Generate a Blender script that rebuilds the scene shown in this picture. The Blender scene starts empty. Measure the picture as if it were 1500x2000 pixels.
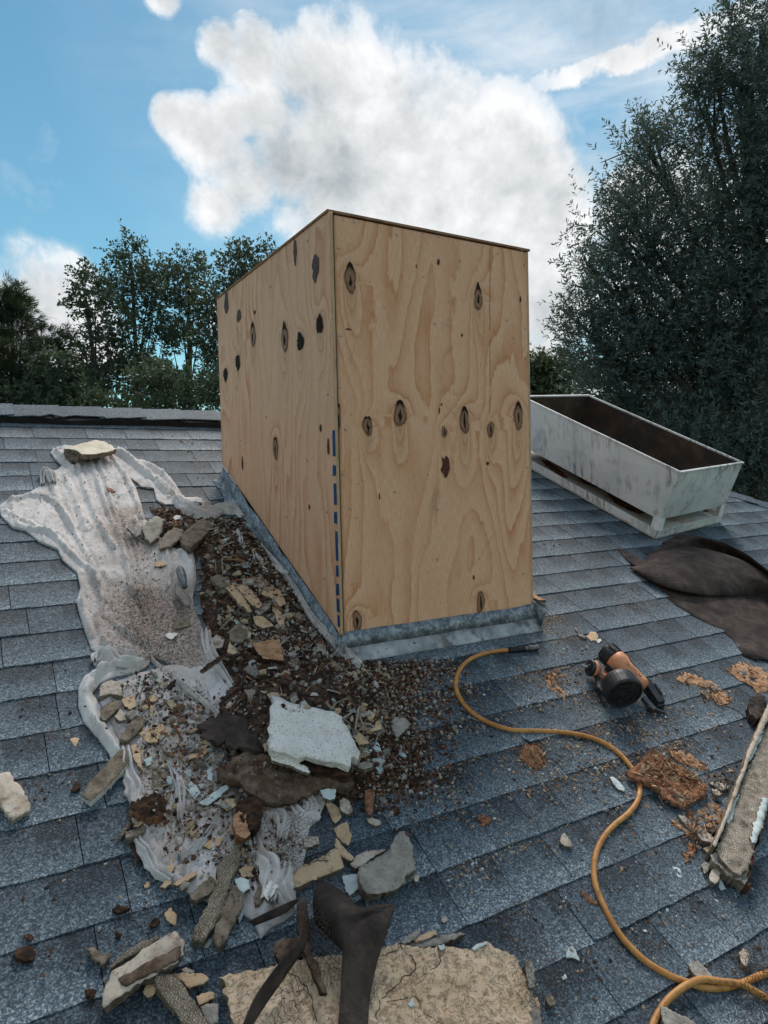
import bpy, bmesh, math, random
import numpy as np
from mathutils import Vector, Matrix, noise as mn
from mathutils.geometry import delaunay_2d_cdt
random.seed(7); RNG = np.random.default_rng(7)
S = bpy.context.scene; COL = S.collection
# ---------------------------------------------------------------- camera
CZ = 5.4                                   # the eye is 5.4 m above the yard, 1.65 m above the roof slope
FPX = 1363.85
Rm = np.array([[0.86039039, 0.04097097, -0.50798597], [-0.50909831, 0.02334156, -0.86039182], [-0.0233939, 0.99888766, 0.04094111]])
CAMP = np.array([0, 0, CZ])
cd = bpy.data.cameras.new('camera'); cam = bpy.data.objects.new('camera', cd); COL.objects.link(cam)
cd.sensor_fit = 'HORIZONTAL'; cd.sensor_width = 36; cd.lens = 36 * FPX / 1500; cd.clip_start = 0.05; cd.clip_end = 5000
M4 = Matrix([list(Rm[i]) + [CAMP[i]] for i in range(3)] + [[0, 0, 0, 1]])
M4 = Matrix.LocRotScale(M4.to_translation(), M4.to_quaternion().normalized(), None)
cam.matrix_world = M4; S.camera = cam
S.view_settings.view_transform = 'Standard'; S.view_settings.look = 'None'
S.view_settings.exposure = 1.12; S.view_settings.gamma = 1; S.view_settings.use_curve_mapping = False
S.render.engine = 'CYCLES'
S.cycles.max_bounces = 6; S.cycles.transparent_max_bounces = 6

def pray(px, py):
    d = Rm @ np.array([px - 750, -(py - 1000), -FPX]); return d / np.linalg.norm(d)
# ---------------------------------------------------------------- sun
SUN_AZ = math.radians(52); SUN_EL = math.radians(52)      # math azimuth from +X
sd = np.array([math.cos(SUN_AZ) * math.cos(SUN_EL), math.sin(SUN_AZ) * math.cos(SUN_EL), math.sin(SUN_EL)])
ld = bpy.data.lights.new('sun', 'SUN'); ld.energy = 1.6; ld.angle = math.radians(24); ld.color = (1, .92, .83)
lo = bpy.data.objects.new('sun', ld); COL.objects.link(lo); lo.location = (0, 0, 40)
lo.rotation_euler = Vector(sd).to_track_quat('Z', 'Y').to_euler()

# ---------------------------------------------------------------- node helpers
class G:
    def __init__(s, nt): s.t = nt
    def n(s, ty, ins=None, out=0, **kw):
        nd = s.t.nodes.new(ty)
        for k, v in kw.items(): setattr(nd, k, v)
        for k, v in (ins or {}).items():
            so = nd.inputs[k]
            if isinstance(v, bpy.types.NodeSocket): s.t.links.new(v, so)
            elif isinstance(v, bpy.types.Node): s.t.links.new(v.outputs[0], so)
            else:
                if so.type == 'RGBA' and len(v) == 3: v = (*v, 1)
                so.default_value = v
        return nd.outputs[out]
    def math(s, op, a, b=0.0, c=None, clamp=False):
        ins = {0: a, 1: b}
        if c is not None: ins[2] = c
        return s.n('ShaderNodeMath', ins, operation=op, use_clamp=clamp)
    def noise(s, vec, scale, detail=4, rough=.55, dist=0, out=0):
        return s.n('ShaderNodeTexNoise', {'Vector': vec, 'Scale': scale, 'Detail': detail, 'Roughness': rough, 'Distortion': dist}, out)
    def ramp(s, fac, stops, interp='LINEAR'):
        nd = s.t.nodes.new('ShaderNodeValToRGB'); s.t.links.new(fac, nd.inputs[0]); cr = nd.color_ramp; cr.interpolation = interp
        while len(cr.elements) < len(stops): cr.elements.new(.5)
        for e, (p, c) in zip(cr.elements, stops):
            e.position = p; e.color = (c, c, c, 1) if not hasattr(c, '__len__') else (*c, 1)
        return nd.outputs[0]
    def mix(s, fac, a, b, blend='MIX'):
        return s.n('ShaderNodeMixRGB', {0: fac, 1: a, 2: b}, blend_type=blend)
    def bump(s, h, strength=.5, dist=.002, normal=None):
        ins = {'Height': h, 'Strength': strength, 'Distance': dist}
        if normal is not None: ins['Normal'] = normal
        return s.n('ShaderNodeBump', ins)
    def map(s, vec, scale=(1, 1, 1), rot=(0, 0, 0), loc=(0, 0, 0)):
        return s.n('ShaderNodeMapping', {'Vector': vec, 'Scale': scale, 'Rotation': rot, 'Location': loc})
MATS = {}
def newmat(name):
    m = bpy.data.materials.new(name); m.use_nodes = True; m.node_tree.nodes.clear(); g = G(m.node_tree)
    g.out = m.node_tree.nodes.new('ShaderNodeOutputMaterial'); MATS[name] = m
    g.pos = g.n('ShaderNodeNewGeometry'); return m, g
def finish(g, color, rough=.8, normal=None, metallic=0.0, spec=.3, **kw):
    ins = {'Base Color': color, 'Roughness': rough, 'Metallic': metallic, 'Specular IOR Level': spec}
    if normal is not None: ins['Normal'] = normal
    ins.update(kw)
    b = g.n('ShaderNodeBsdfPrincipled', ins); g.t.links.new(b, g.out.inputs[0])

# ---------------------------------------------------------------- world: sky + clouds
W = bpy.data.worlds.new('World'); S.world = W; W.use_nodes = True
wt = W.node_tree; wt.nodes.clear(); g = G(wt)
sky = g.n('ShaderNodeTexSky', sky_type='NISHITA', sun_disc=False, sun_elevation=SUN_EL, sun_rotation=math.pi / 2 - SUN_AZ, air_density=1.2, dust_density=.15, ozone_density=2.0, altitude=10)
gen = g.n('ShaderNodeTexCoord', out=0)
dirv = g.n('ShaderNodeVectorMath', {0: gen}, operation='NORMALIZE')
nbig = g.noise(dirv, 3.2, 7, .58)
nfin = g.noise(dirv, 8.5, 12, .60, .15)
blobs = [(600, 145, 72), (690, 165, 92), (680, 240, 150), (790, 300, 170), (860, 400, 200), (980, 330, 130), (990, 238, 46), (1050, 420, 110), (560, 310, 90), (480, 350, 80), (430, 290, 62), (385, 255, 52), (340, 232, 36), (460, 230, 45), (520, 215, 60),
         (500, 120, 60), (430, 90, 35), (430, 410, 60), (1080, 600, 110), (950, 560, 180), (700, 420, 190), (70, 620, 110), (150, 650, 80), (-60, 640, 120), (-10, 575, 50), (1040, 720, 110), (318, -8, 30),
         (1300, 760, 210), (1480, 640, 200), (1400, 500, 160), (1270, 400, 90), (480, 640, 60)]
fld = None
for (bx, by, br) in blobs:
    c = pray(bx, by); ra = br / FPX
    dp = g.n('ShaderNodeVectorMath', {0: dirv, 1: tuple(c)}, operation='DISTANCE', out=1)
    v = g.n('ShaderNodeMapRange', {0: dp, 1: ra * 1.35, 2: ra * .35, 3: 0.0, 4: 1.0}, clamp=True)
    fld = v if fld is None else g.math('SMOOTH_MAX', fld, v, .18)
edge = g.math('ADD', fld, g.math('MULTIPLY', g.math('SUBTRACT', nfin, .5), 2.2))
edge = g.math('ADD', edge, g.math('MULTIPLY', g.math('SUBTRACT', nbig, .5), .8))
edge = g.math('MULTIPLY', edge, g.n('ShaderNodeMapRange', {0: fld, 1: .06, 2: .22, 3: 0.0, 4: 1.0}))
# elsewhere in the sky: scattered cumulus from the same noise
fc = pray(750, 500)
away = g.n('ShaderNodeMapRange', {0: g.n('ShaderNodeVectorMath', {0: dirv, 1: tuple(fc)}, operation='DISTANCE', out=1), 1: .85, 2: 1.2, 3: 0.0, 4: 1.0})
scat = g.math('MULTIPLY', g.ramp(g.noise(dirv, 2.2, 8, .6), [(.46, 0), (.62, 1)]), away)
cl = g.math('MAXIMUM', g.ramp(edge, [(.14, 0), (.34, .30), (.52, .78), (.78, 1)]), scat)
# thin high veil to the right
veil_n = g.noise(g.map(dirv, (1.2, 1.2, 5), (0, .25, 0)), 3.5, 7, .6, .4)
vc = pray(1150, 60)
vd = g.n('ShaderNodeMapRange', {0: g.n('ShaderNodeVectorMath', {0: dirv, 1: tuple(vc)}, operation='DISTANCE', out=1), 1: .62, 2: .12, 3: 0.0, 4: 1.0})
veil = g.math('MULTIPLY', g.ramp(veil_n, [(.36, .05), (.70, .62)]), vd)
low = pray(1250, 480)
ld2 = g.n('ShaderNodeMapRange', {0: g.n('ShaderNodeVectorMath', {0: dirv, 1: tuple(low)}, operation='DISTANCE', out=1), 1: .35, 2: .05, 3: 0.0, 4: .6})
veil = g.math('MAXIMUM', veil, g.math('MULTIPLY', ld2, g.ramp(veil_n, [(.35, .1), (.6, 1)])))
# vapour trail
a1, a2 = pray(960, 196), pray(1480, 28)
pn = np.cross(a1, a2); pn /= np.linalg.norm(pn); mid = (a1 + a2); mid /= np.linalg.norm(mid)
off = g.n('ShaderNodeVectorMath', {0: dirv, 1: tuple(pn)}, operation='DOT_PRODUCT', out=1)
along = g.n('ShaderNodeVectorMath', {0: dirv, 1: tuple((a2 - a1) / np.linalg.norm(a2 - a1))}, operation='DOT_PRODUCT', out=1)
offn = g.math('ADD', off, g.math('MULTIPLY', g.math('SUBTRACT', g.noise(dirv, 22, 6, .6), .5), .045))
half = np.linalg.norm(a2 - a1)
t0 = float(a1 @ ((a2 - a1) / half)); t1 = float(a2 @ ((a2 - a1) / half))
wid = g.n('ShaderNodeMapRange', {0: along, 1: t0, 2: t1, 3: .0065, 4: .019})
tr = g.n('ShaderNodeMapRange', {0: g.math('DIVIDE', g.math('ABSOLUTE', offn), wid), 1: 1.25, 2: .55, 3: 0.0, 4: 1.0})
tr = g.math('MULTIPLY', tr, g.n('ShaderNodeMapRange', {0: along, 1: t0 - .01, 2: t0 + .09, 3: 0.0, 4: 1.0}))
tr = g.math('MULTIPLY', tr, g.n('ShaderNodeMapRange', {0: along, 1: t1 + .08, 2: t1 - .02, 3: 0.0, 4: 1.0}))
tr = g.math('MULTIPLY', tr, g.ramp(g.noise(dirv, 30, 4), [(.25, .7), (.5, 1)]))
cloudfac = g.math('MAXIMUM', g.math('MAXIMUM', cl, veil), tr)
shade = g.noise(g.map(dirv, loc=(.03, .02, -.03)), 7.5, 10, .6, .2)
thick = g.n('ShaderNodeMapRange', {0: fld, 1: .3, 2: 1.1, 3: 0.0, 4: 1.0})
sunward = g.n('ShaderNodeVectorMath', {0: dirv, 1: tuple(sd * .035)}, operation='ADD')
noff = g.noise(sunward, 8.5, 12, .60, .15)
emb = g.math('MULTIPLY', g.math('SUBTRACT', noff, nfin), 2.0)
sh2 = g.math('ADD', g.math('MULTIPLY', thick, .42), g.math('MULTIPLY', g.math('SUBTRACT', shade, .48), 1.7)); sh2 = g.math('ADD', sh2, emb, clamp=True)
ccol = g.mix(sh2, (5.35, 5.4, 5.45), (2.5, 2.75, 2.92))
skyc = g.mix(1.0, sky, (.40, .60, .56), 'MULTIPLY')
bgc = g.mix(cloudfac, skyc, ccol)
bg = g.n('ShaderNodeBackground', {'Color': bgc, 'Strength': .085})
wo = wt.nodes.new('ShaderNodeOutputWorld'); wt.links.new(bg, wo.inputs[0])

# ---------------------------------------------------------------- roof frame: u along the ridge, v up the slope, n off it
SL = math.atan(.5)
RU = np.array([1., 0, 0]); RV = np.array([0, math.cos(SL), math.sin(SL)]); RN = np.cross(RU, RV)
RO = np.array([0, 0, CZ - 1.65])
def UV(pts, off=0.0):
    out = []
    for (px, py) in pts:
        d = pray(px, py); o = RO + RN * off; t = ((o - CAMP) @ RN) / (d @ RN); q = CAMP + d * t - RO
        out.append((q @ RU, q @ RV))
    return np.array(out)
def X3(uv, off):
    uv = np.asarray(uv, float); off = np.broadcast_to(np.asarray(off, float), uv.shape[:1])
    return RO + uv[:, :1] * RU + uv[:, 1:2] * RV + off[:, None] * RN
def onax(px, py, ax, val):
    d = pray(px, py); return CAMP + d * ((val - CAMP[ax]) / d[ax])
def pdist(p, line, closed=False):
    line = np.asarray(line, float); a = line if closed else line[:-1]; b = np.roll(line, -1, 0) if closed else line[1:]
    best = np.full(len(p), 1e9)
    for s, e in zip(a, b):
        d = e - s; L = d @ d + 1e-12; t = np.clip(((p - s) @ d) / L, 0, 1); q = p - (s + t[:, None] * d)
        best = np.minimum(best, np.hypot(q[:, 0], q[:, 1]))
    return best
def inside(p, poly):
    x, y = p[:, 0], p[:, 1]; c = np.zeros(len(p), bool); n = len(poly)
    for i in range(n):
        x1, y1 = poly[i]; x2, y2 = poly[(i + 1) % n]
        if y1 == y2: continue
        c ^= ((y1 > y) != (y2 > y)) & (x < (x2 - x1) * (y - y1) / (y2 - y1) + x1)
    return c
def smooth(x): x = np.clip(x, 0, 1); return x * x * (3 - 2 * x)
def fbm(p, sc, oct=3, seed=0.):
    return np.array([mn.fractal(Vector((a * sc + seed, b * sc - seed, seed * 1.7)), 1.0, 2.0, oct) for a, b in p])

# ---------------------------------------------------------------- object helpers
WORG = {}
def link(name, me, mats=None, parent=None, org=None):
    o = bpy.data.objects.new(name, me); COL.objects.link(o)
    if mats is not None:
        for m in (mats if isinstance(mats, (list, tuple)) else [mats]): me.materials.append(MATS[m] if isinstance(m, str) else m)
    if parent is not None:
        o.parent = parent
        o.location = Vector(org if org is not None else (0, 0, 0)) - WORG.get(parent.name, parent.location)
    elif org is not None: o.location = Vector(org)
    WORG[o.name] = Vector(org if org is not None else (0, 0, 0)); return o
def meshobj(name, V, F, mats=None, parent=None, smooth_=False, tag_=None, mi=None, cols=None, attrs=None, org=None):
    V = np.asarray(V, float)
    if org is None: org = V.mean(0); org[2] = V[:, 2].min()
    org = np.asarray(org, float)
    me = bpy.data.meshes.new(name); me.from_pydata((V - org).tolist(), [], [list(map(int, f)) for f in F])
    if mi is not None: me.polygons.foreach_set('material_index', np.asarray(mi, dtype=np.int32))
    if smooth_: me.polygons.foreach_set('use_smooth', np.ones(len(F), bool))
    if cols is not None:
        a = me.color_attributes.new('Col', 'FLOAT_COLOR', 'POINT'); c = np.ones((len(V), 4), np.float32); c[:, :3] = cols; a.data.foreach_set('color', c.ravel())
    for k, v in (attrs or {}).items():
        a = me.attributes.new(k, 'FLOAT', 'POINT'); a.data.foreach_set('value', np.asarray(v, np.float32))
    me.update()
    o = link(name, me, mats, parent, org)
    if tag_: tag(o, *tag_)
    return o
def tag(o, label, cat=None, group=None, kind=None):
    if label: o['label'] = label
    if cat: o['category'] = cat
    if group: o['group'] = group
    if kind: o['kind'] = kind
    return o
def thing(name, loc, label, cat, group=None):
    o = bpy.data.objects.new(name, None); COL.objects.link(o); o.location = Vector(loc); o.empty_display_size = .1
    return tag(o, label, cat, group)
BOXF = [(0, 1, 3, 2), (4, 6, 7, 5), (0, 4, 5, 1), (2, 3, 7, 6), (0, 2, 6, 4), (1, 5, 7, 3)]
def boxv(o, a, b, c):       # corner + three edge vectors
    o, a, b, c = map(lambda q: np.asarray(q, float), (o, a, b, c))
    return [o + i * a + j * b + k * c for i in (0, 1) for j in (0, 1) for k in (0, 1)]
def box(name, o, a, b, c, mat, parent=None, bevel=0.0, **kw):
    ob = meshobj(name, boxv(o, a, b, c), BOXF, mat, parent, **kw); fixn(ob)
    if bevel:
        m = ob.modifiers.new('b', 'BEVEL'); m.width = bevel; m.segments = 2; m.limit_method = 'ANGLE'
    return ob
def fixn(ob):
    bm = bmesh.new(); bm.from_mesh(ob.data); bmesh.ops.recalc_face_normals(bm, faces=bm.faces); bm.to_mesh(ob.data); bm.free()
def catmull(P, n=8):
    P = np.asarray(P, float); out = []
    Q = np.vstack([2 * P[0] - P[1], P, 2 * P[-1] - P[-2]])
    for i in range(1, len(Q) - 2):
        for k in range(n):
            t = k / n; a, b, c, d = Q[i - 1], Q[i], Q[i + 1], Q[i + 2]
            out.append(.5 * ((2 * b) + (c - a) * t + (2 * a - 5 * b + 4 * c - d) * t * t + (3 * b - a - 3 * c + d) * t ** 3))
    out.append(Q[-2]); return np.array(out)
def tubegeo(P, r, seg=8, up=(0, 0, 1)):
    P = np.asarray(P, float); n = len(P); r = np.broadcast_to(r, (n,)); V = []; F = []
    T = np.gradient(P, axis=0); T /= np.linalg.norm(T, axis=1)[:, None] + 1e-12
    u = np.asarray(up, float); nrm = np.cross(T[0], u)
    if np.linalg.norm(nrm) < 1e-3: nrm = np.cross(T[0], (1, 0, 0))
    nrm /= np.linalg.norm(nrm)
    for i in range(n):
        nrm = nrm - T[i] * (nrm @ T[i]); nrm /= np.linalg.norm(nrm) + 1e-12; b = np.cross(T[i], nrm)
        for k in range(seg):
            a = 2 * math.pi * k / seg; V.append(P[i] + r[i] * (math.cos(a) * nrm + math.sin(a) * b))
    for i in range(n - 1):
        for k in range(seg):
            k2 = (k + 1) % seg; F.append((i * seg + k, i * seg + k2, (i + 1) * seg + k2, (i + 1) * seg + k))
    F.append(tuple(range(seg))[::-1]); F.append(tuple((n - 1) * seg + k for k in range(seg)))
    return V, F
class MB:
    def __init__(s): s.V = []; s.F = []; s.mi = []
    def add(s, V, F, m=0):
        b = len(s.V); s.V += [np.asarray(v, float) for v in V]; s.F += [tuple(i + b for i in f) for f in F]; s.mi += [m] * len(F); return s
    def box(s, o, a, b, c, m=0): return s.add(boxv(o, a, b, c), BOXF, m)
    def tube(s, P, r, seg=8, m=0): return s.add(*tubegeo(P, r, seg), m)
    def lathe(s, prof, cen, ax, seg=24, m=0):      # prof: (distance along axis, radius)
        ax = np.asarray(ax, float); ax /= np.linalg.norm(ax); x = np.cross(ax, (0, 0, 1)); x /= np.linalg.norm(x); y = np.cross(ax, x); V = []; F = []
        for (d, r) in prof:
            for k in range(seg):
                a = 2 * math.pi * k / seg; V.append(np.asarray(cen) + ax * d + r * (x * math.cos(a) + y * math.sin(a)))
        for i in range(len(prof) - 1):
            for k in range(seg):
                k2 = (k + 1) % seg; F.append((i * seg + k, i * seg + k2, (i + 1) * seg + k2, (i + 1) * seg + k))
        F.append(tuple(range(seg))); F.append(tuple((len(prof) - 1) * seg + k for k in range(seg)))
        return s.add(V, F, m)
    def build(s, name, mat, parent=None, smooth_=False, **kw):
        o = meshobj(name, s.V, s.F, mat, parent, smooth_, mi=s.mi, **kw); fixn(o)
        return o
def densify(poly, res, jit=0.0, rng=None):
    out = []; n = len(poly)
    for i in range(n):
        a = np.asarray(poly[i], float); b = np.asarray(poly[(i + 1) % n], float); k = max(1, int(np.linalg.norm(b - a) / res))
        nn = np.array([-(b - a)[1], (b - a)[0]]); nn /= np.linalg.norm(nn) + 1e-9
        for j in range(k):
            t = j / k; p = a + (b - a) * t
            if jit: p = p + nn * (rng or RNG).normal(0, jit)
            out.append(p)
    return np.array(out)
def patch(name, poly, res, hfun, mat, parent=None, bot=None, jit=0.0, attrf=None, tag_=None, smooth_=True, igrid=1.0, wallin=0.0):
    """sheet over an outline in roof coordinates, with its own heights, edges and (if bot) an underside"""
    B = densify(poly, res, jit); mnp, mxp = B.min(0), B.max(0); gr = res * igrid
    gx, gy = np.meshgrid(np.arange(mnp[0], mxp[0], gr), np.arange(mnp[1], mxp[1], gr)); Pn = np.c_[gx.ravel(), gy.ravel()]
    Pn += RNG.uniform(-.25, .25, Pn.shape) * gr
    if len(Pn):
        Pn = Pn[inside(Pn, B)]
        if len(Pn): Pn = Pn[pdist(Pn, B, True) > gr * .55]
    P2 = np.vstack([B, Pn]) if len(Pn) else B
    vs, es, fs, ov, oe, of = delaunay_2d_cdt([Vector(p) for p in P2], [], [list(range(len(B)))], 1, 1e-7)
    vs = np.array([tuple(v) for v in vs]); mp = {}
    for i, l in enumerate(ov):
        for o in l: mp[o] = i
    H = hfun(vs); V = X3(vs, H); F = [tuple(f) for f in fs]; nv = len(vs); att = attrf(vs) if attrf else None
    mi = [0] * len(F)
    if bot is not None:
        loop = [mp[i] for i in range(len(B))]; nb = len(loop); bu = vs[loop]
        if wallin:
            c = bu.mean(0); dd = c - bu; bu = bu + dd / (np.linalg.norm(dd, axis=1)[:, None] + 1e-9) * RNG.uniform(0, 1, (nb, 1)) * wallin
        bb = bot(vs[loop]) if callable(bot) else np.full(nb, bot)
        V = np.vstack([V, X3(bu, bb)])
        for i in range(nb):
            j = (i + 1) % nb; F.append((loop[i], nv + i, nv + j, loop[j])); mi.append(1)
        F.append(tuple(nv + i for i in range(nb))[::-1]); mi.append(1)
        if att is not None: att = {k: np.r_[v, v[loop]] for k, v in att.items()}
    two = isinstance(mat, (list, tuple)) and len(mat) > 1
    o = meshobj(name, V, F, mat, parent, smooth_, tag_, mi if two else None, attrs=att); fixn(o)
    if smooth_ and bot is not None:
        me = o.data; me.polygons.foreach_set('use_smooth', np.array([len(p.vertices) == 3 for p in me.polygons]))
    if o.data.polygons and (o.data.polygons[0].normal @ Vector(RN)) < 0 and bot is None: o.data.flip_normals()
    return o
# ================================================================ materials
def rough_mat(name, stops, scale=18, detail=6, bumpS=.5, bumpD=.003, bscale=90, speck=None, rough=.92, dist=.3, vec_scale=(1, 1, 1), spec=.2, dirt=None, edge=None):
    """speck: (colour, scale, threshold, amount)"""
    m, g = newmat(name); v = g.map(g.pos, vec_scale) if vec_scale != (1, 1, 1) else g.pos
    c = g.ramp(g.noise(v, scale, detail, .62, dist), stops)
    if dirt:
        c = g.mix(g.ramp(g.noise(g.pos, dirt[1], 5, .65), [(dirt[2], 0), (dirt[2] + .12, dirt[3])]), c, dirt[0])
    if speck:
        c = g.mix(g.ramp(g.noise(g.pos, speck[1], 3, .7), [(speck[2], 0), (speck[2] + .04, speck[3])]), c, speck[0])
    h = g.noise(v, bscale, 6, .7)
    finish(g, c, rough, g.bump(h, bumpS, bumpD), spec=spec); return m
T3 = lambda a, b, c: [(.3, a), (.5, b), (.72, c)]
DK = (.035, .024, .018)
rough_mat('plaster_cream', T3((.48, .32, .19), (.61, .43, .27), (.68, .51, .35)), 14, bscale=70, bumpS=.9, bumpD=.004, speck=(DK, 150, .63, .85), dirt=((.24, .16, .10), 26, .56, .65))
rough_mat('plaster_pale', T3((.56, .50, .38), (.68, .61, .48), (.76, .70, .58)), 16, bscale=70, bumpS=.6, bumpD=.003, speck=(DK, 160, .66, .7))
rough_mat('plaster_beige', T3((.36, .29, .22), (.50, .42, .34), (.62, .54, .46)), 20, bscale=80, bumpS=.5, speck=(DK, 170, .62, .9), dirt=((.16, .11, .08), 24, .54, .7))
rough_mat('plaster_white', T3((.62, .585, .53), (.76, .725, .67), (.82, .79, .74)), 25, bscale=120, bumpS=.4, bumpD=.003, speck=((.05, .035, .03), 210, .60, .9), dirt=((.22, .17, .13), 18, .62, .75))
rough_mat('plaster_grey', T3((.20, .18, .155), (.33, .30, .26), (.45, .42, .37)), 30, bscale=130, bumpS=.9, bumpD=.004, speck=(DK, 160, .62, .85))
rough_mat('paint_blue', T3((.38, .45, .45), (.50, .575, .57), (.62, .66, .65)), 22, bscale=60, bumpS=.3, speck=(DK, 140, .68, .8), dirt=((.45, .36, .24), 20, .62, .5))
rough_mat('broken_edge', T3((.10, .08, .06), (.22, .18, .14), (.36, .31, .25)), 70, bscale=140, bumpS=1, bumpD=.005, vec_scale=(1, 1, 1.5))
rough_mat('mortar_brown', T3((.10, .075, .055), (.22, .175, .13), (.34, .28, .21)), 34, bscale=120, bumpS=.9, bumpD=.005, speck=(DK, 130, .60, .85))
rough_mat('dirt_board', T3((.05, .03, .022), (.13, .085, .06), (.27, .20, .15)), 30, bscale=110, bumpS=1, bumpD=.006, speck=((.36, .30, .24), 190, .68, .9))
rough_mat('dark_wood', T3((.018, .012, .010), (.055, .032, .022), (.15, .075, .042)), 40, bscale=90, bumpS=1, bumpD=.006, vec_scale=(1, 1, 2.5))
rough_mat('rot_wood', T3((.13, .05, .028), (.33, .155, .085), (.52, .30, .18)), 50, bscale=130, bumpS=1, bumpD=.008, dist=1.5, vec_scale=(.6, 1.8, 1), speck=((.05, .02, .01), 90, .60, .8))
rough_mat('orange_wood', T3((.26, .12, .06), (.48, .27, .15), (.62, .41, .26)), 60, bscale=150, bumpS=1, bumpD=.004, vec_scale=(.5, 2.2, 1), speck=((.06, .03, .02), 60, .66, .7))
rough_mat('felt', T3((.026, .019, .017), (.055, .041, .036), (.11, .083, .070)), 14, bscale=160, bumpS=.9, bumpD=.002, speck=((.24, .18, .13), 160, .72, .6), dirt=((.11, .072, .05), 9, .60, .5), rough=.85)
fm = MATS['felt']; g = G(fm.node_tree); bs_ = [n for n in fm.node_tree.nodes if n.type == 'BSDF_PRINCIPLED'][0]
pos_ = g.n('ShaderNodeNewGeometry'); w1 = g.n('ShaderNodeTexWave', {'Vector': g.map(pos_, rot=(0, 0, .5)), 'Scale': 26, 'Distortion': 1.5, 'Detail': 2}, 1); w2 = g.n('ShaderNodeTexWave', {'Vector': g.map(pos_, rot=(0, 0, -1.07)), 'Scale': 26, 'Distortion': 1.5, 'Detail': 2}, 1)
hh_ = g.math('ADD', g.math('MULTIPLY', g.math('MAXIMUM', w1, w2), .6), g.noise(pos_, 150, 5, .7)); g.t.links.new(g.bump(hh_, .7, .0025), bs_.inputs['Normal'])
rough_mat('black_gap', T3((.012, .011, .011), (.02, .02, .02), (.03, .03, .03)))
rough_mat('caulk', T3((.15, .17, .18), (.34, .37, .38), (.54, .56, .56)), 12, bscale=50, bumpS=.8, dirt=((.10, .09, .085), 16, .52, .8), speck=((.16, .05, .03), 24, .66, .9), rough=.6)
rough_mat('wire', T3((.05, .03, .02), (.09, .055, .035), (.16, .10, .06)), 80, bumpS=.2)
rough_mat('ground_dirt', T3((.06, .06, .035), (.09, .10, .045), (.14, .13, .07)), 1.3, bscale=9, bumpS=.5, bumpD=.05)
rough_mat('wall_paint', T3((.42, .36, .28), (.46, .40, .31), (.5, .44, .34)), 3, bscale=60)
rough_mat('bark', T3((.04, .033, .026), (.08, .065, .05), (.14, .12, .10)), 9, bscale=30, bumpS=.9, bumpD=.02, vec_scale=(1, 1, .3))

def lath_mat(name, stops, speck=True):       # mortar that kept the print of the diamond lath
    m, g = newmat(name)
    uvn = g.n('ShaderNodeVectorMath', {0: g.pos, 1: g.noise(g.pos, 9, 2, out=1)}, operation='ADD')
    a = g.n('ShaderNodeTexWave', {'Vector': g.map(g.pos, (1, 1, 1), (0, 0, .75)), 'Scale': 62, 'Distortion': 7, 'Detail': 2, 'Detail Scale': 2}, 1)
    b = g.n('ShaderNodeTexWave', {'Vector': g.map(g.pos, (1, 1, 1), (0, 0, -.55)), 'Scale': 62, 'Distortion': 7, 'Detail': 2, 'Detail Scale': 2}, 1)
    h = g.math('MINIMUM', g.ramp(a, [(.0, 0), (.4, 1)]), g.ramp(b, [(.0, 0), (.4, 1)]))
    c = g.ramp(g.noise(g.pos, 40, 6, .65), stops); c = g.mix(g.math('MULTIPLY', g.math('SUBTRACT', 1, h), .42), c, (.07, .05, .035))
    hh = g.math('ADD', h, g.math('MULTIPLY', g.noise(g.pos, 120, 5, .7), .7))
    finish(g, c, .93, g.bump(hh, 1, .004), spec=.15)
m, g = newmat('stucco_skin')      # trowelled finish: flattened plateaus with sharp torn edges, browner in the hollows
n1 = g.noise(g.pos, 38, 5, .62, .8); n2 = g.noise(g.pos, 85, 4, .7, .4); st_ = g.ramp(n1, [(.44, 0), (.50, 1)]); hol = g.ramp(n2, [(.36, 0), (.44, 1)])
c = g.ramp(g.noise(g.pos, 10, 6, .65), T3((.52, .36, .23), (.65, .475, .325), (.72, .56, .41)))
c = g.mix(g.math('MULTIPLY', g.math('SUBTRACT', 1, hol), .55), c, (.26, .16, .10)); c = g.mix(g.ramp(g.noise(g.pos, 150, 3, .7), [(.63, 0), (.67, .8)]), c, DK)
c = g.mix(g.ramp(g.noise(g.pos, 4, 6, .7), [(.55, 0), (.75, .5)]), c, (.33, .22, .14))
finish(g, c, .9, g.bump(g.math('ADD', g.math('MULTIPLY', st_, .7), g.math('ADD', g.math('MULTIPLY', hol, .35), g.math('MULTIPLY', n2, .5))), .9, .005), spec=.15)
lath_mat('lath_mortar', T3((.20, .16, .115), (.36, .30, .23), (.50, .43, .34)))
lath_mat('lath_white', T3((.32, .26, .20), (.55, .46, .37), (.70, .62, .52)))

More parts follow.
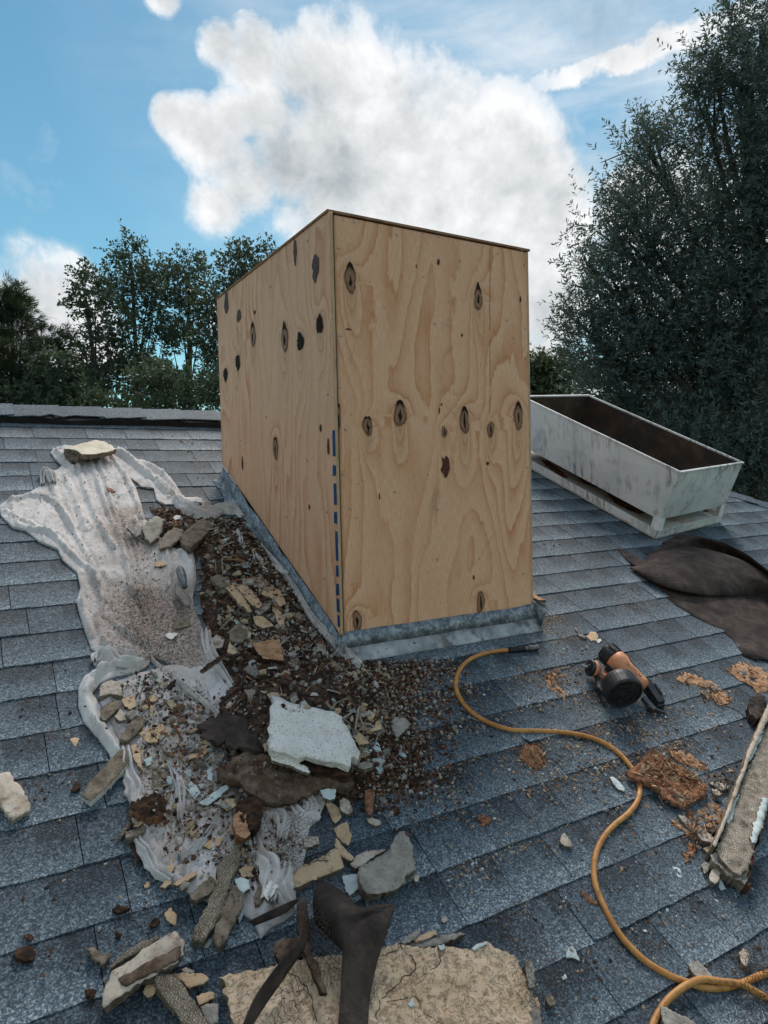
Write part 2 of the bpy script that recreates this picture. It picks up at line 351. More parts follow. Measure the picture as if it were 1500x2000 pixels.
# shingles: blue-grey mineral granules, a print that darkens towards one upper corner
def shingle_mat(name, attr):
    m, g = newmat(name)
    if attr: rnd = g.n('ShaderNodeAttribute', attribute_name='tone', out=2); uv = g.n('ShaderNodeUVMap')
    else: rnd = g.n('ShaderNodeObjectInfo', out=5); uv = g.n('ShaderNodeUVMap')
    sx = g.t.nodes.new('ShaderNodeSeparateXYZ'); g.t.links.new(uv, sx.inputs[0])
    gran = g.noise(g.pos, 330, 2, .8)
    vor = g.n('ShaderNodeTexVoronoi', {'Vector': g.pos, 'Scale': 290, 'Randomness': 1}, 1)
    vs = g.t.nodes.new('ShaderNodeSeparateColor'); g.t.links.new(vor, vs.inputs[0])
    mid = g.noise(g.pos, 60, 4, .7); big = g.noise(g.pos, 2.2, 4, .6)
    grad = g.math('MULTIPLY', sx.outputs[1], g.math('ADD', .16, g.math('MULTIPLY', rnd, .30)))
    # a printed darker block in one half of some tabs
    half = g.math('GREATER_THAN', sx.outputs[0], g.math('ADD', .35, g.math('MULTIPLY', rnd, .45)))
    blk = g.math('MULTIPLY', g.math('MULTIPLY', half, g.n('ShaderNodeMapRange', {0: sx.outputs[1], 1: .25, 2: .6, 3: 0.0, 4: 1.0})), .17)
    t = g.math('ADD', g.math('MULTIPLY', rnd, .24), g.math('MULTIPLY', gran, .26))
    t = g.math('ADD', t, g.math('MULTIPLY', g.math('POWER', vs.outputs[0], 1.3), .58)); t = g.math('ADD', t, g.math('MULTIPLY', g.math('SUBTRACT', mid, .5), .5))
    t = g.math('ADD', t, g.math('MULTIPLY', g.math('SUBTRACT', big, .5), .35)); t = g.math('SUBTRACT', g.math('SUBTRACT', t, grad), blk)
    c = g.ramp(t, [(.0, (.018, .025, .033)), (.22, (.042, .059, .076)), (.46, (.088, .121, .149)), (.70, (.172, .222, .260)), (.92, (.43, .48, .52))])
    # brown dust that settled in places
    dust = g.ramp(g.noise(g.pos, 5.5, 6, .7, .5), [(.58, 0), (.8, .4)])
    c = g.mix(g.math('MULTIPLY', dust, g.ramp(g.noise(g.pos, 190, 2, .7), [(.45, 0), (.62, 1)])), c, (.22, .15, .105))
    h = g.math('ADD', g.math('MULTIPLY', vs.outputs[1], .6), gran)
    finish(g, c, .72, g.bump(h, .55, .0022), spec=.3)
shingle_mat('shingle', False); shingle_mat('shingle_far', True)
m, g = newmat('shingle_base')
finish(g, g.ramp(g.noise(g.pos, 60, 5, .7), T3((.008, .01, .012), (.018, .022, .028), (.04, .045, .05))), .9)

# plywood: contour lines of a height field stored in the mesh ("phase"), flame-grained like rotary-cut pine
def plywood_mat(name, k, tint):
    m, g = newmat(name)
    ph = g.n('ShaderNodeAttribute', attribute_name='phase', out=2); un = g.n('ShaderNodeAttribute', attribute_name='knotty', out=2)
    st = g.map(g.pos, (1, 1, .12)); f1 = g.noise(st, 26, 4, .6); f2 = g.noise(st, 240, 3, .7); f3 = g.noise(g.map(g.pos, (1, 1, .35)), 4.5, 5, .6, .4)
    p = g.math('ADD', g.math('MULTIPLY', ph, k), g.math('MULTIPLY', f1, .75)); p = g.math('ADD', p, g.math('MULTIPLY', g.noise(g.map(g.pos, (1, 1, .5)), 55, 3, .6), .28))
    fr = g.math('FRACT', p)
    ring = g.ramp(fr, [(.0, 0), (.50, .22), (.80, .62), (.93, 1), (1.0, .05)])
    wgt = g.math('ADD', .38, g.math('MULTIPLY', g.ramp(f3, [(.35, .1), (.65, 1)]), .75)); wgt = g.math('MAXIMUM', wgt, un)
    c = g.mix(g.math('MULTIPLY', ring, wgt), tint[0], tint[1])
    c = g.mix(g.ramp(f3, [(.30, .65), (.7, 0)]), c, tint[2])
    c = g.mix(g.math('MULTIPLY', g.ramp(f2, [(.42, .55), (.62, 0)]), .7), c, tint[1])
    c = g.mix(g.math('MULTIPLY', un, .35), c, (.27, .135, .06))
    # grey-brown smudges, flecks of sap and dirt
    c = g.mix(g.ramp(g.noise(g.map(g.pos, (1, 1, .6)), 8, 6, .7, .6), [(.60, 0), (.76, .5)]), c, (.20, .135, .095))
    c = g.mix(g.ramp(g.noise(g.map(g.pos, (1, 1, .45), loc=(3, 1, 2)), 75, 3, .6), [(.715, 0), (.75, .85)]), c, (.13, .06, .035))
    tan_streaks = g.ramp(g.noise(g.map(g.pos, (1, 1, .25), (0, 0, 0), (5, 5, 5)), 38, 4, .75, .8), [(.56, 0), (.70, .35)])  # tan patches drawn out along the grain
    c = g.mix(tan_streaks, c, (.62, .47, .32))
    h = g.math('ADD', g.math('MULTIPLY', ring, .5), g.math('MULTIPLY', f2, .8))
    finish(g, c, g.ramp(f3, [(.3, .50), (.7, .68)]), g.bump(h, .35, .0012), spec=.3)
plywood_mat('plywood_front', 1.7, ((.86, .55, .36), (.58, .235, .105), (.76, .44, .26)))
plywood_mat('plywood_side', 1.6, ((.84, .55, .365), (.55, .225, .10), (.72, .41, .24)))
rough_mat('ply_edge', T3((.16, .08, .045), (.30, .17, .10), (.42, .27, .16)), 30, vec_scale=(1, 1, 6), bscale=80)
rough_mat('ply_cut', T3((.40, .25, .15), (.56, .38, .24), (.68, .48, .32)), 30, vec_scale=(9, 9, 1), bscale=80)
m, g = newmat('knot')
rad = g.n('ShaderNodeAttribute', attribute_name='rad', out=2)
rr = g.math('ADD', rad, g.math('MULTIPLY', g.math('SUBTRACT', g.noise(g.pos, 110, 4, .6), .5), .45))
finish(g, g.ramp(rr, [(.0, (.17, .09, .05)), (.35, (.27, .15, .09)), (.60, (.30, .165, .095)), (.78, (.26, .13, .07)), (.92, (.12, .05, .028)), (1, (.30, .15, .075))]), .6, g.bump(g.math('FRACT', g.math('MULTIPLY', rr, 5)), .4, .001))
rough_mat('knot_hole', T3((.012, .008, .007), (.022, .014, .012), (.05, .03, .022)), 90)
rough_mat('wood_filler', T3((.07, .055, .055), (.10, .08, .08), (.14, .115, .11)), 60, bscale=200)
rough_mat('brown_patch', T3((.05, .02, .014), (.10, .04, .028), (.17, .08, .05)), 90, bscale=200)
rough_mat('marker_blue', T3((.003, .035, .10), (.004, .055, .16), (.01, .09, .22)), 60, rough=.5)

m, g = newmat('galvanised')
sp = g.n('ShaderNodeTexVoronoi', {'Vector': g.pos, 'Scale': 90}, 1); ss = g.t.nodes.new('ShaderNodeSeparateColor'); g.t.links.new(sp, ss.inputs[0])
c = g.ramp(g.math('ADD', g.math('MULTIPLY', ss.outputs[0], .3), g.noise(g.pos, 17, 6, .7)), [(.35, (.07, .085, .10)), (.62, (.17, .20, .225)), (.9, (.38, .42, .44))])
c = g.mix(g.ramp(g.noise(g.pos, 12, 6, .7, .5), [(.60, 0), (.68, .85)]), c, (.11, .055, .035))
c = g.mix(g.ramp(g.noise(g.pos, 60, 4, .7), [(.60, 0), (.70, .55)]), c, (.55, .57, .57))
finish(g, c, .55, g.bump(g.noise(g.pos, 26, 4), .35, .006), metallic=.35)

m, g = newmat('white_metal')        # chalky white paint, dark streaks of mildew running down, some rust
sq = g.map(g.pos, (1, 1, .13)); st = g.noise(sq, 42, 5, .7); zone = g.noise(g.pos, 3.3, 4, .6, .4)
dk = g.math('MULTIPLY', g.ramp(st, [(.46, 0), (.60, 1)]), g.ramp(zone, [(.46, 0), (.60, 1)]))
c = g.ramp(g.noise(g.pos, 6, 5, .6), T3((.60, .62, .63), (.70, .71, .71), (.77, .77, .76)))
c = g.mix(g.math('MULTIPLY', dk, .85), c, (.14, .135, .15))
c = g.mix(g.ramp(g.noise(g.pos, 5, 6, .7, .6), [(.60, 0), (.72, .45)]), c, (.50, .38, .24))
finish(g, c, .42, g.bump(g.noise(g.pos, 7, 3), .15, .01), spec=.5)
m, g = newmat('tray_metal')
c = g.ramp(g.noise(g.pos, 8, 6, .6, .6), T3((.40, .36, .30), (.50, .49, .45), (.50, .56, .60)))
c = g.mix(g.ramp(g.noise(g.map(g.pos, loc=(1, 2, 3)), 7, 6, .65, .8), [(.52, 0), (.66, .8)]), c, (.36, .22, .11))
finish(g, c, .5, g.bump(g.noise(g.pos, 9, 4), .2, .008), spec=.5)
rough_mat('rust', T3((.05, .02, .014), (.13, .05, .03), (.26, .11, .055)), 50, bscale=190, bumpS=.6, bumpD=.002)
m, g = newmat('rusty_inside')
c = g.ramp(g.noise(g.pos, 9, 7, .7, .3), T3((.035, .036, .04), (.065, .045, .036), (.15, .085, .055)))
c = g.mix(g.ramp(g.noise(g.pos, 150, 3, .7), [(.60, 0), (.72, .5)]), c, (.28, .18, .13))
finish(g, c, .65, g.bump(g.noise(g.pos, 120, 4), .3, .002), metallic=.2)

m, g = newmat('canvas')             # off-white dust sheet; "dirt" holds where it is soiled
d = g.n('ShaderNodeAttribute', attribute_name='dirt', out=2)
base = g.ramp(g.noise(g.pos, 9, 5, .6), T3((.54, .51, .495), (.61, .585, .575), (.67, .645, .64)))
stain = g.noise(g.pos, 7.5, 7, .68, .5); sm = g.math('MULTIPLY', g.ramp(g.math('ADD', stain, g.math('MULTIPLY', d, .24)), [(.50, 0), (.80, 1)]), .62)
c = g.mix(sm, base, (.27, .20, .16))
s1 = g.noise(g.pos, 85, 4, .75); c = g.mix(g.ramp(g.math('ADD', s1, g.math('MULTIPLY', d, .14)), [(.645, 0), (.76, .75)]), c, (.20, .135, .105))
s2 = g.noise(g.pos, 150, 3, .7); c = g.mix(g.ramp(g.math('ADD', s2, g.math('MULTIPLY', d, .10)), [(.685, 0), (.72, .9)]), c, (.06, .035, .028))
wv = g.noise(g.pos, 420, 2, .6)
finish(g, c, .95, g.bump(g.math('ADD', g.math('MULTIPLY', wv, .3), g.noise(g.pos, 16, 2, .5)), .25, .004), spec=.1)

m, g = newmat('rubble')             # chips carry their own colour
c = g.n('ShaderNodeAttribute', attribute_name='Col', out=0)
c = g.mix(g.ramp(g.noise(g.pos, 130, 4, .7), [(.35, .55), (.65, 0)]), c, (.03, .02, .015))
finish(g, c, .9, g.bump(g.noise(g.pos, 200, 4, .7), .8, .002), spec=.2)
m, g = newmat('dark_debris')
c = g.ramp(g.noise(g.pos, 32, 8, .72, .6), [(.28, (.012, .008, .007)), (.43, (.042, .025, .018)), (.53, (.10, .058, .040)), (.62, (.18, .125, .095)), (.76, (.34, .28, .23))])
finish(g, c, .92, g.bump(g.noise(g.pos, 70, 8, .75), 1, .012), spec=.15)

m, g = newmat('hose_rubber')
c = g.ramp(g.noise(g.pos, 13, 5, .6), T3((.42, .17, .04), (.52, .24, .065), (.58, .31, .11)))
c = g.mix(g.ramp(g.noise(g.pos, 70, 5, .75), [(.50, 0), (.66, .7)]), c, (.13, .065, .03))
finish(g, c, .5, g.bump(g.noise(g.pos, 90, 3), .2, .001), spec=.35)
m, g = newmat('black_plastic')
c = g.mix(g.ramp(g.noise(g.pos, 60, 5, .7), [(.52, 0), (.72, .45)]), (.014, .015, .018), (.10, .085, .075))
finish(g, c, g.ramp(g.noise(g.pos, 40, 3), [(.3, .32), (.7, .6)]), g.bump(g.noise(g.pos, 150, 3), .15, .001), spec=.5)
m, g = newmat('orange_plastic')
c = g.mix(g.ramp(g.noise(g.pos, 70, 6, .75), [(.48, 0), (.70, .6)]), (.70, .29, .14), (.42, .19, .10))
finish(g, c, .5, g.bump(g.noise(g.pos, 200, 3), .15, .001), spec=.4)
m, g = newmat('steel_dark'); finish(g, (.16, .15, .145), .4, metallic=.8)
m, g = newmat('nail_metal'); finish(g, (.42, .40, .38), .4, metallic=.6)
m, g = newmat('handle_grey'); finish(g, g.ramp(g.noise(g.pos, 40, 4), T3((.07, .085, .095), (.12, .14, .15), (.19, .20, .205))), .5)
m, g = newmat('dusty_blade'); finish(g, g.ramp(g.noise(g.pos, 40, 4), T3((.09, .08, .08), (.14, .125, .125), (.20, .18, .17))), .6)
def leafmat(name, a, b, tr=.45):
    m, g = newmat(name); r = g.n('ShaderNodeAttribute', attribute_name='lv', out=2)
    c = g.mix(r, a, b)
    df = g.n('ShaderNodeBsdfPrincipled', {'Base Color': c, 'Roughness': .5, 'Specular IOR Level': .45})
    tl = g.n('ShaderNodeBsdfTranslucent', {'Color': g.mix(.5, c, (.10, .13, .02))})
    g.t.links.new(g.n('ShaderNodeMixShader', {0: tr, 1: df, 2: tl}), g.out.inputs[0])
leafmat('leaf_willow', (.055, .092, .092), (.125, .165, .165), .30)  # lighter and bluer: flare haze put into the leaf colour
leafmat('leaf_oak', (.042, .072, .052), (.105, .14, .095), .30)
leafmat('leaf_pine', (.028, .050, .022), (.075, .090, .045), .25)
leafmat('leaf_far', (.06, .085, .045), (.13, .15, .08), .3)
# ================================================================ setting: yard, house walls, roof
gm = MB(); gm.add([(-600, -600, 0), (600, -600, 0), (600, 600, 0), (-600, 600, 0)], [(0, 1, 2, 3)])
tag(gm.build('ground', 'ground_dirt', org=(0, 0, 0)), None, kind='structure')
YR = 4.11; XH = 3.63; VR = YR / math.cos(SL); VE = -2.4; UW = -7.0        # ridge, hip start, eave, west end
def hipx(v): return XH + (VR - v) * math.cos(SL)
roof = bpy.data.objects.new('roof', None); COL.objects.link(roof); roof.location = Vector(RO); roof['kind'] = 'structure'
zr = X3([(0, VR)], 0)[0][2]; ze = X3([(0, VE)], 0)[0][2]; yE = VE * math.cos(SL)
deck = MB()
a = X3([(UW, VE), (hipx(VE), VE), (XH, VR), (UW, VR)], -.004); yb = 2 * YR - yE
deck.V = list(a) + [np.array((hipx(VE), yb, ze)), np.array((UW, yb, ze))]
deck.F = [(0, 1, 2, 3), (1, 4, 2), (3, 2, 4, 5), (0, 3, 5), (0, 5, 4, 1)]; deck.mi = [0] * 5
deck.build('roof_deck', 'shingle_base', roof)
hw = MB(); hw.box((UW + .4, yE + .4, 0), (hipx(VE) - UW - .8, 0, 0), (0, yb - yE - .8, 0), (0, 0, ze - .06))
tag(hw.build('house_wall', 'wall_paint'), None, kind='structure')

EXP = .1432; V0 = 1.2 * 1.65 - EXP * 14                    # course lower edges
def tab_geo(u0, u1, v0, rng, th=.0034):
    n = max(3, int((u1 - u0) / .035)); us = np.linspace(u0, u1, n + 1); wob = np.r_[rng.normal(0, .0011, n + 1)]; wob[[0, -1]] += rng.normal(0, .001, 2)
    lift = th + rng.uniform(0, .0028) + rng.uniform(-.001, .001, n + 1)
    V = []; uv = []
    for i, u in enumerate(us):
        V += [(u, v0 + wob[i], -.002), (u, v0 + wob[i], lift[i]), (u, v0 + EXP + .012, .0012)]
        t = i / n; uv += [(t, 0), (t, 0), (t, 1)]
    F = []
    for i in range(n):
        a, b = 3 * i, 3 * i + 3; F += [(a, b, b + 1, a + 1), (a + 1, b + 1, b + 2, a + 2)]
    F += [(0, 1, 2), (3 * n, 3 * n + 2, 3 * n + 1)]
    return V, F, uv
tabs = []; v = V0; r = 0
while v < VR - .16:
    rng = np.random.default_rng(1000 + r); u = -2.2 + rng.uniform(0, .25); umax = min(hipx(v) - .06, 7.6)
    while u < umax:
        w = rng.choice([.15, .19, .235, .27, .31]) + rng.uniform(-.015, .015); w = min(w, umax - u)
        if w > .05: tabs.append((u + .0012, u + w - .0012, v))
        u += w
    v += EXP; r += 1
def screen_area(u0, u1, v0):
    q = X3([(u0, v0), (u1, v0), (u1, v0 + EXP), (u0, v0 + EXP)], 0) - CAMP; c = q @ Rm
    if (c[:, 2] > -.1).any(): return 0
    x = 750 + FPX * c[:, 0] / -c[:, 2]; y = 1000 - FPX * c[:, 1] / -c[:, 2]
    if x.max() < -20 or x.min() > 1520 or y.min() > 2030 or y.max() < 0: return 0
    if (2.02 < v0 + EXP) and 1.0 < u0 and u1 < 2.0 and v0 > 2.3 and v0 < 3.75: return 0
    return abs(sum(x[i] * y[(i + 1) % 4] - x[(i + 1) % 4] * y[i] for i in range(4))) / 2
ar = [screen_area(*t) for t in tabs]; order = np.argsort(ar)[::-1]; near = set(i for i in order[:295] if ar[i] > 60)
proto = {}
rest = MB(); tone = []; ruv = []
for i, (u0, u1, v0) in enumerate(tabs):
    rng = np.random.default_rng(5000 + i)
    if i in near:
        key = (round((u1 - u0) / .01), i % 4)
        if key not in proto:
            w = key[0] * .01; Vt, F, uv = tab_geo(0, w, 0, rng)
            me = bpy.data.meshes.new('shingle'); P = np.array(Vt); me.from_pydata((P[:, :1] * RU + P[:, 1:2] * RV + P[:, 2:] * RN).tolist(), [], F)
            ul = me.uv_layers.new(name='UVMap'); lv = np.zeros(len(me.loops), int); me.loops.foreach_get('vertex_index', lv); ul.data.foreach_set('uv', np.array(uv)[lv].ravel())
            me.materials.append(MATS['shingle']); proto[key] = (me, w)
        me, w = proto[key]
        o = bpy.data.objects.new('shingle', me); COL.objects.link(o); o.parent = roof; o.location = Vector(X3([(u0, v0)], 0)[0] - RO); o.scale = ((u1 - u0) / w, 1, 1)
    else:
        Vt, F, uv = tab_geo(u0, u1, v0, rng); P = np.array(Vt); rest.add(list(X3(P[:, :2], P[:, 2])), F); tone += [rng.random()] * len(Vt); ruv += uv
o = meshobj('shingle_field', rest.V, rest.F, 'shingle_far', roof, attrs={'tone': tone}); tag(o, None, kind='stuff')
ul = o.data.uv_layers.new(name='UVMap'); lv = np.zeros(len(o.data.loops), int); o.data.loops.foreach_get('vertex_index', lv); ul.data.foreach_set('uv', np.array(ruv)[lv].ravel())
# ridge vent and ridge caps
rv = MB(); n = 90; us = np.linspace(UW, XH - .1, n)
VV = []; 
for u in us:
    w = .006 * math.sin(u * 9) + .004 * math.sin(u * 23)
    q = X3([(u, VR - .145 + w), (u, VR - .140 + w), (u, VR)], [.002, .034 + w * .6, .040]); VV += list(q)
FF = []
for i in range(n - 1):
    a = 3 * i; FF += [(a, a + 3, a + 4, a + 1), (a + 1, a + 4, a + 5, a + 2)]
rv.add(VV, FF); rv.build('ridge_vent', 'black_gap', roof)
def cap(name, A, B, ax, th, wob, seed):      # bent cap shingle between two ridge points; ax: the two downhill sides
    rng = np.random.default_rng(seed); V = []; A = np.asarray(A); B = np.asarray(B); n = 5; d = (B - A)
    for i in range(n + 1):
        t = i / n; P = A + d * t; l = th * (1 - t) + .002; k = rng.normal(0, wob)
        for s, side in ((0, ax[0]), (1, None), (2, ax[1])):
            if side is None: V += [P + np.array((0, 0, l)), P + np.array((0, 0, l - .004))]
            else: V += [P + side * (1 + k / .13) + np.array((0, 0, l)), P + side * (1 + k / .13) + np.array((0, 0, l - .005))]
    F = []
    for i in range(n):
        a, b = 6 * i, 6 * i + 6
        F += [(a, b, b + 2, a + 2), (a + 2, b + 2, b + 4, a + 4), (a, a + 1, b + 1, b), (a + 4, b + 4, b + 5, a + 5), (a + 1, a + 3, b + 3, b + 1), (a + 3, a + 5, b + 5, b + 3)]
    F += [(0, 2, 3, 1), (2, 4, 5, 3), (6 * n, 6 * n + 1, 6 * n + 3, 6 * n + 2), (6 * n + 2, 6 * n + 3, 6 * n + 5, 6 * n + 4)]
    o = meshobj(name, V, F, 'shingle', roof); fixn(o)
    ul = o.data.uv_layers.new(name='UVMap'); lv = np.zeros(len(o.data.loops), int); o.data.loops.foreach_get('vertex_index', lv)
    uv = np.array([((k % 6) / 5, .4) for k in range(len(V))]); ul.data.foreach_set('uv', uv[lv].ravel()); return o
s1 = -RV * .15; s2 = np.array([0, math.cos(SL), -math.sin(SL)]) * .15; k = 0; u = -2.6
while u < XH:
    cap('ridge_cap', (u + .225, YR, zr + .046), (u - .02, YR, zr + .045), (s1, s2), .006, .006, k); u += .215; k += 1
hd = np.array((1, -1, -.5)); hd /= np.linalg.norm(hd); P = np.array((XH - .05, YR + .05, zr + .03)); h1 = -RV * .10 - RU * .07; h2 = np.array([.11, .04, -.055])
while P[0] < 7.4:
    cap('hip_cap', P + hd * .245, P, (h1, h2), .008, .003, k); P = P + hd * .225; k += 1

# ================================================================ plywood chimney box
BX0, BX1, BY0, BY1, ZT = 1.075, 1.940, 2.125, 3.335, CZ + .912
chim = thing('chimney_box', (1.5, 2.7, CZ - .5), 'tall bare plywood box standing on the shingle roof, knots across its faces', 'chimney box')
def zroof(y): return CZ - 1.65 + y * .5
def knots_phase(P, knots, seed, base):
    ph = base * P[:, 0] + .9 * fbm(np.c_[P[:, 0] * 3.2, P[:, 1] * .75], 1, 3, seed) * 2.0 + .35 * fbm(np.c_[P[:, 0] * 9, P[:, 1] * 2.2], 1, 2, seed + 5)
    kn = np.zeros(len(P))
    for (kx, kz, a, b) in knots:
        dx = (P[:, 0] - kx) / (a * 2.6); dz = (P[:, 1] - kz) / (b * 1.9); dz = np.where(dz < 0, dz * .38, dz * 1.15); dx = dx * np.where(dz < 0, 1 + .9 * np.exp(-np.abs(dz) * 1.5), 1)
        r = np.sqrt(dx ** 2 + dz ** 2); ph += 3.0 * np.exp(-1.7 * r); kn = np.maximum(kn, np.exp(-(r * 1.6) ** 2))
    return ph, kn
def panel(name, poly3, knots, seed, matname, nrm, axis, base, thick, wav=0.0):
    """poly3: four corners (outer face) bl, br, tr, tl ; axis 0 -> local x is world X, 1 -> world Y"""
    bl, br, tr, tl = [np.asarray(p, float) for p in poly3]; nx, nz = 70, 130; V = []
    for j in range(nz + 1):
        for i in range(nx + 1):
            s, t = i / nx, j / nz; p = (bl * (1 - s) + br * s) * (1 - t) + (tl * (1 - s) + tr * s) * t; V.append(p)
    V = np.array(V); P = np.c_[V[:, axis], V[:, 2]]; ph, kn = knots_phase(P, knots, seed, base)
    V = V + np.asarray(nrm) * (.0005 * fbm(P, 1.7, 2, seed))[:, None]
    F = [(j * (nx + 1) + i, j * (nx + 1) + i + 1, (j + 1) * (nx + 1) + i + 1, (j + 1) * (nx + 1) + i) for j in range(nz) for i in range(nx)]; mi = [0] * len(F)
    per = [i for i in range(nx + 1)] + [(j * (nx + 1) + nx) for j in range(1, nz + 1)] + [nz * (nx + 1) + i for i in range(nx - 1, -1, -1)] + [j * (nx + 1) for j in range(nz - 1, 0, -1)]
    b = len(V); V = np.vstack([V, V[per] - np.asarray(nrm) * thick]); m = len(per)
    for i in range(m): F.append((per[i], b + i, b + (i + 1) % m, per[(i + 1) % m])); mi.append(1)
    F.append(tuple(range(b, b + m))); mi.append(1)
    o = meshobj(name, V, F, [matname, 'ply_cut'], chim, True, None, mi, attrs={'phase': np.r_[ph, ph[per]], 'knotty': np.r_[kn, kn[per]]}); fixn(o)
    return o
def oval(cen, e1, e2, nrm, a, b, kind, parent, seed, wedge=0.0):
    """a knot or patch as a thin inlay"""
    rng = np.random.default_rng(seed); n = 26; V = [cen + nrm * .0020]; rad = [0.]
    ang = [2 * math.pi * k / n for k in range(n)]
    jit = 1 + rng.normal(0, .05 if kind == 'knot' else .10, n) + .12 * np.sin(np.array(ang) * 2 + rng.uniform(0, 6)) * rng.uniform(0, 1) + .08 * np.sin(np.array(ang) * 3 + rng.uniform(0, 6)); a = a * rng.uniform(.9, 1.15); wedge = wedge * rng.uniform(.6, 1.2)
    for ring, rr in ((.5, .55), (1, 1)):
        for k, t in enumerate(ang):
            V.append(cen + nrm * (.0020 if ring < 1 else .0014) + (e1 * math.cos(t) * a + e2 * math.sin(t) * b) * ring * jit[k]); rad.append(rr)
    F = [(0, 1 + k, 1 + (k + 1) % n) for k in range(n)] + [(1 + k, 1 + n + k, 1 + n + (k + 1) % n, 1 + (k + 1) % n) for k in range(n)]
    mats = {'knot': 'knot', 'hole': 'knot_hole', 'filler': 'wood_filler', 'patch': 'brown_patch'}[kind]; mi = [0] * len(F)
    def sliver(c, w, h, j, m):
        b0 = len(V); nn = 9
        for k in range(nn): 
            t = 2 * math.pi * k / nn; V.append(c + nrm * .0026 + e1 * math.cos(t) * w * (1 + rng.normal(0, j)) + e2 * math.sin(t) * h * (1 + rng.normal(0, j))); rad.append(1)
        F.append(tuple(range(b0, b0 + nn))); mi.append(m)
    if kind == 'knot':
        sliver(cen - e2 * b * .12, a * .26, b * .52, .35, 1)
        if wedge:
            b0 = len(V); V.extend([cen + nrm * .0026 + e1 * x * a + e2 * y * b for x, y in ((-.95, .35), (-.45, 1.15), (-.05, 1 + wedge * .62), (.4, 1.2), (1.0, .45), (.55, .78), (0, .98), (-.55, .80))]); rad.extend([1] * 8); F.extend([(b0, b0 + 1, b0 + 7), (b0 + 1, b0 + 2, b0 + 6, b0 + 7), (b0 + 2, b0 + 3, b0 + 5, b0 + 6), (b0 + 3, b0 + 4, b0 + 5)]); mi.extend([1] * 4)
    o = meshobj('knot' if kind in ('knot', 'hole') else 'wood_patch', V, F, [mats, 'knot_hole'], parent, False, None, mi, attrs={'rad': rad}); return o
mpp = .00158                                # metres per pixel on the front face
kf = [(683.8, 547, 24, 44, 1.0), (933.7, 584.6, 17, 32, 1.1), (661, 815, 9, 40, .2), (717.6, 833, 18, 30, .15), (781, 811, 21, 40, .5), (867.7, 844, 11, 17, 0), (906.8, 824, 19, 38, .6), (957.8, 839, 14, 26, 0), (1012, 815.6, 15, 36, .6), (697, 1211.7, 20, 34, 0), (938.6, 1176, 16, 32, 0)]
fk = []
for (x, y, w, h, wd) in kf:
    p = onax(x, y, 1, BY0); sc = (p[1]) / 1; k = np.linalg.norm(onax(x + 1, y, 1, BY0) - p); fk.append((p, w / 2 * k, h / 2 * k * 1.0, wd))
fyn = np.array((0, -1., 0)); zb0, zb1 = CZ - .519, CZ - .524
fp = panel('front_panel', [(BX0 + .011, BY0, zb0), (BX1, BY0, zb1), (BX1, BY0, ZT - .008), (BX0 + .011, BY0, ZT - .008)],
           [(p[0], p[2], a, b) for p, a, b, w in fk] , 3., 'plywood_front', (0, -1, 0), 0, 5.0, .012)
EX, EY, EZ = np.eye(3)
for i, (p, a, b, wd) in enumerate(fk): oval(p + fyn * .0005, EX, EZ, fyn, a, b, 'knot', fp, 20 + i, wd)
p = onax(870.6, 911, 1, BY0)
q = MB(); pts = [(863, 892), (868, 897), (872, 889), (877, 897), (879, 915), (874, 930), (870, 934), (866, 925), (861, 918), (865, 906)]
q.add([onax(x, y, 1, BY0 - .0026) for x, y in pts], [tuple(range(len(pts)))]); q.build('wood_patch', 'brown_patch', fp)
for (x, y, w, h) in [(858, 801, 3, 14), (862, 790, 4, 6), (813, 520, 3, 10), (856, 512, 8, 14), (680, 643, 14, 4), (1025, 700, 2, 8), (897, 511, 2, 5), (1016, 585, 6, 14), (902, 655, 5, 8), (952, 905, 8, 8), (853, 1093, 2, 8), (925, 1128, 5, 12), (741, 970, 3, 14)]:
    pp_ = onax(x, y, 1, BY0); k = .0016; oval(pp_ + fyn * .0004, EX, EZ, fyn, w / 2 * k, h / 2 * k, 'patch', fp, 300 + x)
for (x, y) in [(693, 433), (776, 458), (857, 462), (661, 483), (666, 655), (664, 755), (675, 838), (1026, 640), (672, 926), (1030, 912), (1023, 1120), (688, 1140), (685, 993), (1005, 660), (850, 632), (856, 995), (772, 960), (1019, 488)]:
    pp_ = onax(x, y, 1, BY0 - .002); s_ = MB(); s_.lathe([(0, .0045), (.002, .0042), (.0025, .002)], pp_ + EY * .001, -EY, 8); s_.build('nail_head', 'nail_metal', fp)
s_ = MB(); pts = [(957, y) for y in range(485, 815, 18)]
for a_, b_ in zip(pts[:-1], pts[1:]):
    if RNG.random() < .72: A = onax(a_[0] + RNG.normal(0, .4), a_[1], 1, BY0 - .001); B = onax(b_[0] + RNG.normal(0, .4), b_[1] - 2, 1, BY0 - .001); s_.box(A, (.0016, 0, 0), (0, .0008, 0), B - A)
tag(s_.build('crack', 'brown_patch', fp), None, kind='stuff')
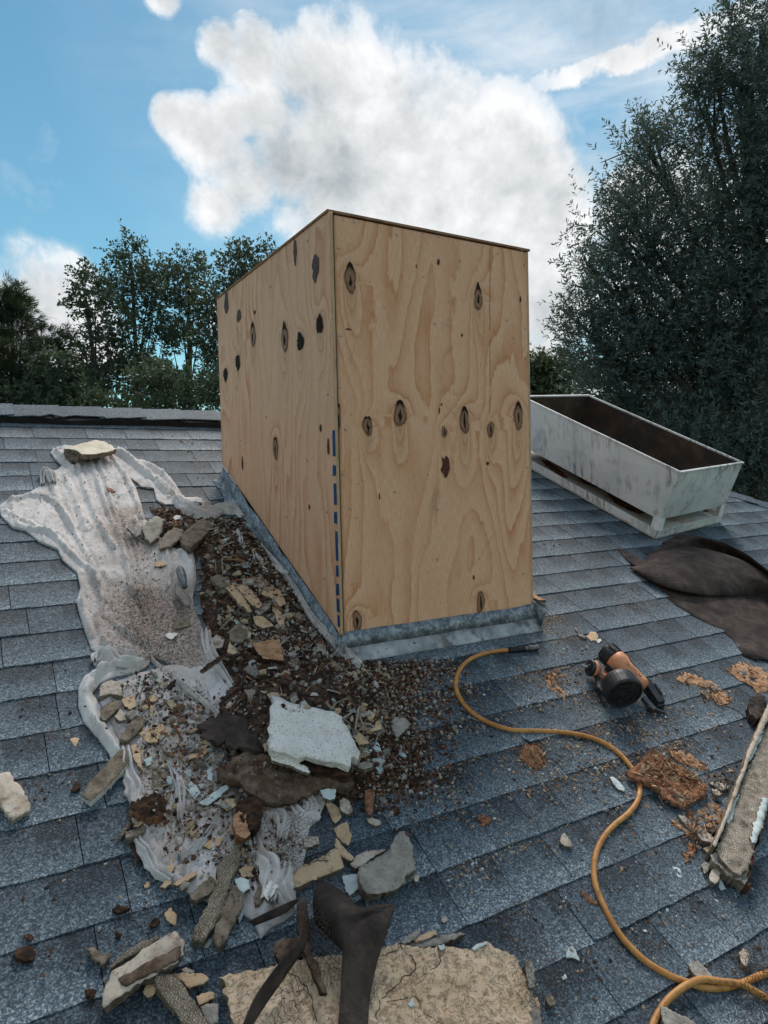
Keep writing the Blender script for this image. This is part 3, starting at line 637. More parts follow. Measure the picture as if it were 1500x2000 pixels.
# left face
XL = BX0 - .012; fxn = np.array((-1., 0, 0)); kl = [(494.6, 657, 8, 42, 'knot', .8), (557, 663.8, 13, 46, 'knot', 1.1), (587, 667, 12, 36, 'hole', 0), (625, 633, 12, 40, 'hole', 0), (465, 708, 8, 32, 'hole', 0), (441, 732, 8, 25, 'hole', 0),
      (617, 522, 12, 50, 'filler', 0), (577, 492, 6, 52, 'filler', 0), (442.7, 591, 8, 44, 'filler', 0), (467, 617.6, 7, 25, 'filler', 0), (539, 877, 8, 40, 'knot', .3), (642, 872, 4, 30, 'patch', 0), (627, 836, 4, 14, 'patch', 0), (498, 610, 3, 8, 'patch', 0), (474, 905, 3, 26, 'patch', 0), (605, 990, 3, 10, 'patch', 0)]
lk = []
for (x, y, w, h, kd, wd) in kl:
    p = onax(x, y, 0, XL); ky = np.linalg.norm(onax(x + 1, y, 0, XL) - p); kz = abs(onax(x, y + 1, 0, XL)[2] - p[2]); lk.append((p, w / 2 * ky, h / 2 * kz, kd, wd))
bl = onax(440, 905, 0, XL); br = onax(665, 1236, 0, XL); tl = onax(430, 580, 0, XL); tr = onax(641, 416, 0, XL)
lp = panel('side_panel', [(XL, 3.345, zroof(3.345) + .095), (XL, BY0 - .012, zroof(BY0 - .012) + .078), (XL, BY0 - .012, ZT - .004), (XL, 3.345, ZT - .004)],
           [(p[1], p[2], max(a, .014), b) for p, a, b, kd, w in lk if kd in ('knot', 'hole')], 8., 'plywood_side', (-1, 0, 0), 1, 7.0, .012)
for i, (p, a, b, kd, wd) in enumerate(lk): oval(p + fxn * .0012, EY * -1, EZ, fxn, a, b, kd, lp, 80 + i, wd)
for (x, y) in [(462, 640), (528, 560), (600, 470), (640, 770), (520, 815), (600, 900), (638, 1000), (560, 1010), (652, 620), (470, 860), (633, 1130)]:
    pp_ = onax(x, y, 0, XL - .001); s_ = MB(); s_.lathe([(0, .004), (.002, .0038), (.0025, .002)], pp_, fxn, 8); s_.build('nail_head', 'nail_metal', lp)
panel('side_panel', [(BX1 + .012, BY0 + .003, zroof(BY0) + .08), (BX1 + .012, 3.345, zroof(3.345) + .08), (BX1 + .012, 3.345, ZT - .006), (BX1 + .012, BY0 + .003, ZT - .006)], [(2.6, CZ + .3, .02, .03)], 12., 'plywood_side', (1, 0, 0), 1, 7.0, .011)
panel('back_panel', [(BX1, 3.345, zroof(3.345) + .08), (BX0, 3.345, zroof(3.345) + .08), (BX0, 3.345, ZT - .006), (BX1, 3.345, ZT - .006)], [(1.4, CZ + .3, .02, .03)], 14., 'plywood_front', (0, 1, 0), 0, 7.0, .012)
b_ = box('corner_gap', (BX0 + .001, BY0 + .006, CZ - .52), (.012, 0, 0), (0, .02, 0), (0, 0, 1.42), 'black_gap', chim)
lid = MB(); lid.box((BX0 - .016, BY0 - .006, ZT - .003), (BX1 - BX0 + .030, 0, 0), (0, BY1 - BY0 + .02, 0), (0, 0, .008)); lid.build('top_board', 'ply_edge', chim)
br_ = MB(); br_.box((BX1 + .013, BY0 + .03, ZT - .055), (.014, 0, 0), (0, .07, 0), (0, 0, .04)); br_.build('bracket', 'black_gap', chim)
# blue marker dashes down the panel edge
for (y0, y1) in [(840, 891), (909, 929), (944, 986), (1000, 1022), (1038, 1095), (1104, 1126), (1140, 1163), (1170, 1194), (1201, 1224)]:
    yp = BY0 - .009; za = onax(655 + (y0 - 840) * .034, y0, 1, yp)[2]; zb = onax(655 + (y1 - 840) * .034, y1, 1, yp)[2]
    m_ = MB(); w = .0185 + RNG.uniform(-.003, .003)
    m_.add([(XL - .0012, BY0 - .0125 + RNG.uniform(0, .002), za), (XL - .0012, BY0 - .012 + w, za + RNG.normal(0, .004)), (XL - .0012, BY0 - .0115 + w + RNG.normal(0, .002), zb), (XL - .0012, BY0 - .0125 + RNG.uniform(0, .002), zb + RNG.normal(0, .004)),
            (XL, BY0 - .0125, za), (XL, BY0 - .012 + w, za), (XL, BY0 - .012 + w, zb), (XL, BY0 - .0125, zb)], [(0, 1, 2, 3), (0, 4, 5, 1), (2, 6, 7, 3), (1, 5, 6, 2), (3, 7, 4, 0)]); m_.build('marker_dash', 'marker_blue', chim)
# flashing: front apron and stepped side, bent by hand
def strip(name, rows, mat, parent=chim, smooth_=True):
    n = len(rows[0]); V = [p for r_ in rows for p in r_]; F = [(j * n + i, j * n + i + 1, (j + 1) * n + i + 1, (j + 1) * n + i) for j in range(len(rows) - 1) for i in range(n - 1)]
    o = meshobj(name, V, F, mat, parent, smooth_); fixn(o)
    sm = o.modifiers.new('s', 'SOLIDIFY'); sm.thickness = .0012; return o
xs = np.linspace(BX0 - .03, BX1 + .014, 40); w = .0014 * np.sin(xs * 17) + .001 * np.sin(xs * 41)
top = [np.array((x, BY0 - .0035 - abs(a) * .5, CZ - .506 + a * .4 + (.004 if x > 1.9 else 0))) for x, a in zip(xs, w)]
mid = [np.array((x, BY0 - .016 - a, zroof(BY0) + .026 + a)) for x, a in zip(xs, w)]
ft = [np.array((x, BY0 - .040 - a * 1.4, zroof(BY0 - .040) + .010)) for x, a in zip(xs, w)]
low_ = [np.array((x, BY0 - .048 - a * 1.5, zroof(BY0 - .048) + .006)) for x, a in zip(xs, w)]
strip('flashing', [top, mid], 'galvanised'); strip('sealed_apron', [[p + np.array((0, -.001, .001)) for p in mid], ft, low_], 'caulk')
ys = np.linspace(BY0 - .03, 3.36, 46); w = .003 * np.sin(ys * 14) + .0022 * np.sin(ys * 37 + 1)
def rp3(x, y, h): return np.array((x, y, zroof(y))) + RN * h
t_ = [rp3(XL - .003 - abs(a) * 1.2, y, .078 + a) for y, a in zip(ys, w)]; m1 = [rp3(XL - .012 - a, y, .030 + a) for y, a in zip(ys, w)]; b1 = [rp3(XL - .024 + a, y, .009) for y, a in zip(ys, w)]; b2 = [rp3(XL - .05 + a * 2, y, .006) for y, a in zip(ys, w)]
strip('flashing', [t_, m1, b1, b2], 'galvanised')
t_ = [rp3(BX1 + .016, y, .085) for y in ys]; b1 = [rp3(BX1 + .020, y, .008) for y in ys]; b2 = [rp3(BX1 + .032, y, .006) for y in ys]; strip('flashing', [t_, b1, b2], 'galvanised')

# ================================================================ the tilted-back metal hood, resting on the slope right of the box
A0 = np.array((3.286, 2.899)); th = math.radians(9.0); e1 = np.array((math.cos(th), math.sin(th))); e2 = np.array((-math.sin(th), math.cos(th)))
WB, LB = .765, 1.235
def hp(a, b, n): return X3([A0 + e1 * a + e2 * b], n)[0]
hood = thing('chimney_hood', hp(WB / 2, LB / 2, 0), 'long white metal chimney hood with rust inside, lying on the roof right of the box', 'chimney hood')
def wallbox(name, a0, b0, a1, b1, n0, n1, t, mat, fl=0.0, par=hood):
    """upright sheet between two plan points, n0..n1 high, t thick; fl widens the top"""
    d = np.array((a1 - a0, b1 - b0)); L = np.linalg.norm(d); nn = np.array((d[1], -d[0])) / L
    V = []
    for (n, f) in ((n0, 0), (n1, fl)):
        for (p, q) in ((a0, b0), (a1, b1)):
            s = -1 if (p, q) == (a0, b0) else 1
            o = np.array((p, q)) + nn * f + d / L * s * f
            V += [hp(*o, n), hp(*(o - nn * t), n)]
    m_ = MB(); m_.add(V, [(0, 2, 3, 1), (4, 5, 7, 6), (0, 4, 6, 2), (1, 3, 7, 5), (0, 1, 5, 4), (2, 6, 7, 3)]); return m_.build(name, mat, par)
g0 = .012
# skirt: front-left corner etc. (a: across, b: up slope)
sk = dict(a0=.030, b0=.033, a1=WB - .012, b1=LB - .03)
c4 = [(sk['a0'], sk['b0']), (sk['a1'], sk['b0']), (sk['a1'], sk['b1']), (sk['a0'], sk['b1'])]
NB, NT_ = .108, .400
cb4 = [(.030, .033), (WB + .040, .033), (WB + .040, LB - .03), (.030, LB - .03)]; ct4 = [(.024, .027), (WB - .002, .027), (WB - .002, LB - .022), (.024, LB - .022)]
for i in range(4):
    j = (i + 1) % 4; b0_, b1_, t0_, t1_ = (np.array(q) for q in (cb4[i], cb4[j], ct4[i], ct4[j])); d = b1_ - b0_; d = d / np.linalg.norm(d); nn = np.array((d[1], -d[0]))
    def pp3(q, n, o): return hp(*(q + nn * o), n)
    V = [pp3(b0_, NB, 0), pp3(b1_, NB, 0), pp3(t1_, NT_, 0), pp3(t0_, NT_, 0), pp3((b0_ + b1_ + t0_ + t1_) / 4, (NB + NT_) / 2, .009), pp3(b0_, NB, -.0015), pp3(b1_, NB, -.0015), pp3(t1_, NT_, -.0015), pp3(t0_, NT_, -.0015)]
    m_ = MB(); m_.add(V, [(0, 1, 4), (1, 2, 4), (2, 3, 4), (3, 0, 4), (5, 8, 7, 6), (0, 5, 6, 1), (1, 6, 7, 2), (2, 7, 8, 3), (3, 8, 5, 0)]); m_.build('skirt_panel', 'white_metal', hood)
    m_ = MB(); V = [pp3(b0_ + d * .002, NB + .004, -.003), pp3(b1_ - d * .002, NB + .004, -.003), pp3(t1_ - d * .002, NT_ - .003, -.003), pp3(t0_ + d * .002, NT_ - .003, -.003)]; V += [v + (hp(*(nn * -.002), 0) - hp(0, 0, 0)) for v in V]
    m_.add(V, [(0, 1, 2, 3), (7, 6, 5, 4), (0, 4, 5, 1), (1, 5, 6, 2), (2, 6, 7, 3), (3, 7, 4, 0)]); m_.build('inner_lining', 'rusty_inside', hood)
    m_ = MB(); V = [pp3(t0_ - d * .006, NT_ + .001, .006), pp3(t1_ + d * .006, NT_ + .001, .006), pp3(t1_ - d * .008, NT_ + .001, -.008), pp3(t0_ + d * .008, NT_ + .001, -.008)]; V += [v + RN * .009 for v in V]
    m_.add(V, [(3, 2, 1, 0), (4, 5, 6, 7), (0, 1, 5, 4), (1, 2, 6, 5), (2, 3, 7, 6), (3, 0, 4, 7)]); m_.build('rim', 'white_metal', hood)
# inner floor of the hood (dark cap plate) with the curved flue lip
m_ = MB(); m_.add([hp(.06, .06, .17), hp(WB - .06, .06, .17), hp(WB - .06, LB - .06, .17), hp(.06, LB - .06, .17)], [(0, 1, 2, 3)]); m_.build('inner_plate', 'rusty_inside', hood)
arc = MB(); P_ = [hp(.10 + .02 * math.sin(t * math.pi), .25 + .55 * t, .300 + .085 * math.sin(t * math.pi)) for t in np.linspace(0, 1, 20)]; P2_ = [hp(.10 + .02 * math.sin(t * math.pi), .25 + .55 * t, .18) for t in np.linspace(0, 1, 20)]
arc.add(P_ + P2_, [(i, i + 1, 21 + i, 20 + i) for i in range(19)]); arc.build('curved_lip', 'tray_metal', hood)
# tray: flat with upstand edges
m_ = MB(); m_.V = boxv(hp(.004, .004, .03), hp(WB - .004, .004, .03) - hp(.004, .004, .03), hp(.004, LB - .004, .03) - hp(.004, .004, .03), RN * .006); m_.F = BOXF; m_.mi = [0] * 6; tray = m_.build('base_tray', 'tray_metal', hood)
for i, (p, q) in enumerate([((0, 0), (WB, 0)), ((WB, 0), (WB, LB)), ((WB, LB), (0, LB)), ((0, LB), (0, 0))]):
    wallbox('tray_edge', *p, *q, g0, .060, .004, 'white_metal', 0)
    d = np.array(q) - np.array(p); nn = np.array((d[1], -d[0])) / np.linalg.norm(d); wallbox('tray_hem', *(np.array(p) + nn * .004), *(np.array(q) + nn * .004), g0 - .003, g0 + .008, .0035, 'tray_metal', 0)
for (a, b) in ((0, 0), (WB, 0), (WB, LB), (0, LB)):     # corner posts, each a folded angle
    sa = 1 if a == 0 else -1; sb = 1 if b == 0 else -1; post = MB()
    O_ = hp(a + sa * .0045 - (0 if sa > 0 else 0), b + sb * .0045, .06)
    A_ = hp(a + sa * .0545, b + sb * .0045, .06) - O_; B_ = hp(a + sa * .0045, b + sb * .0545, .06) - O_
    post.box(O_, A_, (hp(0, sb * .003, 0) - hp(0, 0, 0)), RN * .060 + (hp(sa * .018 if sa > 0 else .02, sb * .018, 0) - hp(0, 0, 0))); post.box(O_ + (hp(0, sb * .0031, 0) - hp(0, 0, 0)), B_ * .9, (hp(sa * .003, 0, 0) - hp(0, 0, 0)), RN * .060 + (hp(sa * .018 if sa > 0 else .02, sb * .018, 0) - hp(0, 0, 0)))
    post.build('corner_post', 'white_metal', hood)
def stain(poly, n, seed):
    uvp = UV(poly, n); return patch('rust_stain', uvp, .02, lambda p: np.full(len(p), n), 'rust', hood, jit=.003, smooth_=False)
stain([(1057, 898), (1070, 900), (1090, 915), (1108, 930), (1110, 934), (1098, 932), (1080, 921), (1065, 910)], .0372, 1)
stain([(1186, 964), (1195, 961), (1215, 968), (1245, 984), (1262, 993), (1263, 1000), (1250, 1004), (1225, 996), (1200, 982)], .0372, 2)
stain([(1125, 930), (1160, 945), (1178, 952), (1165, 952), (1140, 943)], .0374, 3)
stain([(1370, 995), (1382, 991), (1392, 995), (1385, 1000), (1373, 1000)], .0372, 4)
# ================================================================ dust sheet
FIELD = []                                   # (outline, height function) of what already lies on the roof
def field(p):
    p = np.atleast_2d(p); h = np.zeros(len(p))
    for poly, fn in FIELD:
        lo_, hi_ = poly.min(0), poly.max(0); k = (p[:, 0] > lo_[0]) & (p[:, 0] < hi_[0]) & (p[:, 1] > lo_[1]) & (p[:, 1] < hi_[1])
        if k.any():
            idx = np.where(k)[0]; idx = idx[inside(p[idx], poly)]
            if len(idx): h[idx] = np.maximum(h[idx], fn(p[idx]))
    return h
def foldfun(outline, ridges, base=.008, seed=0., wr=.022, creases=(), lump=.003, edge=.02, under=None):
    R_ = [(UV(r[0]), r[1] * .62, r[2] * .62) for r in ridges]; C_ = [UV(c) for c in creases]
    def fn(p):
        d = pdist(p, outline, True); h = np.full(len(p), base) + lump * fbm(p, 7, 3, seed) + .0012 * fbm(p, 20, 2, seed + 3)
        dm = np.full(len(p), 9.)
        for line, A, w in R_:
            q = pdist(p, line); h += A * np.exp(-(q / w) ** 1.25); h -= A * .55 * np.exp(-((q - 1.7 * w) / (w * .42)) ** 2); dm = np.minimum(dm, q)
        wv = np.sin(dm * 2 * math.pi / .030 + 2.2 * fbm(p, 8, 2, seed + 6)); h += .0045 * (1 - np.abs(wv)) ** 1.5 * np.exp(-dm / .12) - .002
        for line in C_: q = pdist(p, line); h -= .020 * np.exp(-(q / .007) ** 2)
        q_ = p @ np.array([[.957, .29], [-.29, .957]]); r1 = 1 - np.abs(fbm(np.c_[q_[:, 0] * 9 + .5 * np.sin(q_[:, 1] * 4), q_[:, 1] * 1.3], 1, 2, seed + 11)) * 3.2; r2 = 1 - np.abs(fbm(np.c_[q_[:, 0] * 20, q_[:, 1] * 3.2], 1, 2, seed + 13)) * 3.4
        h += .011 * np.clip(r1, 0, 1) ** 4 + .005 * np.clip(r2, 0, 1) ** 4
        h = np.maximum(h, .0025) * (.30 + .70 * smooth(d / edge)) + .008
        if under is not None: h = h + under(p)
        return h
    return fn
sheet = thing('dust_sheet', X3([(.75, 2.6)], 0)[0], 'crumpled off-white canvas dust sheet spread down the slope left of the plywood box', 'dust sheet')
main_px = [(150, 872), (125, 872), (104, 876), (99, 884), (107, 896), (122, 908), (112, 918), (96, 921), (86, 920), (82, 930), (90, 943), (70, 955), (45, 968), (12, 978), (-2, 990), (2, 1008), (25, 1030), (50, 1036), (74, 1056), (112, 1073), (122, 1094), (150, 1118), (157, 1148), (149, 1175), (158, 1210), (170, 1245), (178, 1268),
           (193, 1277), (181, 1290), (184, 1300), (204, 1300), (165, 1320), (153, 1345), (153, 1380), (163, 1408), (190, 1440), (212, 1470), (222, 1490), (246, 1470), (226, 1425), (202, 1385), (180, 1355), (195, 1335), (225, 1322), (262, 1316), (291, 1300), (296, 1280), (315, 1290), (340, 1300), (380, 1315), (418, 1318), (420, 1295), (408, 1260), (398, 1235), (380, 1195), (376, 1170),
           (384, 1135), (382, 1105), (376, 1076), (358, 1072), (345, 1072), (322, 1066), (306, 1040), (284, 1015), (276, 985), (266, 955), (250, 925), (232, 900), (214, 878), (185, 868)]
main_uv = UV(main_px, .008)
rid = [([(150, 905), (163, 950), (188, 1020), (214, 1062), (222, 1078)], .020, .016), ([(178, 905), (192, 950), (212, 1010), (235, 1060), (250, 1130), (262, 1200), (268, 1240)], .022, .014),
       ([(192, 900), (207, 945), (225, 1010), (243, 1070), (256, 1140), (275, 1225)], .020, .012), ([(214, 890), (242, 930), (262, 970), (277, 1018)], .024, .016),
       ([(103, 945), (112, 985), (140, 1040), (172, 1100), (192, 1140), (203, 1195), (222, 1228), (268, 1256), (290, 1268)], .028, .018), ([(128, 935), (150, 985), (168, 1040)], .016, .020),
       ([(20, 985), (60, 972), (100, 980), (110, 1000)], .022, .018), ([(10, 1003), (45, 1020), (80, 1040), (110, 1055)], .013, .016), ([(60, 1038), (105, 1050), (150, 1098), (178, 1120), (190, 1150)], .022, .015),
       ([(160, 1175), (168, 1215), (180, 1250)], .020, .014), ([(188, 1180), (190, 1215), (200, 1255)], .018, .012), ([(240, 1020), (252, 1070), (262, 1120), (276, 1180), (292, 1230), (312, 1270)], .022, .012),
       ([(262, 1060), (275, 1110), (280, 1170)], .014, .010), ([(302, 1100), (290, 1130), (290, 1180), (305, 1230)], .014, .010), ([(322, 1075), (335, 1112), (328, 1155)], .022, .014),
       ([(352, 1080), (376, 1110), (374, 1160), (392, 1220), (408, 1280)], .024, .016), ([(110, 885), (128, 905), (150, 930)], .020, .018), ([(86, 928), (100, 934), (104, 944)], .024, .012),
       ([(192, 1285), (215, 1278), (250, 1285), (286, 1290)], .032, .016), ([(200, 1262), (230, 1272), (262, 1278)], .024, .013), ([(200, 1310), (172, 1335), (165, 1372), (180, 1410), (208, 1448), (226, 1475)], .030, .020), ([(250, 1302), (215, 1308), (196, 1320)], .03, .016)]
cre = [([(95, 985), (112, 1002), (140, 1045), (165, 1090), (186, 1125)]), ([(205, 1185), (215, 1225), (245, 1250), (288, 1275)]), ([(228, 990), (242, 1040), (250, 1080)]), ([(190, 1380), (205, 1405), (222, 1435)]), ([(262, 1175), (290, 1225), (310, 1262)]), ([(184, 960), (203, 1000), (208, 1015)]), ([(198, 1276), (225, 1290), (262, 1298), (285, 1296)]), ([(168, 1130), (185, 1170), (188, 1200)])]
ffm = foldfun(main_uv, rid, .007, 1.3, creases=cre)
dc = UV([(255, 1060), (262, 1180), (330, 1220), (250, 1010), (345, 1290)], .01)
def dirtf(p):
    d = np.zeros(len(p))
    for c, w in zip(dc, (.16, .22, .20, .12, .14)): d += 1.0 * np.exp(-(np.hypot(*(p - c).T) / w) ** 2)
    return {'dirt': np.clip(d, 0, 1.5)}
FIELD.append((main_uv, ffm))
patch('sheet', main_uv, .0068, ffm, 'canvas', sheet, bot=.001, attrf=dirtf, wallin=.004)
# rolled upper right edge
roll_px = [(214, 893), (218, 880), (232, 868), (250, 880), (268, 893), (292, 900), (310, 908), (328, 922), (343, 942), (352, 958), (362, 967), (385, 967), (398, 970), (400, 978), (375, 976), (350, 980), (322, 981), (306, 972), (301, 950), (275, 946), (256, 930), (238, 916)]
roll_uv = UV(roll_px, .02)
ffr = foldfun(roll_uv, [([(222, 885), (245, 895), (275, 920), (310, 945), (335, 968)], .040, .028), ([(240, 880), (290, 910), (325, 935), (350, 965)], .034, .022), ([(305, 948), (318, 960), (330, 976)], .02, .012), ([(345, 972), (372, 971), (396, 971)], .016, .010)], .006, 4.1, creases=[[(258, 925), (280, 938), (300, 945), (304, 955)], [(275, 905), (295, 925), (305, 945)]], edge=.035)
FIELD.append((roll_uv, ffr)); patch('rolled_edge', roll_uv, .008, ffr, 'canvas', sheet, bot=.001, attrf=lambda p: {'dirt': np.full(len(p), .05)}, wallin=.012)
# the small doubled tongue at the far left and knot of cloth
def ribbon(name, px, widths, hh, seed, parent, dirt=.3, liftf=None, base=.006, ns=3, twist=0.0, mat='canvas'):
    """a bunched length of cloth: several strands side by side, following a path over what lies beneath"""
    C = catmull(UV(px, .012), 7); n = len(C); T = np.gradient(C, axis=0); T /= np.linalg.norm(T, axis=1)[:, None]; Nn = np.c_[-T[:, 1], T[:, 0]]
    wd = np.interp(np.linspace(0, 1, n), np.linspace(0, 1, len(widths)), widths); m = 17; rng = np.random.default_rng(seed); ph = rng.uniform(0, 6, 4)
    B = field(C) if liftf is None else liftf(C); B = np.convolve(np.r_[[B[0]] * 4, B, [B[-1]] * 4], np.ones(9) / 9, 'valid')
    V = []
    for i in range(n):
        t = i / n
        for j in range(m):
            s = -1 + 2 * j / (m - 1); prof = math.sqrt(max(0, 1 - s * s)) ** .8
            fold = .5 + .5 * math.cos((s * ns * 1.1 + ph[0] + twist * t * 6 + .6 * math.sin(t * 9 + ph[1])) * math.pi)
            h = base * .3 + hh * prof * (.12 + .88 * fold) * (.8 + .25 * math.sin(t * 14 + ph[2]))
            w = wd[i] * (1 + .10 * math.sin(t * 25 + ph[3]) + .05 * rng.normal())
            V.append(X3([C[i] + Nn[i] * s * w], [B[i] + h])[0])
    F = [(i * m + j, i * m + j + 1, (i + 1) * m + j + 1, (i + 1) * m + j) for i in range(n - 1) for j in range(m - 1)]
    b = len(V)
    for i in range(n): V += [V[i * m] - RN * .006 * 1.0, V[i * m + m - 1] - RN * .006]
    for i in range(n - 1): F += [(i * m, (i + 1) * m, b + 2 * i + 2, b + 2 * i), (i * m + m - 1, b + 2 * i + 1, b + 2 * i + 3, (i + 1) * m + m - 1)]
    o = meshobj(name, V, F, mat, parent, True, attrs={'dirt': np.full(len(V), dirt)}); fixn(o)
    return o
ribbon('twisted_edge', [(343, 975), (362, 990), (385, 1000), (408, 998), (430, 994), (452, 996), (466, 1002), (474, 1012)], [.02, .045, .055, .045, .03, .02, .012], .045, 3, sheet, .30, base=.01, ns=4, twist=.4)
ribbon('twisted_edge', [(398, 972), (404, 984), (400, 996), (392, 1004)], [.012, .02, .022, .015], .03, 5, sheet, .6)
ribbon('bunched_hem', [(186, 1296), (194, 1284), (212, 1284), (228, 1292), (238, 1300), (262, 1300), (280, 1292)], [.012, .022, .02, .018, .016, .014, .01], .030, 9, sheet, .05, ns=2)
ribbon('bunched_hem', [(84, 950), (86, 930), (92, 926), (100, 936), (104, 952)], [.010, .018, .02, .02, .015], .030, 11, sheet, .15, ns=2)
# lower spread of the same sheet
low_px = [(240, 1490), (236, 1455), (215, 1410), (195, 1372), (210, 1340), (262, 1318), (300, 1308), (330, 1300), (380, 1300), (415, 1290), (450, 1340), (482, 1385), (512, 1415), (520, 1460), (560, 1500), (612, 1530), (638, 1548), (634, 1572), (624, 1596), (604, 1618), (598, 1660), (590, 1700), (577, 1745), (578, 1780), (556, 1801), (530, 1812), (510, 1835), (502, 1815), (494, 1798), (470, 1784), (440, 1770), (400, 1757), (355, 1738), (328, 1727), (300, 1702), (282, 1672), (267, 1640), (262, 1600), (253, 1570), (257, 1530)]
low_uv = UV(low_px, .008)
ffl = foldfun(low_uv, [([(268, 1640), (290, 1680), (320, 1715), (360, 1735)], .026, .013), ([(280, 1625), (300, 1665), (330, 1700)], .02, .011), ([(435, 1575), (415, 1610), (380, 1650), (340, 1680)], .020, .012), ([(440, 1640), (400, 1680), (350, 1705)], .018, .012), ([(500, 1610), (520, 1660), (525, 1720), (515, 1790)], .03, .020), ([(540, 1570), (560, 1600), (600, 1620)], .03, .018), ([(525, 1560), (545, 1590), (550, 1620)], .03, .014), ([(560, 1680), (555, 1740), (545, 1790)], .02, .016), ([(478, 1660), (500, 1700), (500, 1760)], .02, .016), ([(600, 1560), (590, 1600)], .02, .012),
       ([(415, 1300), (440, 1345), (475, 1385), (508, 1412)], .03, .013), ([(330, 1310), (370, 1360), (420, 1410), (450, 1440)], .02, .010), ([(345, 1440), (385, 1470)], .015, .01)], .008, 7.7, creases=[[(425, 1320), (450, 1355), (490, 1400)], [(540, 1580), (556, 1610)]])
FIELD.append((low_uv, ffl)); patch('sheet', low_uv, .0095, ffl, 'canvas', sheet, bot=.001, attrf=lambda p: {'dirt': .35 + .75 * np.clip(1 - np.abs(p[:, 1] - UV([(400, 1500)])[0][1]) / .35, 0, 1)}, wallin=.004)
ribbon('bunched_hem', [(243, 1462), (252, 1490), (258, 1520), (263, 1545), (268, 1570)], [.014, .018, .02, .022, .016], .022, 13, sheet, .05, ns=2)
ribbon('bunched_hem', [(400, 1235), (408, 1270), (425, 1305), (450, 1345), (480, 1380), (512, 1412)], [.016, .02, .018, .016, .014, .008], .028, 15, sheet, .35, ns=2)
ribbon('bunched_hem', [(268, 1636), (283, 1668), (305, 1700), (335, 1722)], [.010, .013, .014, .010], .022, 17, sheet, .1, ns=2)
ribbon('bunched_hem', [(296, 1282), (325, 1315), (360, 1345), (395, 1378), (425, 1405)], [.006, .009, .009, .008, .005], .016, 19, sheet, .5, ns=1)
for k_, (pp_, ww_) in enumerate([([(520, 1552), (535, 1585), (552, 1612), (548, 1650)], [.012, .022, .02, .012]), ([(556, 1566), (575, 1590), (598, 1602), (622, 1592)], [.012, .02, .018, .010]), ([(590, 1556), (604, 1572), (600, 1598)], [.010, .016, .010]), ([(498, 1640), (515, 1680), (528, 1725), (520, 1775)], [.012, .024, .028, .014]),
    ([(560, 1700), (552, 1745), (566, 1785)], [.012, .022, .016]), ([(330, 1500), (352, 1550), (350, 1610)], [.006, .014, .006]), ([(415, 1620), (390, 1652), (350, 1680)], [.006, .012, .006])]):
    ribbon('bunched_hem', pp_, ww_, .022, 60 + k_, sheet, .25, ns=2)
# ================================================================ brown rubble bed
rag = ribbon('cloth_strip', [(508, 1072), (540, 1112), (575, 1162), (610, 1215), (650, 1262), (690, 1303), (722, 1332)], [.006, .012, .010, .013, .015, .022, .012], .022, 21, None, .6, ns=2, liftf=lambda p: np.full(len(p), .028))
tag(rag, 'long grey twisted rag strip lying along the metal flashing at the foot of the box', 'rag')
for lb_, pp_, ww_ in [('short pale rag strip in the dirt just below the metal flashing, upper one', [(462, 1052), (470, 1075), (476, 1095)], [.006, .012, .005]), ('pale torn rag strip running down beside the cracked cream stucco group', [(468, 1100), (474, 1125), (480, 1150)], [.005, .008, .004]),
    ('frayed pale rag between the cream stucco plates and the flashing', [(492, 1092), (500, 1108), (512, 1130), (520, 1140)], [.008, .016, .018, .006]), ('thin pale rag strip hanging off the wire beside the cream stucco plates', [(528, 1120), (548, 1132), (560, 1138)], [.004, .008, .003])]:
    tag(ribbon('cloth_strip', pp_, ww_, .014, int(pp_[0][0]), None, .25, ns=2, liftf=lambda p: np.full(len(p), .050)), lb_, 'rag')
rg2 = patch('cloth_scrap', UV([(715, 1325), (735, 1328), (750, 1338), (748, 1352), (737, 1358), (722, 1350), (712, 1340)], .035), .008, foldfun(UV([(715, 1325), (735, 1328), (750, 1338), (748, 1352), (737, 1358), (722, 1350), (712, 1340)], .035), [([(718, 1332), (740, 1345)], .012, .012)], .028, 2.), 'canvas', None, bot=.005, attrf=lambda p: {'dirt': np.full(len(p), .2)}, tag_=('small folded off-white cloth scrap at the end of the rag strip by the box corner', 'cloth scrap'))
bed_px = [(285, 992), (305, 984), (345, 986), (392, 1004), (430, 1008), (462, 1004), (436, 968), (418, 940), (438, 908), (452, 948), (500, 1022), (560, 1108), (620, 1196), (676, 1282), (740, 1284), (800, 1276), (850, 1286), (842, 1330), (800, 1370), (830, 1420), (850, 1480), (820, 1540), (740, 1560), (690, 1575), (640, 1562), (590, 1560), (520, 1545), (470, 1500), (425, 1450), (400, 1400), (415, 1360), (432, 1335), (418, 1290), (400, 1235), (378, 1180), (388, 1130), (378, 1080), (352, 1075), (322, 1068), (300, 1040), (290, 1015)]
bed_uv = UV(bed_px, .01)
hot = UV([(470, 1130), (560, 1330), (430, 1060), (620, 1400), (500, 1480), (340, 1400)], .02)
def bedf(p):
    d = pdist(p, bed_uv, True); h = np.full(len(p), .010)
    for c, a, w in zip(hot, (.05, .055, .03, .05, .05, .012), (.22, .25, .15, .16, .2, .15)): h += a * np.exp(-(np.hypot(*(p - c).T) / w) ** 2)
    h += .010 * fbm(p, 9, 3, 3.) + .010 * np.abs(fbm(p, 34, 3, 9.))
    return np.maximum(h * smooth(d / .09) - .001, -.0005 + .0035 * smooth(d / .02))
o_ = patch('debris_bed', bed_uv, .014, bedf, 'dark_debris', None, tag_=('dark brown bed of rotted wood crumbs and dirt between the dust sheet and the plywood box', 'debris', None, 'stuff'))
FIELD.append((bed_uv, bedf))

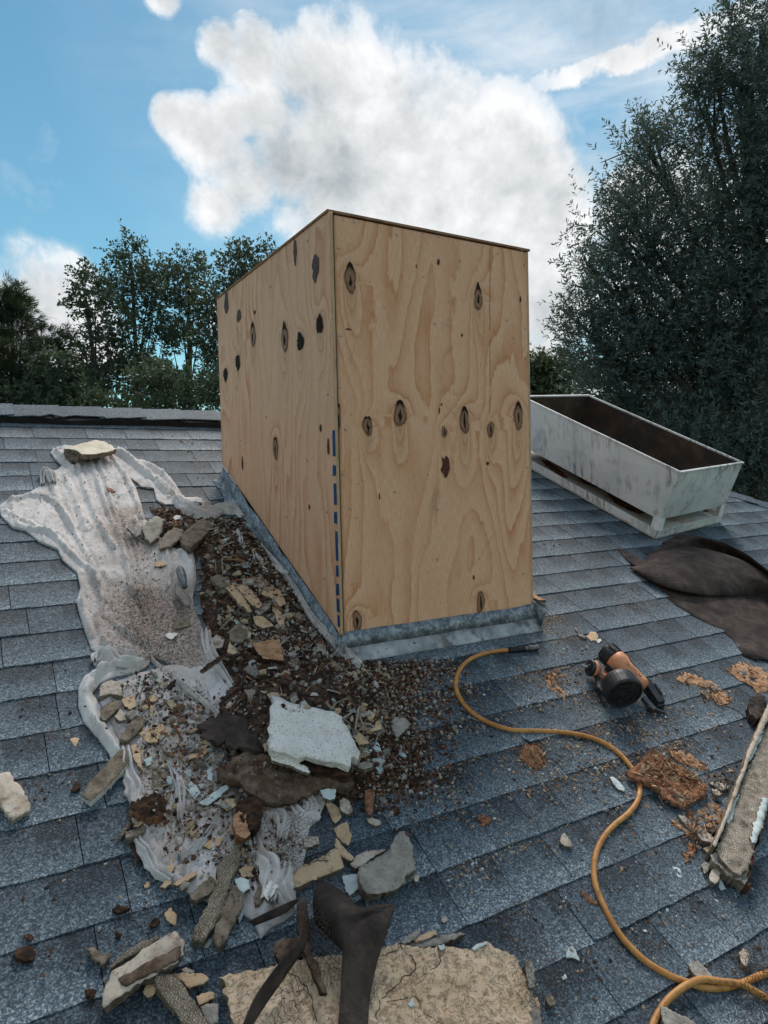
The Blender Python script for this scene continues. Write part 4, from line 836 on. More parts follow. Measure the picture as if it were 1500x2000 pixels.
def scatter(name, n, regions, kinds, smin, smax, label, cat, seed, power=2.2, tilt=.45, bury=.25, hmul=1.0):
    """regions: [(px outline, weight)], kinds: [(weight, shape, colours)]; shape: flake, stone, splinter"""
    rng = np.random.default_rng(seed); polys = [UV(r) for r, w in regions]; w = np.array([w for r, w in regions], float); w /= w.sum(); kw = np.array([k[0] for k in kinds], float); kw /= kw.sum()
    P = []
    for poly, ww in zip(polys, w):
        k = int(n * ww); lo_, hi_ = poly.min(0), poly.max(0); q = np.zeros((0, 2))
        while len(q) < k:
            c = rng.uniform(lo_, hi_, (k * 3, 2)); c = c[inside(c, poly)]
            dd = pdist(c, poly, True); c = c[rng.random(len(c)) < np.clip(dd / .07, .12, 1)]; q = np.vstack([q, c])
        P.append(q[:k])
    P = np.vstack(P); n = len(P); P = P[rng.permutation(n)]
    keep = ~((P[:, 0] > BX0 - .016) & (P[:, 0] < BX1 + .02) & (P[:, 1] * math.cos(SL) > BY0 - .03)); P = P[keep]; n = len(P)
    H = field(P) * hmul; K = rng.choice(len(kinds), n, p=kw); S_ = smin * (smax / smin) ** (rng.random(n) ** power)
    hx = np.array([(math.cos(a), math.sin(a), z) for z in (-1, 1) for a in np.arange(6) * math.pi / 3])
    V = np.repeat(hx[None], n, 0); rr_ = rng.uniform(.45, 1.15, (n, 6, 1)); V[:, :6, :2] *= rr_; V[:, 6:, :2] *= rr_ * rng.uniform(.55, 1.0, (n, 6, 1)); V[:, :, 2] *= rng.uniform(.55, 1.1, (n, 12))
    sh = np.array([{'flake': (1, .68, .13), 'stone': (.8, .62, .5), 'splinter': (1.9, .17, .12), 'leaf': (1.2, .6, .05)}[kinds[k][1]] for k in K]); V *= (sh * S_[:, None] / 2)[:, None, :]
    for ang, ax in ((rng.normal(0, tilt, n), 0), (rng.normal(0, tilt, n), 1), (rng.uniform(0, 6.28, n), 2)):
        c, s = np.cos(ang)[:, None], np.sin(ang)[:, None]; a, b = [(1, 2), (2, 0), (0, 1)][ax]; va, vb = V[:, :, a].copy(), V[:, :, b].copy(); V[:, :, a] = va * c - vb * s; V[:, :, b] = va * s + vb * c
    zmin = V[:, :, 2].min(1); V[:, :, 2] += (H - zmin * (1 - bury) + .001)[:, None]; V[:, :, 0] += P[:, :1]; V[:, :, 1] += P[:, 1:]
    HF = [(5, 4, 3, 2, 1, 0), (6, 7, 8, 9, 10, 11)] + [(i, (i + 1) % 6, 6 + (i + 1) % 6, 6 + i) for i in range(6)]; F = [tuple(b + i for i in f) for b in range(0, n * 12, 12) for f in HF]
    Vw = RO + V[..., 0:1] * RU + V[..., 1:2] * RV + V[..., 2:] * RN
    col = np.zeros((n, 3))
    for i, k in enumerate(K): c_ = kinds[k][2]; col[i] = np.array(c_[rng.integers(len(c_))]) * rng.uniform(.75, 1.2)
    return meshobj(name, Vw.reshape(-1, 3), F, 'rubble', None, False, (label, cat, None, 'stuff'), cols=np.repeat(col, 12, 0))
BARK = [(.055, .027, .018), (.095, .044, .028), (.15, .070, .042), (.035, .021, .016), (.21, .11, .068)]
GREY = [(.27, .24, .21), (.37, .335, .30), (.19, .165, .14), (.48, .44, .395)]
CREAM = [(.54, .41, .27), (.60, .47, .32), (.47, .35, .22)]
BLUE = [(.42, .54, .54), (.52, .62, .62), (.60, .66, .66)]
OR = [(.42, .22, .11), (.55, .33, .19), (.34, .15, .075), (.60, .42, .28)]
slope_core = [(400, 1010), (470, 1010), (560, 1130), (620, 1220), (672, 1290), (760, 1300), (790, 1360), (720, 1400), (620, 1370), (520, 1400), (440, 1320), (400, 1230), (385, 1170), (385, 1080)]
scatter('rubble', 11500, [(bed_px, .66), (slope_core, .34)], [(6.5, 'flake', BARK), (2.4, 'stone', BARK), (2.2, 'stone', GREY), (1.2, 'flake', GREY), (.5, 'flake', CREAM), (.35, 'flake', BLUE), (2.6, 'splinter', BARK), (.5, 'splinter', OR), (.6, 'splinter', [(.55, .52, .48)])], .004, .030, 'loose crumbs of rotted bark, mortar grit and paint heaped between sheet and box', 'rubble', 11, power=2.3, tilt=.6)
lowarea = [(190, 1350), (230, 1320), (300, 1310), (400, 1340), (470, 1420), (600, 1540), (630, 1590), (560, 1640), (480, 1640), (380, 1700), (320, 1700), (270, 1620), (260, 1540), (245, 1450)]
scatter('rubble', 3600, [(lowarea, .8), ([(330, 1700), (420, 1650), (560, 1600), (600, 1650), (580, 1720), (480, 1760)], .2)], [(4.2, 'flake', BARK), (3.6, 'stone', GREY), (1.4, 'flake', CREAM), (.9, 'flake', BLUE), (1, 'splinter', BARK), (1.0, 'stone', BARK), (.8, 'flake', [(.5, .47, .42)])], 
    .004, .021, 'mixed chips of stucco, bark and paint strewn over the lower part of the dust sheet', 'rubble', 12)
scatter('shards', 620, [(slope_core, .75), ([(520, 1400), (760, 1400), (800, 1500), (700, 1560), (560, 1540)], .25)], [(2.5, 'flake', CREAM), (3, 'flake', GREY), (2.5, 'flake', [(.30, .22, .16), (.40, .31, .23), (.12, .07, .05)]), (2, 'splinter', [(.50, .46, .42), (.40, .34, .28)]), (1, 'flake', [(.56, .53, .49)]), (.7, 'flake', BLUE), (1, 'splinter', OR)], .018, .060, 'larger broken shards of stucco, bark and paper jumbled in the heap beside the box', 'shards', 51, power=1.6, tilt=.35)
scatter('shards', 260, [([(240, 1360), (300, 1330), (420, 1380), (500, 1460), (560, 1560), (520, 1640), (400, 1680), (320, 1660), (270, 1560), (260, 1460)], 1)], [(3, 'flake', CREAM), (3, 'flake', GREY), (2, 'flake', BARK[1:]), (1, 'flake', BLUE), (1, 'splinter', OR)], .016, .045, 'larger stucco and bark shards strewn over the lower dust sheet', 'shards', 52, power=1.8, tilt=.3)
scatter('dirt_flecks', 1500, [(main_px, .7), ([(240, 1010), (300, 1010), (330, 1080), (340, 1200), (300, 1260), (240, 1180)], .3)], [(5, 'flake', BARK[:4]), (1.5, 'splinter', BARK), (.6, 'stone', GREY)], .002, .013, 'small dark flecks of bark scattered on the upper dust sheet', 'dirt flecks', 13, power=3)
front_px = [(672, 1290), (760, 1292), (900, 1270), (900, 1340), (880, 1420), (900, 1500), (880, 1560), (800, 1600), (730, 1590), (690, 1540), (700, 1440), (690, 1360)]
scatter('bark_crumbs', 7500, [(front_px, .75), ([(700, 1290), (870, 1290), (850, 1400), (820, 1520), (700, 1540)], .25)], [(5.5, 'flake', BARK), (2, 'stone', BARK), (1.8, 'stone', GREY), (.8, 'splinter', OR), (.35, 'flake', BLUE), (.5, 'flake', CREAM), (1, 'splinter', BARK)], .0035, .019, 'brown bark crumbs and grit spread on the shingles in front of the box', 'bark crumbs', 14, power=2.2)
right_px = [(880, 1300), (1050, 1260), (1200, 1260), (1330, 1300), (1490, 1330), (1440, 1480), (1380, 1600), (1280, 1680), (1100, 1640), (1010, 1700), (880, 1640), (800, 1560), (870, 1440)]
scatter('wood_shavings', 9500, [(right_px, .55), ([(1000, 1430), (1200, 1400), (1240, 1500), (1160, 1600), (1020, 1560), (960, 1480)], .16), ([(960, 1290), (1130, 1290), (1150, 1380), (1000, 1400)], .12), ([(1180, 1400), (1320, 1400), (1380, 1480), (1300, 1560), (1230, 1500)], .17)], [(3.2, 'splinter', OR), (2.2, 'flake', OR), (2.0, 'stone', GREY), (1.2, 'flake', BARK), (1.2, 'flake', CREAM), (.5, 'flake', BLUE), (1.5, 'stone', [(.4, .33, .27)])], .0035, .020, 'tan wood splinters and grit sprinkled over the shingles around the hose and nail gun', 'wood shavings', 15, power=2.1, tilt=.25)
scatter('grit', 4200, [([(1036, 1180), (1060, 1170), (1150, 1240), (1130, 1262), (1050, 1258), (1000, 1262), (900, 1262), (800, 1282), (700, 1294), (690, 1286), (850, 1262), (1030, 1232)], .8), ([(1200, 1120), (1250, 1150), (1330, 1200), (1300, 1230), (1180, 1180)], .2)], [(3, 'stone', [(.42, .33, .25), (.33, .24, .17), (.52, .44, .36)]), (2, 'flake', OR), (1.5, 'stone', GREY), (1, 'flake', BARK)], .0035, .011, 'fine tan grit gathered along the foot of the flashing', 'grit', 16, power=1.6, tilt=.2)
scatter('bark_crumbs', 950, [([(0, 1280), (160, 1300), (170, 1450), (250, 1600), (330, 1740), (420, 1870), (330, 1990), (60, 1990), (0, 1850)], 1)], [(5, 'flake', BARK), (1, 'stone', GREY), (.5, 'flake', CREAM), (1.2, 'splinter', BARK)], .004, .017, 'a few brown crumbs on the bare shingles down the left edge', 'bark crumbs', 17, power=2.6, tilt=.2)
scatter('grit', 3000, [([(780, 1620), (900, 1600), (1100, 1620), (1300, 1680), (1490, 1740), (1490, 1990), (1060, 1990), (1000, 1850), (850, 1800)], .85), ([(850, 1640), (960, 1640), (1010, 1760), (900, 1790)], .15)], [(3, 'stone', GREY), (2, 'flake', BARK), (1.4, 'splinter', OR), (1, 'flake', BLUE), (1.5, 'flake', CREAM)], .004, .017, 'sparse stones, paint chips and splinters on the shingles in the lower right', 'grit', 18, power=3, tilt=.2)
scatter('bark_crumbs', 700, [([(330, 850), (436, 860), (436, 940), (470, 1010), (400, 960), (370, 920)], .8), ([(1040, 1040), (1200, 1060), (1240, 1180), (1060, 1170)], .2)], [(5, 'flake', BARK[1:]), (2, 'splinter', OR), (1, 'stone', GREY)], .004, .020, 'brown bark flakes on the shingles beside the far corner of the box', 'bark crumbs', 19, power=2.4, tilt=.2)

scatter('bark_crumbs', 5200, [([(680, 1290), (800, 1285), (920, 1290), (940, 1400), (930, 1500), (900, 1600), (800, 1640), (700, 1600), (680, 1420)], 1)], [(5, 'flake', BARK), (1.5, 'stone', GREY), (2, 'splinter', BARK), (.6, 'splinter', OR), (.4, 'flake', CREAM)], .006, .024, 'coarser bark pieces thinning out over the shingles right of the heap', 'bark crumbs', 53, power=2.2)
# ================================================================ single pieces of wreckage, each traced where it lies
def piece(name, cat, label, px, mat, th=.012, lift=None, side='broken_edge', seed=None, rel=.0025, res=None, jit=None, tilt=(0, 0), group=None, parent=None, mesh=None, extra=None, wallin=None, rs=60):
    px = np.array(px, float); c = px.mean(0)
    if lift is None: lift = float(field(UV([c]))[0]) * .85 + .001
    poly = UV(px, lift + th); size = np.ptp(poly, 0).max(); res = res or max(.0035, size / 22); jit = res * .22 if jit is None else jit
    cu = poly.mean(0); sd_ = (seed if seed is not None else int(abs(c[0] * 13 + c[1] * 7))) % 997 * .37
    def hf(p):
        h = lift + th + rel * fbm(p, rs, 3, sd_) + rel * .6 * fbm(p, rs * 3, 2, sd_ + 9) + (p - cu) @ np.array(tilt)
        if extra is not None: h = h + extra(p)
        return h
    def bf(p): return lift - .002 + (p - cu) @ np.array(tilt)
    o = patch(name, poly, res, hf, [mat, side], parent, bot=bf, jit=jit, tag_=(label, cat, group) if label else None, wallin=th * .5 if wallin is None else wallin)
    FIELD.append((poly, lambda p: np.full(len(p), lift + th))) if th > .008 and label else None
    return o
LP = lambda a, ox, oy, k: [(ox + x / k, oy + y / k) for x, y in a]
Z3 = lambda *a: LP(a, 100, 1250, 3)      # crops used when tracing
Z4 = lambda *a: LP(a, 450, 1250, 3)
Z2 = lambda *a: LP(a, 300, 900, 3)
Z1 = lambda *a: LP(a, 0, 780, 3)
Z5 = lambda *a: LP(a, 150, 1600, 3)
Z6 = lambda *a: LP(a, 550, 1600, 1500 / 550)
ZR = lambda *a: LP(a, 1100, 1380, 3.75)
ZT_ = lambda *a: LP(a, 1050, 1180, 10 / 3)
# cream slab weighing down the top of the sheet
piece('stucco_slab', 'stucco slab', 'thick cream stucco slab weighing down the top of the dust sheet', Z1((378, 292), (450, 262), (510, 238), (560, 223), (610, 235), (660, 272), (680, 290), (650, 312), (600, 325), (540, 335), (480, 335), (450, 305)), 'plaster_pale', .024, .045, 'mortar_brown', tilt=(0, -.10), rel=.003, res=.010)
piece('stucco_slab', 'stucco shard', 'brown-backed shard wedged under the left end of the cream slab at the top of the sheet', Z1((374, 292), (395, 288), (440, 300), (480, 325), (482, 345), (455, 352), (415, 345), (385, 325)), 'mortar_brown', .020, .028, 'mortar_brown')
# pieces among the upper rubble
piece('stucco_chunk', 'mortar chunk', 'long brown mortar block lying across the dirt near the twisted end of the sheet', Z2((150, 480), (170, 425), (230, 375), (285, 340), (352, 362), (345, 395), (280, 460), (215, 510)), 'mortar_brown', .030, .02)
piece('mortar_flake', 'mortar flake', 'flat grey-brown mortar flake on the middle of the sheet beside the brown block', Z1((830, 755), (870, 710), (915, 682), (962, 702), (950, 760), (930, 810), (880, 845), (850, 815)), 'plaster_grey', .012, .03)
piece('stucco_chunk', 'stucco piece', 'white stucco flake with lath print touching the brown mortar block', Z1((935, 830), (985, 770), (1030, 750), (1080, 768), (1050, 825), (1000, 860), (935, 878)), 'lath_white', .010, .025)
piece('mortar_flake', 'dark shard', 'dark pointed shard lying on the folds of the upper sheet', Z1((742, 752), (800, 733), (830, 742), (826, 790), (800, 806), (778, 790)), 'dusty_blade', .008, .035)
piece('bark_flake', 'bark flake', 'small reddish bark flake on the upper sheet below the cream slab', Z1((625, 515), (650, 520), (675, 540), (655, 545), (630, 532)), 'rot_wood', .005, .025)
piece('stucco_chip', 'stucco chip', 'small cream chip on the sheet just left of the putty knife', Z1((905, 965), (930, 945), (965, 955), (970, 972), (935, 980), (905, 978)), 'plaster_cream', .006)
piece('wood_scrap', 'wood scrap', 'reddish wood scrap in the dirt above the white stucco flake', Z1((990, 740), (1010, 708), (1060, 715), (1068, 735), (1030, 752)), 'rot_wood', .010)
piece('stucco_chip', 'plaster crumb', 'white plaster crumb in the dirt below the rolled sheet edge', Z1((1012, 692), (1030, 680), (1060, 682), (1055, 698), (1025, 708)), 'plaster_white', .010)
# putty knife
kn = thing('putty_knife', X3(UV([(356, 1150)]), .03)[0], 'putty knife with grey handle and dusty blade, lying on the right edge of the sheet', 'putty knife')
hz = .05; A_ = X3(UV([(350, 1108)], hz), hz)[0]; B_ = X3(UV([(361, 1146)], hz), hz)[0]
m_ = MB(); dd = (B_ - A_); prof = [(0, .008), (.012, .016), (.03, .019), (.06, .019), (.085, .015), (.10, .011), (.112, .012)]; L_ = np.linalg.norm(dd); m_.lathe([(a / .112 * L_, r * .85) for a, r in prof], A_, dd, 16); m_.build('handle', 'handle_grey', kn, True)
piece('blade', None, None, [(341, 1140), (349, 1139), (374, 1172), (371, 1186), (362, 1184), (341, 1158)], 'dusty_blade', .003, .047, 'dusty_blade', parent=kn, rel=.0003, jit=0)
# cream and grey group left of the flashing
for nm, lb, pts, mt, th in [
    ('mortar_flake', 'grey-brown mortar flake at the top left of the cracked cream stucco group', Z2((330, 685), (380, 664), (425, 685), (460, 725), (400, 742), (350, 712)), 'mortar_brown', .014),
    ('stucco_chip', 'long cracked cream stucco strip beside the flashing, left one of the pair', Z2((415, 740), (470, 722), (530, 800), (580, 880), (560, 888), (500, 840), (450, 775)), 'plaster_cream', .012),
    ('stucco_chip', 'long cracked cream stucco strip beside the flashing, right one of the pair', Z2((470, 722), (545, 722), (600, 790), (640, 835), (625, 868), (570, 840), (520, 775)), 'plaster_cream', .014),
    ('stucco_chip', 'brown and cream stucco plate nearest the flashing', Z2((610, 770), (680, 735), (740, 755), (778, 835), (740, 852), (700, 805), (650, 790)), 'plaster_cream', .014),
    ('mortar_flake', 'grey mortar wedge between the cream plates by the flashing', Z2((590, 885), (630, 845), (690, 828), (680, 860), (620, 905)), 'plaster_grey', .014),
    ('stucco_chip', 'ragged cream chip hanging down below the cream plates by the flashing', Z2((690, 850), (740, 872), (770, 935), (762, 995), (735, 975), (715, 910)), 'plaster_cream', .010),
    ('stucco_chip', 'broad cream chip at the bottom of the cracked stucco group', Z2((582, 912), (640, 908), (705, 965), (640, 980), (600, 962)), 'plaster_cream', .010),
    ('stucco_chip', 'small cream chip up the slope from the cracked stucco group', Z2((478, 585), (510, 580), (530, 612), (500, 620)), 'plaster_cream', .010),
    ('plaster_flake', 'white plaster splinter standing in the dirt near the flashing', Z2((485, 452), (505, 458), (522, 500), (505, 540), (492, 500)), 'plaster_white', .008),
    ('plaster_flake', 'pale plaster lump left of the cream plates by the flashing', Z2((560, 690), (620, 660), (680, 720), (640, 745), (590, 735)), 'lath_white', .014),
    ('mortar_chunk', 'square brown mortar chunk up the slope from the orange split wood', Z2((440, 1000), (490, 950), (535, 962), (550, 1030), (520, 1065), (455, 1065)), 'mortar_brown', .026),
    ('stucco_chip', 'cream chip left of the square brown mortar chunk', Z2((298, 1000), (330, 985), (340, 1015), (312, 1040)), 'plaster_cream', .010),
    ('stucco_chip', 'tan chip beside the bunched hem left of the orange split wood', Z2((330, 1060), (370, 1015), (415, 1045), (405, 1090), (350, 1105)), 'plaster_beige', .014),
    ('stucco_chip', 'cream chip just left of the orange split wood', Z2((430, 1120), (445, 1060), (500, 1125), (465, 1132)), 'plaster_cream', .010),
    ('plaster_flake', 'small white flake on the sheet above the dirty stain', Z2((62, 1020), (95, 1005), (145, 1010), (110, 1045), (80, 1040)), 'plaster_white', .006),
    ('mortar_flake', 'flat grey flake half buried near the hem of the sheet', Z2((80, 960), (130, 925), (205, 930), (215, 965), (150, 985), (95, 985)), 'lath_mortar', .008),
    ('stone', 'grey stone right of the orange split wood', Z2((768, 1165), (790, 1150), (822, 1235), (800, 1275), (770, 1240)), 'plaster_grey', .018),
    ('stone', 'small rounded grey stone between the split wood and the rag strip', Z2((852, 1140), (878, 1128), (895, 1150), (888, 1190), (862, 1195)), 'plaster_grey', .020),
    ('bark_flake', 'dark bark slab lying against the rag strip near the box corner', Z2((905, 1110), (950, 1085), (1000, 1150), (995, 1200), (940, 1195)), 'dark_wood', .020),
    ('bark_flake', 'reddish bark flake in the dirt at the bend of the flashing', Z2((945, 1060), (970, 1040), (990, 1070), (975, 1105), (950, 1095)), 'rot_wood', .012),
    ('plaster_flake', 'dark grey disc-like flake above the big white slab', Z2((925, 1240), (955, 1222), (975, 1260), (965, 1305), (935, 1290)), 'dusty_blade', .010),
    ('stucco_chip', 'cream and white chip up the slope from the big white slab, leftmost', Z2((530, 1345), (575, 1338), (618, 1350), (600, 1385), (560, 1390)), 'lath_white', .012),
    ('paint_chip', 'pale blue chip above the top left corner of the big white slab', Z2((742, 1335), (765, 1322), (782, 1350), (775, 1385), (752, 1370)), 'paint_blue', .010)]:
    piece(nm, nm.replace('_', ' '), lb, pts, mt, th)
sp = thing('split_wood', X3(UV([(515, 1285)]), .05)[0], 'split chunk of framing wood, orange on top and charred black below, in the rubble', 'wood chunk')
piece('sapwood', None, None, Z2((575, 1065), (640, 1055), (700, 1048), (738, 1042), (752, 1110), (764, 1168), (700, 1165), (640, 1158), (600, 1110)), 'orange_wood', .02, .075, 'dark_wood', parent=sp, rel=.005)
piece('charred_side', None, None, Z2((520, 1120), (600, 1130), (650, 1160), (764, 1172), (768, 1212), (700, 1208), (620, 1192), (560, 1160)), 'dark_wood', .03, .035, 'dark_wood', parent=sp, rel=.006)
piece('dark_splinter', 'splinter', 'long thin dark splinter running down from the split wood to the sheet hem', Z2((270, 1230), (330, 1180), (400, 1140), (425, 1132), (415, 1148), (350, 1195), (290, 1235)), 'dark_wood', .008, .05)
# big pieces in the middle
piece('wedge_stone', 'mortar wedge', 'tall grey-brown mortar wedge leaning on the back edge of the big white slab', Z4((430, 240), (445, 195), (470, 190), (520, 262), (572, 380), (560, 402), (500, 395), (450, 330)), 'plaster_grey', .035, .05, tilt=(0, -.1))
felt2 = piece('felt_scrap', 'felt scrap', 'dark torn roofing felt scrap left of the big white slab', Z3((868, 500), (880, 480), (925, 450), (960, 445), (1010, 428), (1050, 432), (1100, 440), (1165, 465), (1220, 500), (1262, 520), (1285, 570), (1240, 645), (1200, 655), (1150, 650), (1100, 640), (1060, 642), (1010, 610), (930, 590), (890, 560)), 'felt', .004, .062, 'felt', rel=.010, rs=24, jit=.0045)
piece('dirt_board', 'soiled board', 'broad board caked in brown dirt lying under the big white slab', Z4((-85, 790), (-40, 740), (50, 690), (90, 672), (160, 665), (230, 690), (450, 770), (700, 790), (722, 830), (690, 862), (600, 868), (520, 872), (400, 920), (320, 935), (230, 945), (170, 930), (130, 890), (60, 850), (-20, 830)), 'dirt_board', .018, .035, 'dirt_board', rel=.014, rs=26, tilt=(0, .05), jit=.005)
ws = thing('white_slab', X3(UV([(615, 1440)]), .05)[0], 'big white speckled stucco slab lying on the rubble in front of the box', 'stucco slab')
piece('slab_face', None, None, Z4((240, 325), (262, 320), (330, 345), (430, 385), (520, 400), (600, 415), (650, 442), (680, 500), (700, 540), (725, 590), (758, 650), (752, 690), (715, 680), (705, 745), (640, 722), (560, 710), (480, 700), (400, 690), (320, 672), (232, 648), (218, 610), (228, 565), (215, 545), (236, 480), (232, 420), (245, 370)), 'plaster_white', .020, .095, 'plaster_white', parent=ws, rel=.003, tilt=(-.03, -.02))
piece('shaded_side', None, None, Z4((245, 655), (330, 680), (450, 705), (600, 725), (703, 752), (705, 800), (600, 778), (450, 760), (350, 722), (250, 690)), 'dark_wood', .025, .052, 'dark_wood', parent=ws, rel=.002)  # dark strip painting in the shade on the slab's front side
piece('slab_lip', None, None, Z4((232, 665), (300, 682), (365, 705), (440, 735), (468, 775), (452, 782), (380, 748), (310, 722), (240, 706)), 'plaster_white', .008, .088, parent=ws)
piece('stone', 'stone', 'grey stone tucked under the right corner of the big white slab', Z4((700, 690), (735, 672), (765, 700), (745, 732), (705, 730)), 'plaster_grey', .03, .05)
# right of the white slab and below it
for nm, lb, pts, mt, th in [
    ('stucco_chip', 'curved cream chip right of the big white slab', Z4((715, 518), (760, 545), (800, 578), (812, 608), (750, 612), (725, 572)), 'plaster_cream', .010),
    ('stucco_chip', 'bent tan strip standing beyond the right corner of the big white slab', Z4((838, 432), (868, 440), (892, 520), (850, 530), (790, 548), (785, 540), (850, 508)), 'plaster_cream', .010),
    ('paint_chip', 'ragged white-blue paint chip right of the big white slab', Z4((812, 590), (850, 568), (870, 610), (888, 655), (845, 645)), 'paint_blue', .004),
    ('paint_chip', 'pale blue paint strip against the right corner of the big white slab', Z4((745, 625), (800, 615), (832, 645), (820, 662), (760, 652)), 'paint_blue', .006),
    ('stone', 'rough grey stone on the bark crumbs in front of the box', Z4((940, 470), (975, 450), (1020, 455), (1058, 492), (1015, 540), (975, 575), (945, 520)), 'plaster_grey', .022),
    ('stone', 'oblong pinkish stone below the right corner of the big white slab', Z4((742, 728), (780, 715), (832, 720), (835, 742), (790, 758), (750, 750)), 'plaster_grey', .014),
    ('rotten_wood', 'upright strip of rotten red wood below the big white slab', Z4((785, 880), (815, 872), (845, 890), (838, 960), (828, 1030), (805, 1025), (790, 980)), 'rot_wood', .014),
    ('stone', 'beige stone beside the curled cream chip below the soiled board', Z4((640, 938), (668, 922), (700, 950), (718, 1000), (685, 1022), (645, 1000)), 'plaster_beige', .018),
    ('stucco_chip', 'cream chip with a blue-grey edge below the soiled board', Z4((555, 958), (585, 945), (640, 982), (652, 1040), (615, 1078), (590, 1040), (575, 1000)), 'plaster_cream', .008),
    ('paint_chip', 'blue-grey flake at the lower edge of the soiled board', Z4((525, 880), (560, 870), (620, 872), (612, 930), (580, 938), (540, 920)), 'paint_blue', .012),
    ('stone', 'flat beige stone lower on the shingles between the sheet and the stucco curl', Z4((428, 1165), (465, 1150), (512, 1150), (522, 1190), (480, 1210), (430, 1215)), 'plaster_beige', .016),
    ('stone', 'long pale stone on the shingles below the rotten red strip', Z4((795, 1052), (830, 1042), (880, 1060), (885, 1080), (850, 1088), (810, 1070)), 'plaster_beige', .012),
    ('stucco_chip', 'cracked cream chip above the long cream slab at the sheet corner', Z4((602, 1105), (640, 1082), (685, 1060), (698, 1110), (715, 1148), (692, 1205), (655, 1185), (622, 1145)), 'plaster_cream', .008),
    ('stucco_chip', 'folded tan shard leaning on the long cream slab', Z4((620, 1155), (655, 1205), (725, 1275), (712, 1298), (660, 1272), (630, 1240), (612, 1200)), 'plaster_cream', .020),
    ('stucco_strip', 'long cream stucco slab lying diagonally below the sheet corner', Z4((288, 1435), (345, 1395), (400, 1340), (480, 1300), (560, 1262), (600, 1222), (640, 1225), (662, 1300), (665, 1330), (600, 1365), (480, 1408), (400, 1440), (350, 1460)), 'plaster_cream', .022),
    ('stucco_chip', 'blue chip with a tan spot beside the grey curved stucco piece', Z4((655, 1385), (700, 1372), (745, 1370), (755, 1450), (700, 1502), (672, 1460)), 'paint_blue', .016),
    ('mortar_flake', 'dark flat pebble under the rotten red strip', Z4((868, 930), (890, 915), (912, 925), (905, 948), (880, 950)), 'dusty_blade', .006),
    ('stone', 'small round pebble right of the grey curved stucco piece', Z4((1070, 1385), (1085, 1372), (1105, 1385), (1100, 1412), (1080, 1415)), 'plaster_beige', .014)]:
    piece(nm, nm.replace('_', ' '), lb, pts, mt, th)
def bend(p): return .028 * np.abs((p[:, 0] - UV([(750, 1700)], .04)[0][0]) * 8).clip(0, 1) ** 1.5
piece('stucco_curl', 'stucco piece', 'curved grey stucco piece with a raised right side, lying alone on the shingles', Z4((745, 1345), (770, 1330), (850, 1280), (930, 1230), (962, 1175), (985, 1155), (1012, 1148), (1035, 1190), (1058, 1240), (1068, 1300), (1070, 1355), (1020, 1400), (1025, 1435), (930, 1475), (862, 1500), (800, 1500), (770, 1480), (755, 1440)), 'plaster_grey', .022, .006, rel=.003, extra=bend)
piece('stucco_curl', 'stucco piece', 'pale broken stucco edge with wire, tucked behind the curved grey stucco piece', Z4((705, 1315), (740, 1262), (790, 1240), (912, 1222), (880, 1250), (830, 1275), (780, 1320), (735, 1340)), 'plaster_beige', .012, .012)
